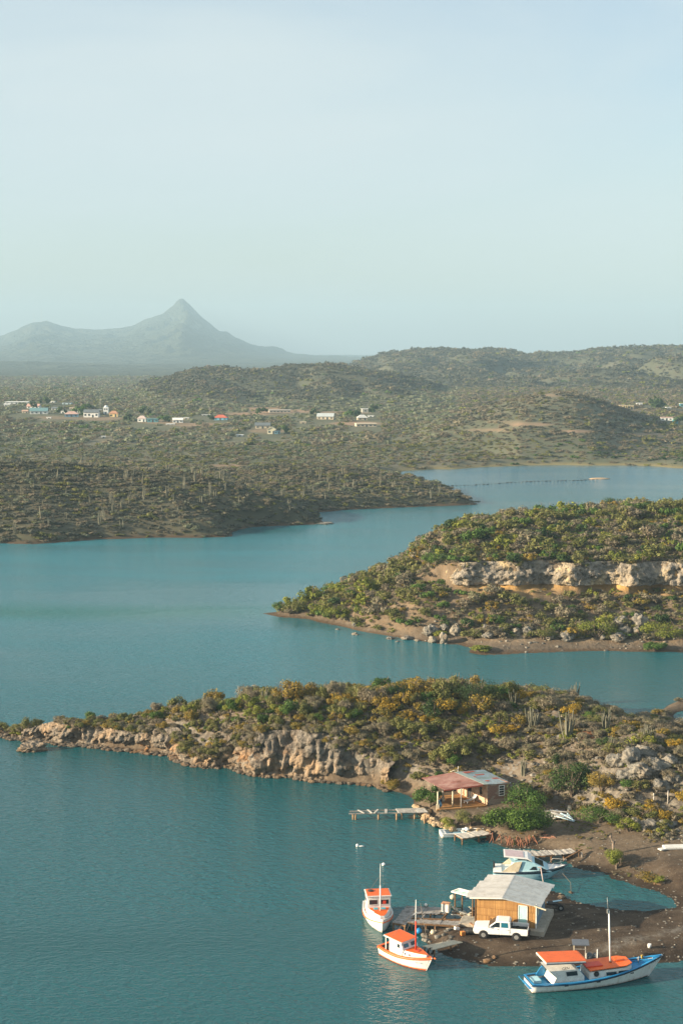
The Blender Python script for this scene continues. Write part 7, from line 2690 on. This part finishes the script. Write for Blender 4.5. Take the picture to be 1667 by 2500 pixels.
# stand at the water behind the long boat
p = Vector(G(1415, 2357, .15))
stn = thing('awning_stand', 'small stand with dark brown panel and slanted grey awning on two posts', 'stand', (p.x, p.y + .35, .05), -.05)
MB().box((0, 0, .72), (.92, .05, 1.42)).build('panel', painted('brown_panel', (.085, .045, .03), .85, .2, 3), stn)
for s in (-1, 1):
    MB().bar((s * .50, .0, -.2), (s * .50, .0, 1.95 if s < 0 else 2.05), .08).build('post', CREAM if s < 0 else WOODP, stn)
MB().box((.05, -.1, 2.10), (1.45, .85, .05), rx=.25).build('awning', painted('grey_awning', (.10, .115, .14), .8, .15, 3), stn)
MB().bar((-.48, -.02, 1.45), (.48, -.02, 1.45), .05).build('crossbar', WOODG, stn)
p = Vector(G(1446, 2357, .15))
dm = thing('tarpaulin_heap', 'dark grey tarpaulin covered heap right of the awning stand', 'heap', (p.x, p.y + .5, .1))
m = MB()
for k_ in range(8):
    m.ellip((random.uniform(-.4, .4), random.uniform(-.2, .3), random.uniform(.15, .75)), (random.uniform(.25, .42), .3, random.uniform(.2, .34)), 10, 7)
m.build('tarpaulin', painted('dark_tarp', (.075, .085, .095), .6, .3, 4, (.22, .22, .21)), dm)
for (a_, hh, lb) in (((1431, 2358), 1.15, 'short pale post between the brown panel and the tarpaulin heap'), ((1458, 2357), 1.5, 'tall white post right of the tarpaulin heap')):
    p = G(*a_, .1)
    o = link('mooring_post', MB().tube((0, 0, -.3), (-.02, 0, hh), .055, .05).mesh('mooring_post', WOODP if hh < 1.3 else WHITE2), None, (p[0], p[1] + .2, 0))
    tag(o, lb, 'post')
# buoys
for a_, r_, mt_, nm, lb, ct in (((936, 2110), .2, WHITE, 'buoy', 'round white buoy beyond the top of the white mast', 'buoy'),
                                ((1056, 2283), .24, CREAM, 'float', 'round yellowish float under the dock on the shore', 'float'),
                                ((1022, 2278), .30, BLUE, 'float', 'blue sack like float in the shade under the dock', 'float'),
                                ((1104, 2195), .28, CREAM, 'barrel', 'cream coloured round barrel end under the canopy frame', 'barrel')):
    p = G(*a_, .1)
    z_ = .08 if nm == 'buoy' else max(.1, float(near_height(np.array([p[0]]), np.array([p[1]]))[0][0])) + r_ * .7
    o = link(nm, MB().ellip((0, 0, 0), (r_, r_, r_ * .85), 14, 9).tube((0, 0, r_ * .7), (0, 0, r_ * 1.05), .05, .04).mesh(nm, mt_), None, (p[0], p[1], z_))
    tag(o, lb, ct)
p = G(877, 2067, 0)
gl = thing('float', 'small white double float drifting alone on the open water', 'float', (p[0], p[1], .0))
MB().ellip((-.22, 0, .12), (.16, .15, .2), 10, 7).build('head', WHITE, gl)
MB().ellip((.15, 0, .05), (.38, .13, .09), 12, 7).build('body', WHITE, gl)
# leaning pole behind the shed
a_, b_ = Vector(G(1325, 2152, 2.0)), Vector(G(1319, 2118, 3.5))
o = link('leaning_pole', MB().tube((b_ - a_) * -1.1, b_ - a_, .055, .04).bar(b_ - a_ + Vector((-.3, 0, 0)), b_ - a_ + Vector((.1, 0, .05)), .07).mesh('leaning_pole', painted('pinkish_pole', (.62, .50, .46), .7, .1, 3)), None, a_)
tag(o, 'pale pole leaning up behind the shed roof in front of the cruiser', 'pole')
# boat trailer behind the shed
p = gz(1356, 2219, .7)
tl_ = thing('trailer', 'small dark trailer with its wheel at the back corner of the shed', 'trailer', (p[0], p[1], p[2]), -.2)
MB().bar((-.9, 0, .42), (.6, 0, .40), .1).bar((-.2, -.35, .4), (.5, -.35, .4), .07).bar((-.2, .35, .4), (.5, .35, .4), .07).box((-.3, 0, .55), (1.0, .7, .16)).build('frame', DARK, tl_)
w_ = MB().disc((.5, -.42, .3), (0, 1, 0), .30, .16, 16).build('wheel', BLACK, tl_)
MB().disc((.5, -.50, .3), (0, 1, 0), .14, .03, 12).build('rim', STEEL, w_)
MB().bar((-.9, .2, .5), (.55, .35, .78), .3, .03).build('blue_board', BLUEL, tl_)
# junk heap between the dock and the truck
jk = thing('scrap_heap', 'heap of scrap with a black tarpaulin and orange crate beside the dock end', 'scrap heap', gz(1135, 2278, .5))
m = MB()
for k_ in range(7):
    m.ellip((random.uniform(-.35, .9), random.uniform(-.4, .3), random.uniform(.1, .45)), (random.uniform(.3, .5), .3, random.uniform(.18, .32)), 10, 7)
m.build('tarpaulin', BLACK, jk)
MB().box((-.25, -.5, .18), (.4, .35, .36), rz=.3).build('crate', painted('orange_crate', (.55, .20, .05), .8, .2, 3), jk, .01)
MB().box((-.75, .25, .35), (.5, .3, .25), rz=.5, ry=.3).build('white_box', WHITE, jk, .02)
MB().box((.75, .35, .62), (.7, .3, .06), rz=-.5, ry=.5).build('orange_board', painted('peach_board', (.62, .35, .20), .8, .1, 3), jk)
jb = thing('scrap_heap', 'loose pale boards and rubble against the left side of the shed', 'scrap heap', gz(1140, 2243, .6))
rr_ = random.Random(9)
for k_ in range(22):
    x_, y_ = rr_.uniform(-1.3, .75), rr_.uniform(-1.0, 1.9)
    a_ = rr_.uniform(-1.2, 1.2)
    L_ = rr_.uniform(.35, 1.3)
    z_ = .18 + rr_.uniform(0, .4)
    d_ = Vector((math.cos(a_), math.sin(a_), rr_.uniform(-.25, .25))) * L_ / 2
    MB().bar(Vector((x_, y_, z_)) - d_, Vector((x_, y_, z_)) + d_, rr_.uniform(.08, .28), .06).build('board', (WOODP, WOODB, CREAM)[k_ % 3], jb)
for k_ in range(6):
    MB().ellip((rr_.uniform(-1.1, .6), rr_.uniform(-.8, 1.2), .15), (rr_.uniform(.15, .4), rr_.uniform(.15, .35), .2), 8, 6).build('rubble', CONC, jb)
root = make_shrub('green', 951, 900, .8, .7, 1.0, .06, name='shrub')
root.location = gz(1108, 2232, .6)
root['label'] = 'spindly blue green weed growing beside the white cabinet'
root['category'] = 'shrub'
# stones on the shore in front of the dock
for k_ in range(26):
    px_, py_ = random.uniform(1030, 1100), random.uniform(2268, 2300)
    p = gz(px_, py_, .3)
    if p[2] < 0:
        continue
    o = link('shore_stone', sm[k_ % 3], None, (p[0], p[1], p[2] + .02), random.uniform(0, 6))
    s_ = random.uniform(.08, .26)
    o.scale = (s_ * 1.3, s_, s_)
    tag(o, 'grey stone on the dark shore between the dock and the cream ramp', 'stone', 'stones on the shore under the dock')
# dark rocks off the islet spit
for k_, (a_, s_, lb) in enumerate((((1040, 2262), .3, 'rock at the waterline under the middle of the dock'), ((1370, 2190), .35, 'dark rock at the edge of the lagoon behind the shed'), ((1393, 2177), .22, 'small stake like rock in the lagoon shallows'),
                                   ((1608, 2160), .42, 'brown rock on the lagoon bank right of the golden ground shrub'), ((1190, 2345), .35, 'dark rock at the beach edge below the pickup'), ((1205, 2338), .25, 'small rock beside the dark one at the beach edge'))):
    p = G(*a_, .1)
    z_ = max(0, float(near_height(np.array([p[0]]), np.array([p[1]]))[0][0]))
    o = link('rock', sm2[k_ % 3], None, (p[0], p[1], z_), k_)
    o.scale = (s_ * 1.5, s_, s_ * .8)
    tag(o, lb, 'rock')
# mooring lines
for pts, lb in (([G(1372, 2132, .9), G(1392, 2155, .3), G(1393, 2177, .2)], 'thin mooring line from the cruiser bow down to the shallows'),
                ([G(1380, 2131, .6), G(1420, 2134, .05), G(1452, 2133, .3)], 'dark mooring rope from the cruiser to the bank'),
                ([G(1052, 2345, .9), G(1070, 2356, .05), G(1100, 2358, .1), G(1115, 2357, .12)], 'dark mooring rope curling from the bow of the red masted boat'),
                ([G(1026, 2205, 2.6), G(1040, 2285, .9)], 'slack line from the dock down to the shore')):
    o = link('mooring_line', MB().path(pts, .025).mesh('mooring_line', ROPE), None)
    tag(o, lb, 'rope')

# ------------------------------------------------------------------ lagoon float line
pts = []
for i in range(120):
    u = i / 119
    px_ = 1085 + (1463 - 1085) * u
    py_ = 1186 - 17 * u + 1.2 * math.sin(u * 9)
    pts.append(G(px_, py_, .1))
m = MB()
for i, p in enumerate(pts):
    if i % 3 != 0:
        continue
    m.ellip((p[0], p[1], .12), (random.uniform(.4, 1.0), .2, random.uniform(.06, .16)), 6, 4)
o = link('oyster_rack_line', m.mesh('oyster_rack_line', DARK), None)
tag(o, 'long dark broken row of stakes crossing the far lagoon', 'stakes', None, 'stuff')
p = G(1463, 1169, 0)
o = link('sand_islet', MB().ellip((0, 0, 0), (4.5, 2.5, .5), 12, 6).mesh('sand_islet', painted('islet_sand', (.36, .26, .16), .95, .1, .3)), None, p)
tag(o, 'tiny sand islet at the end of the row of stakes', 'islet')
for (a_, r_, lb) in (((798, 1279), 1.6, 'dark rock off the tip of the left peninsula'), ((786, 1279), 1.1, 'smaller rock nearest the tip of the left peninsula')):
    p = G(*a_, 0)
    o = link('rock', bmesh_b[2], None, (p[0], p[1], .1), .4)
    o.scale = (r_ * 1.4, r_, .5)
    tag(o, lb, 'rock')


# ------------------------------------------------------------------ village
VM = {}


def vm(c, rough=.8):
    k = tuple(round(v, 2) for v in c)
    if k not in VM:
        VM[k] = painted('house_paint_%d' % len(VM), c, rough, .08, .3)
    return VM[k]


M_WIN = painted('far_window', (.06, .08, .09), .3, .1, 1)


def house(name, px, py, wpx, hpx, wall, roof, rt, label, cat='house', rot=0.0, dep=.7, nwin=3):
    x, y, z = hit_far(px, py)
    s = FPX / math.hypot(y, 54)
    w, h = wpx / s, hpx / s
    d = w * dep
    root = thing(name, label, cat, (x, y + d / 2, z - .3), rot)
    wm, rm = vm(wall), vm(roof)
    MB().box((0, 0, h / 2), (w, d, h)).build('wall', wm, root)
    if rt == 'gable':
        rh = w * .0 + d * .28
        MB().prism([(-d / 2 - .4, h - .1), (0, h + rh), (d / 2 + .4, h - .1), (d / 2 + .4, h + .12), (0, h + rh + .25), (-d / 2 - .4, h + .12)], 'x', -w / 2 - .3, w / 2 + .3).build('roof', rm, root)
        MB().prism([(-d / 2, h), (d / 2, h), (0, h + rh)], 'x', -w / 2 + .02, w / 2 - .02).build('gable', wm, root)
    elif rt == 'side':       # gable end towards the viewer
        rh = w * .30
        MB().prism([(-w / 2 - .3, h - .1), (0, h + rh), (w / 2 + .3, h - .1), (w / 2 + .3, h + .15), (0, h + rh + .25), (-w / 2 - .3, h + .15)], 'y', -d / 2 - .3, d / 2 + .3).build('roof', rm, root)
        MB().prism([(-w / 2, h), (w / 2, h), (0, h + rh)], 'y', -d / 2 + .02, d / 2 - .02).build('gable', wm, root)
    elif rt == 'hip':
        MB().box((0, 0, h + .9), (w + .9, d + .9, 1.8), taper=(.35, .25)).build('roof', rm, root)
    else:
        MB().box((0, 0, h + .15), (w + .6, d + .6, .3)).build('roof', rm, root)
    for i in range(nwin):
        u = -w / 2 + w * (i + .5) / nwin
        if i == nwin // 2 and nwin > 1:
            MB().box((u, -d / 2 - .03, min(1.0, h * .4)), (.95, .12, min(2.0, h * .8))).build('door', M_WIN, root)
        else:
            MB().box((u, -d / 2 - .03, h * .55), (min(1.2, w / nwin * .5), .12, h * .36)).build('window', M_WIN, root)
    return root


for (px_, py_, w_, h_, wc, rc, rt, lb, nw) in HS:
    house('house', px_, py_, w_, h_, wc, rc, rt, lb, 'house', random.uniform(-.12, .12), .6, nw)
for k_, (px_, py_, r_) in enumerate(((150, 1012, 5), (196, 1014, 7), (78, 998, 5), (110, 990, 6), (212, 1000, 5), (318, 1030, 5), (355, 1014, 6), (400, 1030, 5), (512, 1028, 4), (690, 1060, 5), (640, 1010, 5), (916, 1012, 6), (770, 1016, 5), (860, 1020, 6), (1590, 1002, 8), (1604, 1000, 7), (1660, 1034, 5))):
    x, y, z = hit_far(px_, py_)
    o = link('tree', hil_forms[(8, 4, 8)[k_ % 3]], None, (x, y, z - .4), k_)
    o.scale = (r_ * .62, r_ * .62, r_ * .8)
    tag(o, 'dark rounded tree beside the village houses', 'tree', 'dark trees among the village houses')
# church tower
x, y, z = hit_far(259, 1012)
ct_ = thing('church_tower', 'white church tower with a small dome beside the yellow house', 'tower', (x, y, z - .3))
MB().box((0, 1.5, 2.6), (3.4, 3.4, 5.2)).build('wall', vm(W_C), ct_)
MB().ellip((0, 1.5, 5.2), (1.3, 1.3, 1.3), 12, 8).build('dome', vm((.6, .66, .68)), ct_)
for k_ in range(2):
    MB().box((-.7 + 1.4 * k_, -.25, 3.9), (.6, .1, 1.0)).build('window', M_WIN, ct_)
MB().box((0, -.25, 1.1), (.9, .1, 2.0)).build('door', M_WIN, ct_)
# poles and masts
for (px_, py_, hp, lb) in ((209, 998, 30, 'utility pole standing among the left houses'), (246, 1000, 34, 'thin pale utility pole in front of the foothill'), (512, 1015, 22, 'utility pole at the edge of the centre hill'), (1100, 1030, 9, 'short pole at the foot of the cone shaped hill')):
    x, y, z = hit_far(px_, py_)
    h_ = hp / (FPX / y)
    o = link('utility_pole', MB().tube((0, 0, -1), (0, 0, h_), .16, .12, 6).bar((-.9, 0, h_ - .5), (.9, 0, h_ - .5), .12).mesh('utility_pole', WOODG), None, (x, y, z))
    tag(o, lb, 'pole')
for (px_, py_, hp, lb) in ((85, 786, 28, 'shorter lattice radio mast on the left mountain top'), (103, 785, 34, 'taller lattice radio mast on the left mountain top')):
    x, y, z = AT(px_, py_ + 4, 5990 * 1.45)
    h_ = hp / (FPX / 8700.)
    mst = thing('radio_mast', lb, 'mast', (x, y, z))
    m = MB()
    for sx, sy in ((-1, -1), (1, -1), (1, 1), (-1, 1)):
        m.bar((sx * 1.6, sy * 1.6, -2), (sx * .5, sy * .5, h_), .5)
    for k_ in range(7):
        f_ = k_ / 7
        w_ = 1.6 - 1.1 * f_
        m.bar((-w_, -w_, h_ * f_), (w_, -w_, h_ * (f_ + .12)), .35)
    m.build('lattice', STEEL, mst)
# ------------------------------------------------------------------ haze: real air over the whole scene
bm = bmesh.new()
bmesh.ops.create_cube(bm, size=1.0)
for v in bm.verts:
    v.co = Vector((v.co.x * 10400, 5900 + v.co.y * 12100, 196 + v.co.z * 400))
me = bpy.data.meshes.new('haze')
bm.to_mesh(me)
bm.free()
m = bpy.data.materials.new('haze')
m.use_nodes = True
nt = m.node_tree
nt.nodes.clear()
o_ = nt.nodes.new('ShaderNodeOutputMaterial')
v_ = nt.nodes.new('ShaderNodeVolumePrincipled')
v_.inputs['Color'].default_value = (0.43, 0.63, 0.78, 1)
v_.inputs['Density'].default_value = 0.000145
v_.inputs['Anisotropy'].default_value = 0.0
nt.links.new(v_.outputs[0], o_.inputs['Volume'])
me.materials.append(m)
hz = link('haze', me)
tag(hz, 'pale blue sea haze over the bay, the hills and the mountain', 'haze', None, 'stuff')
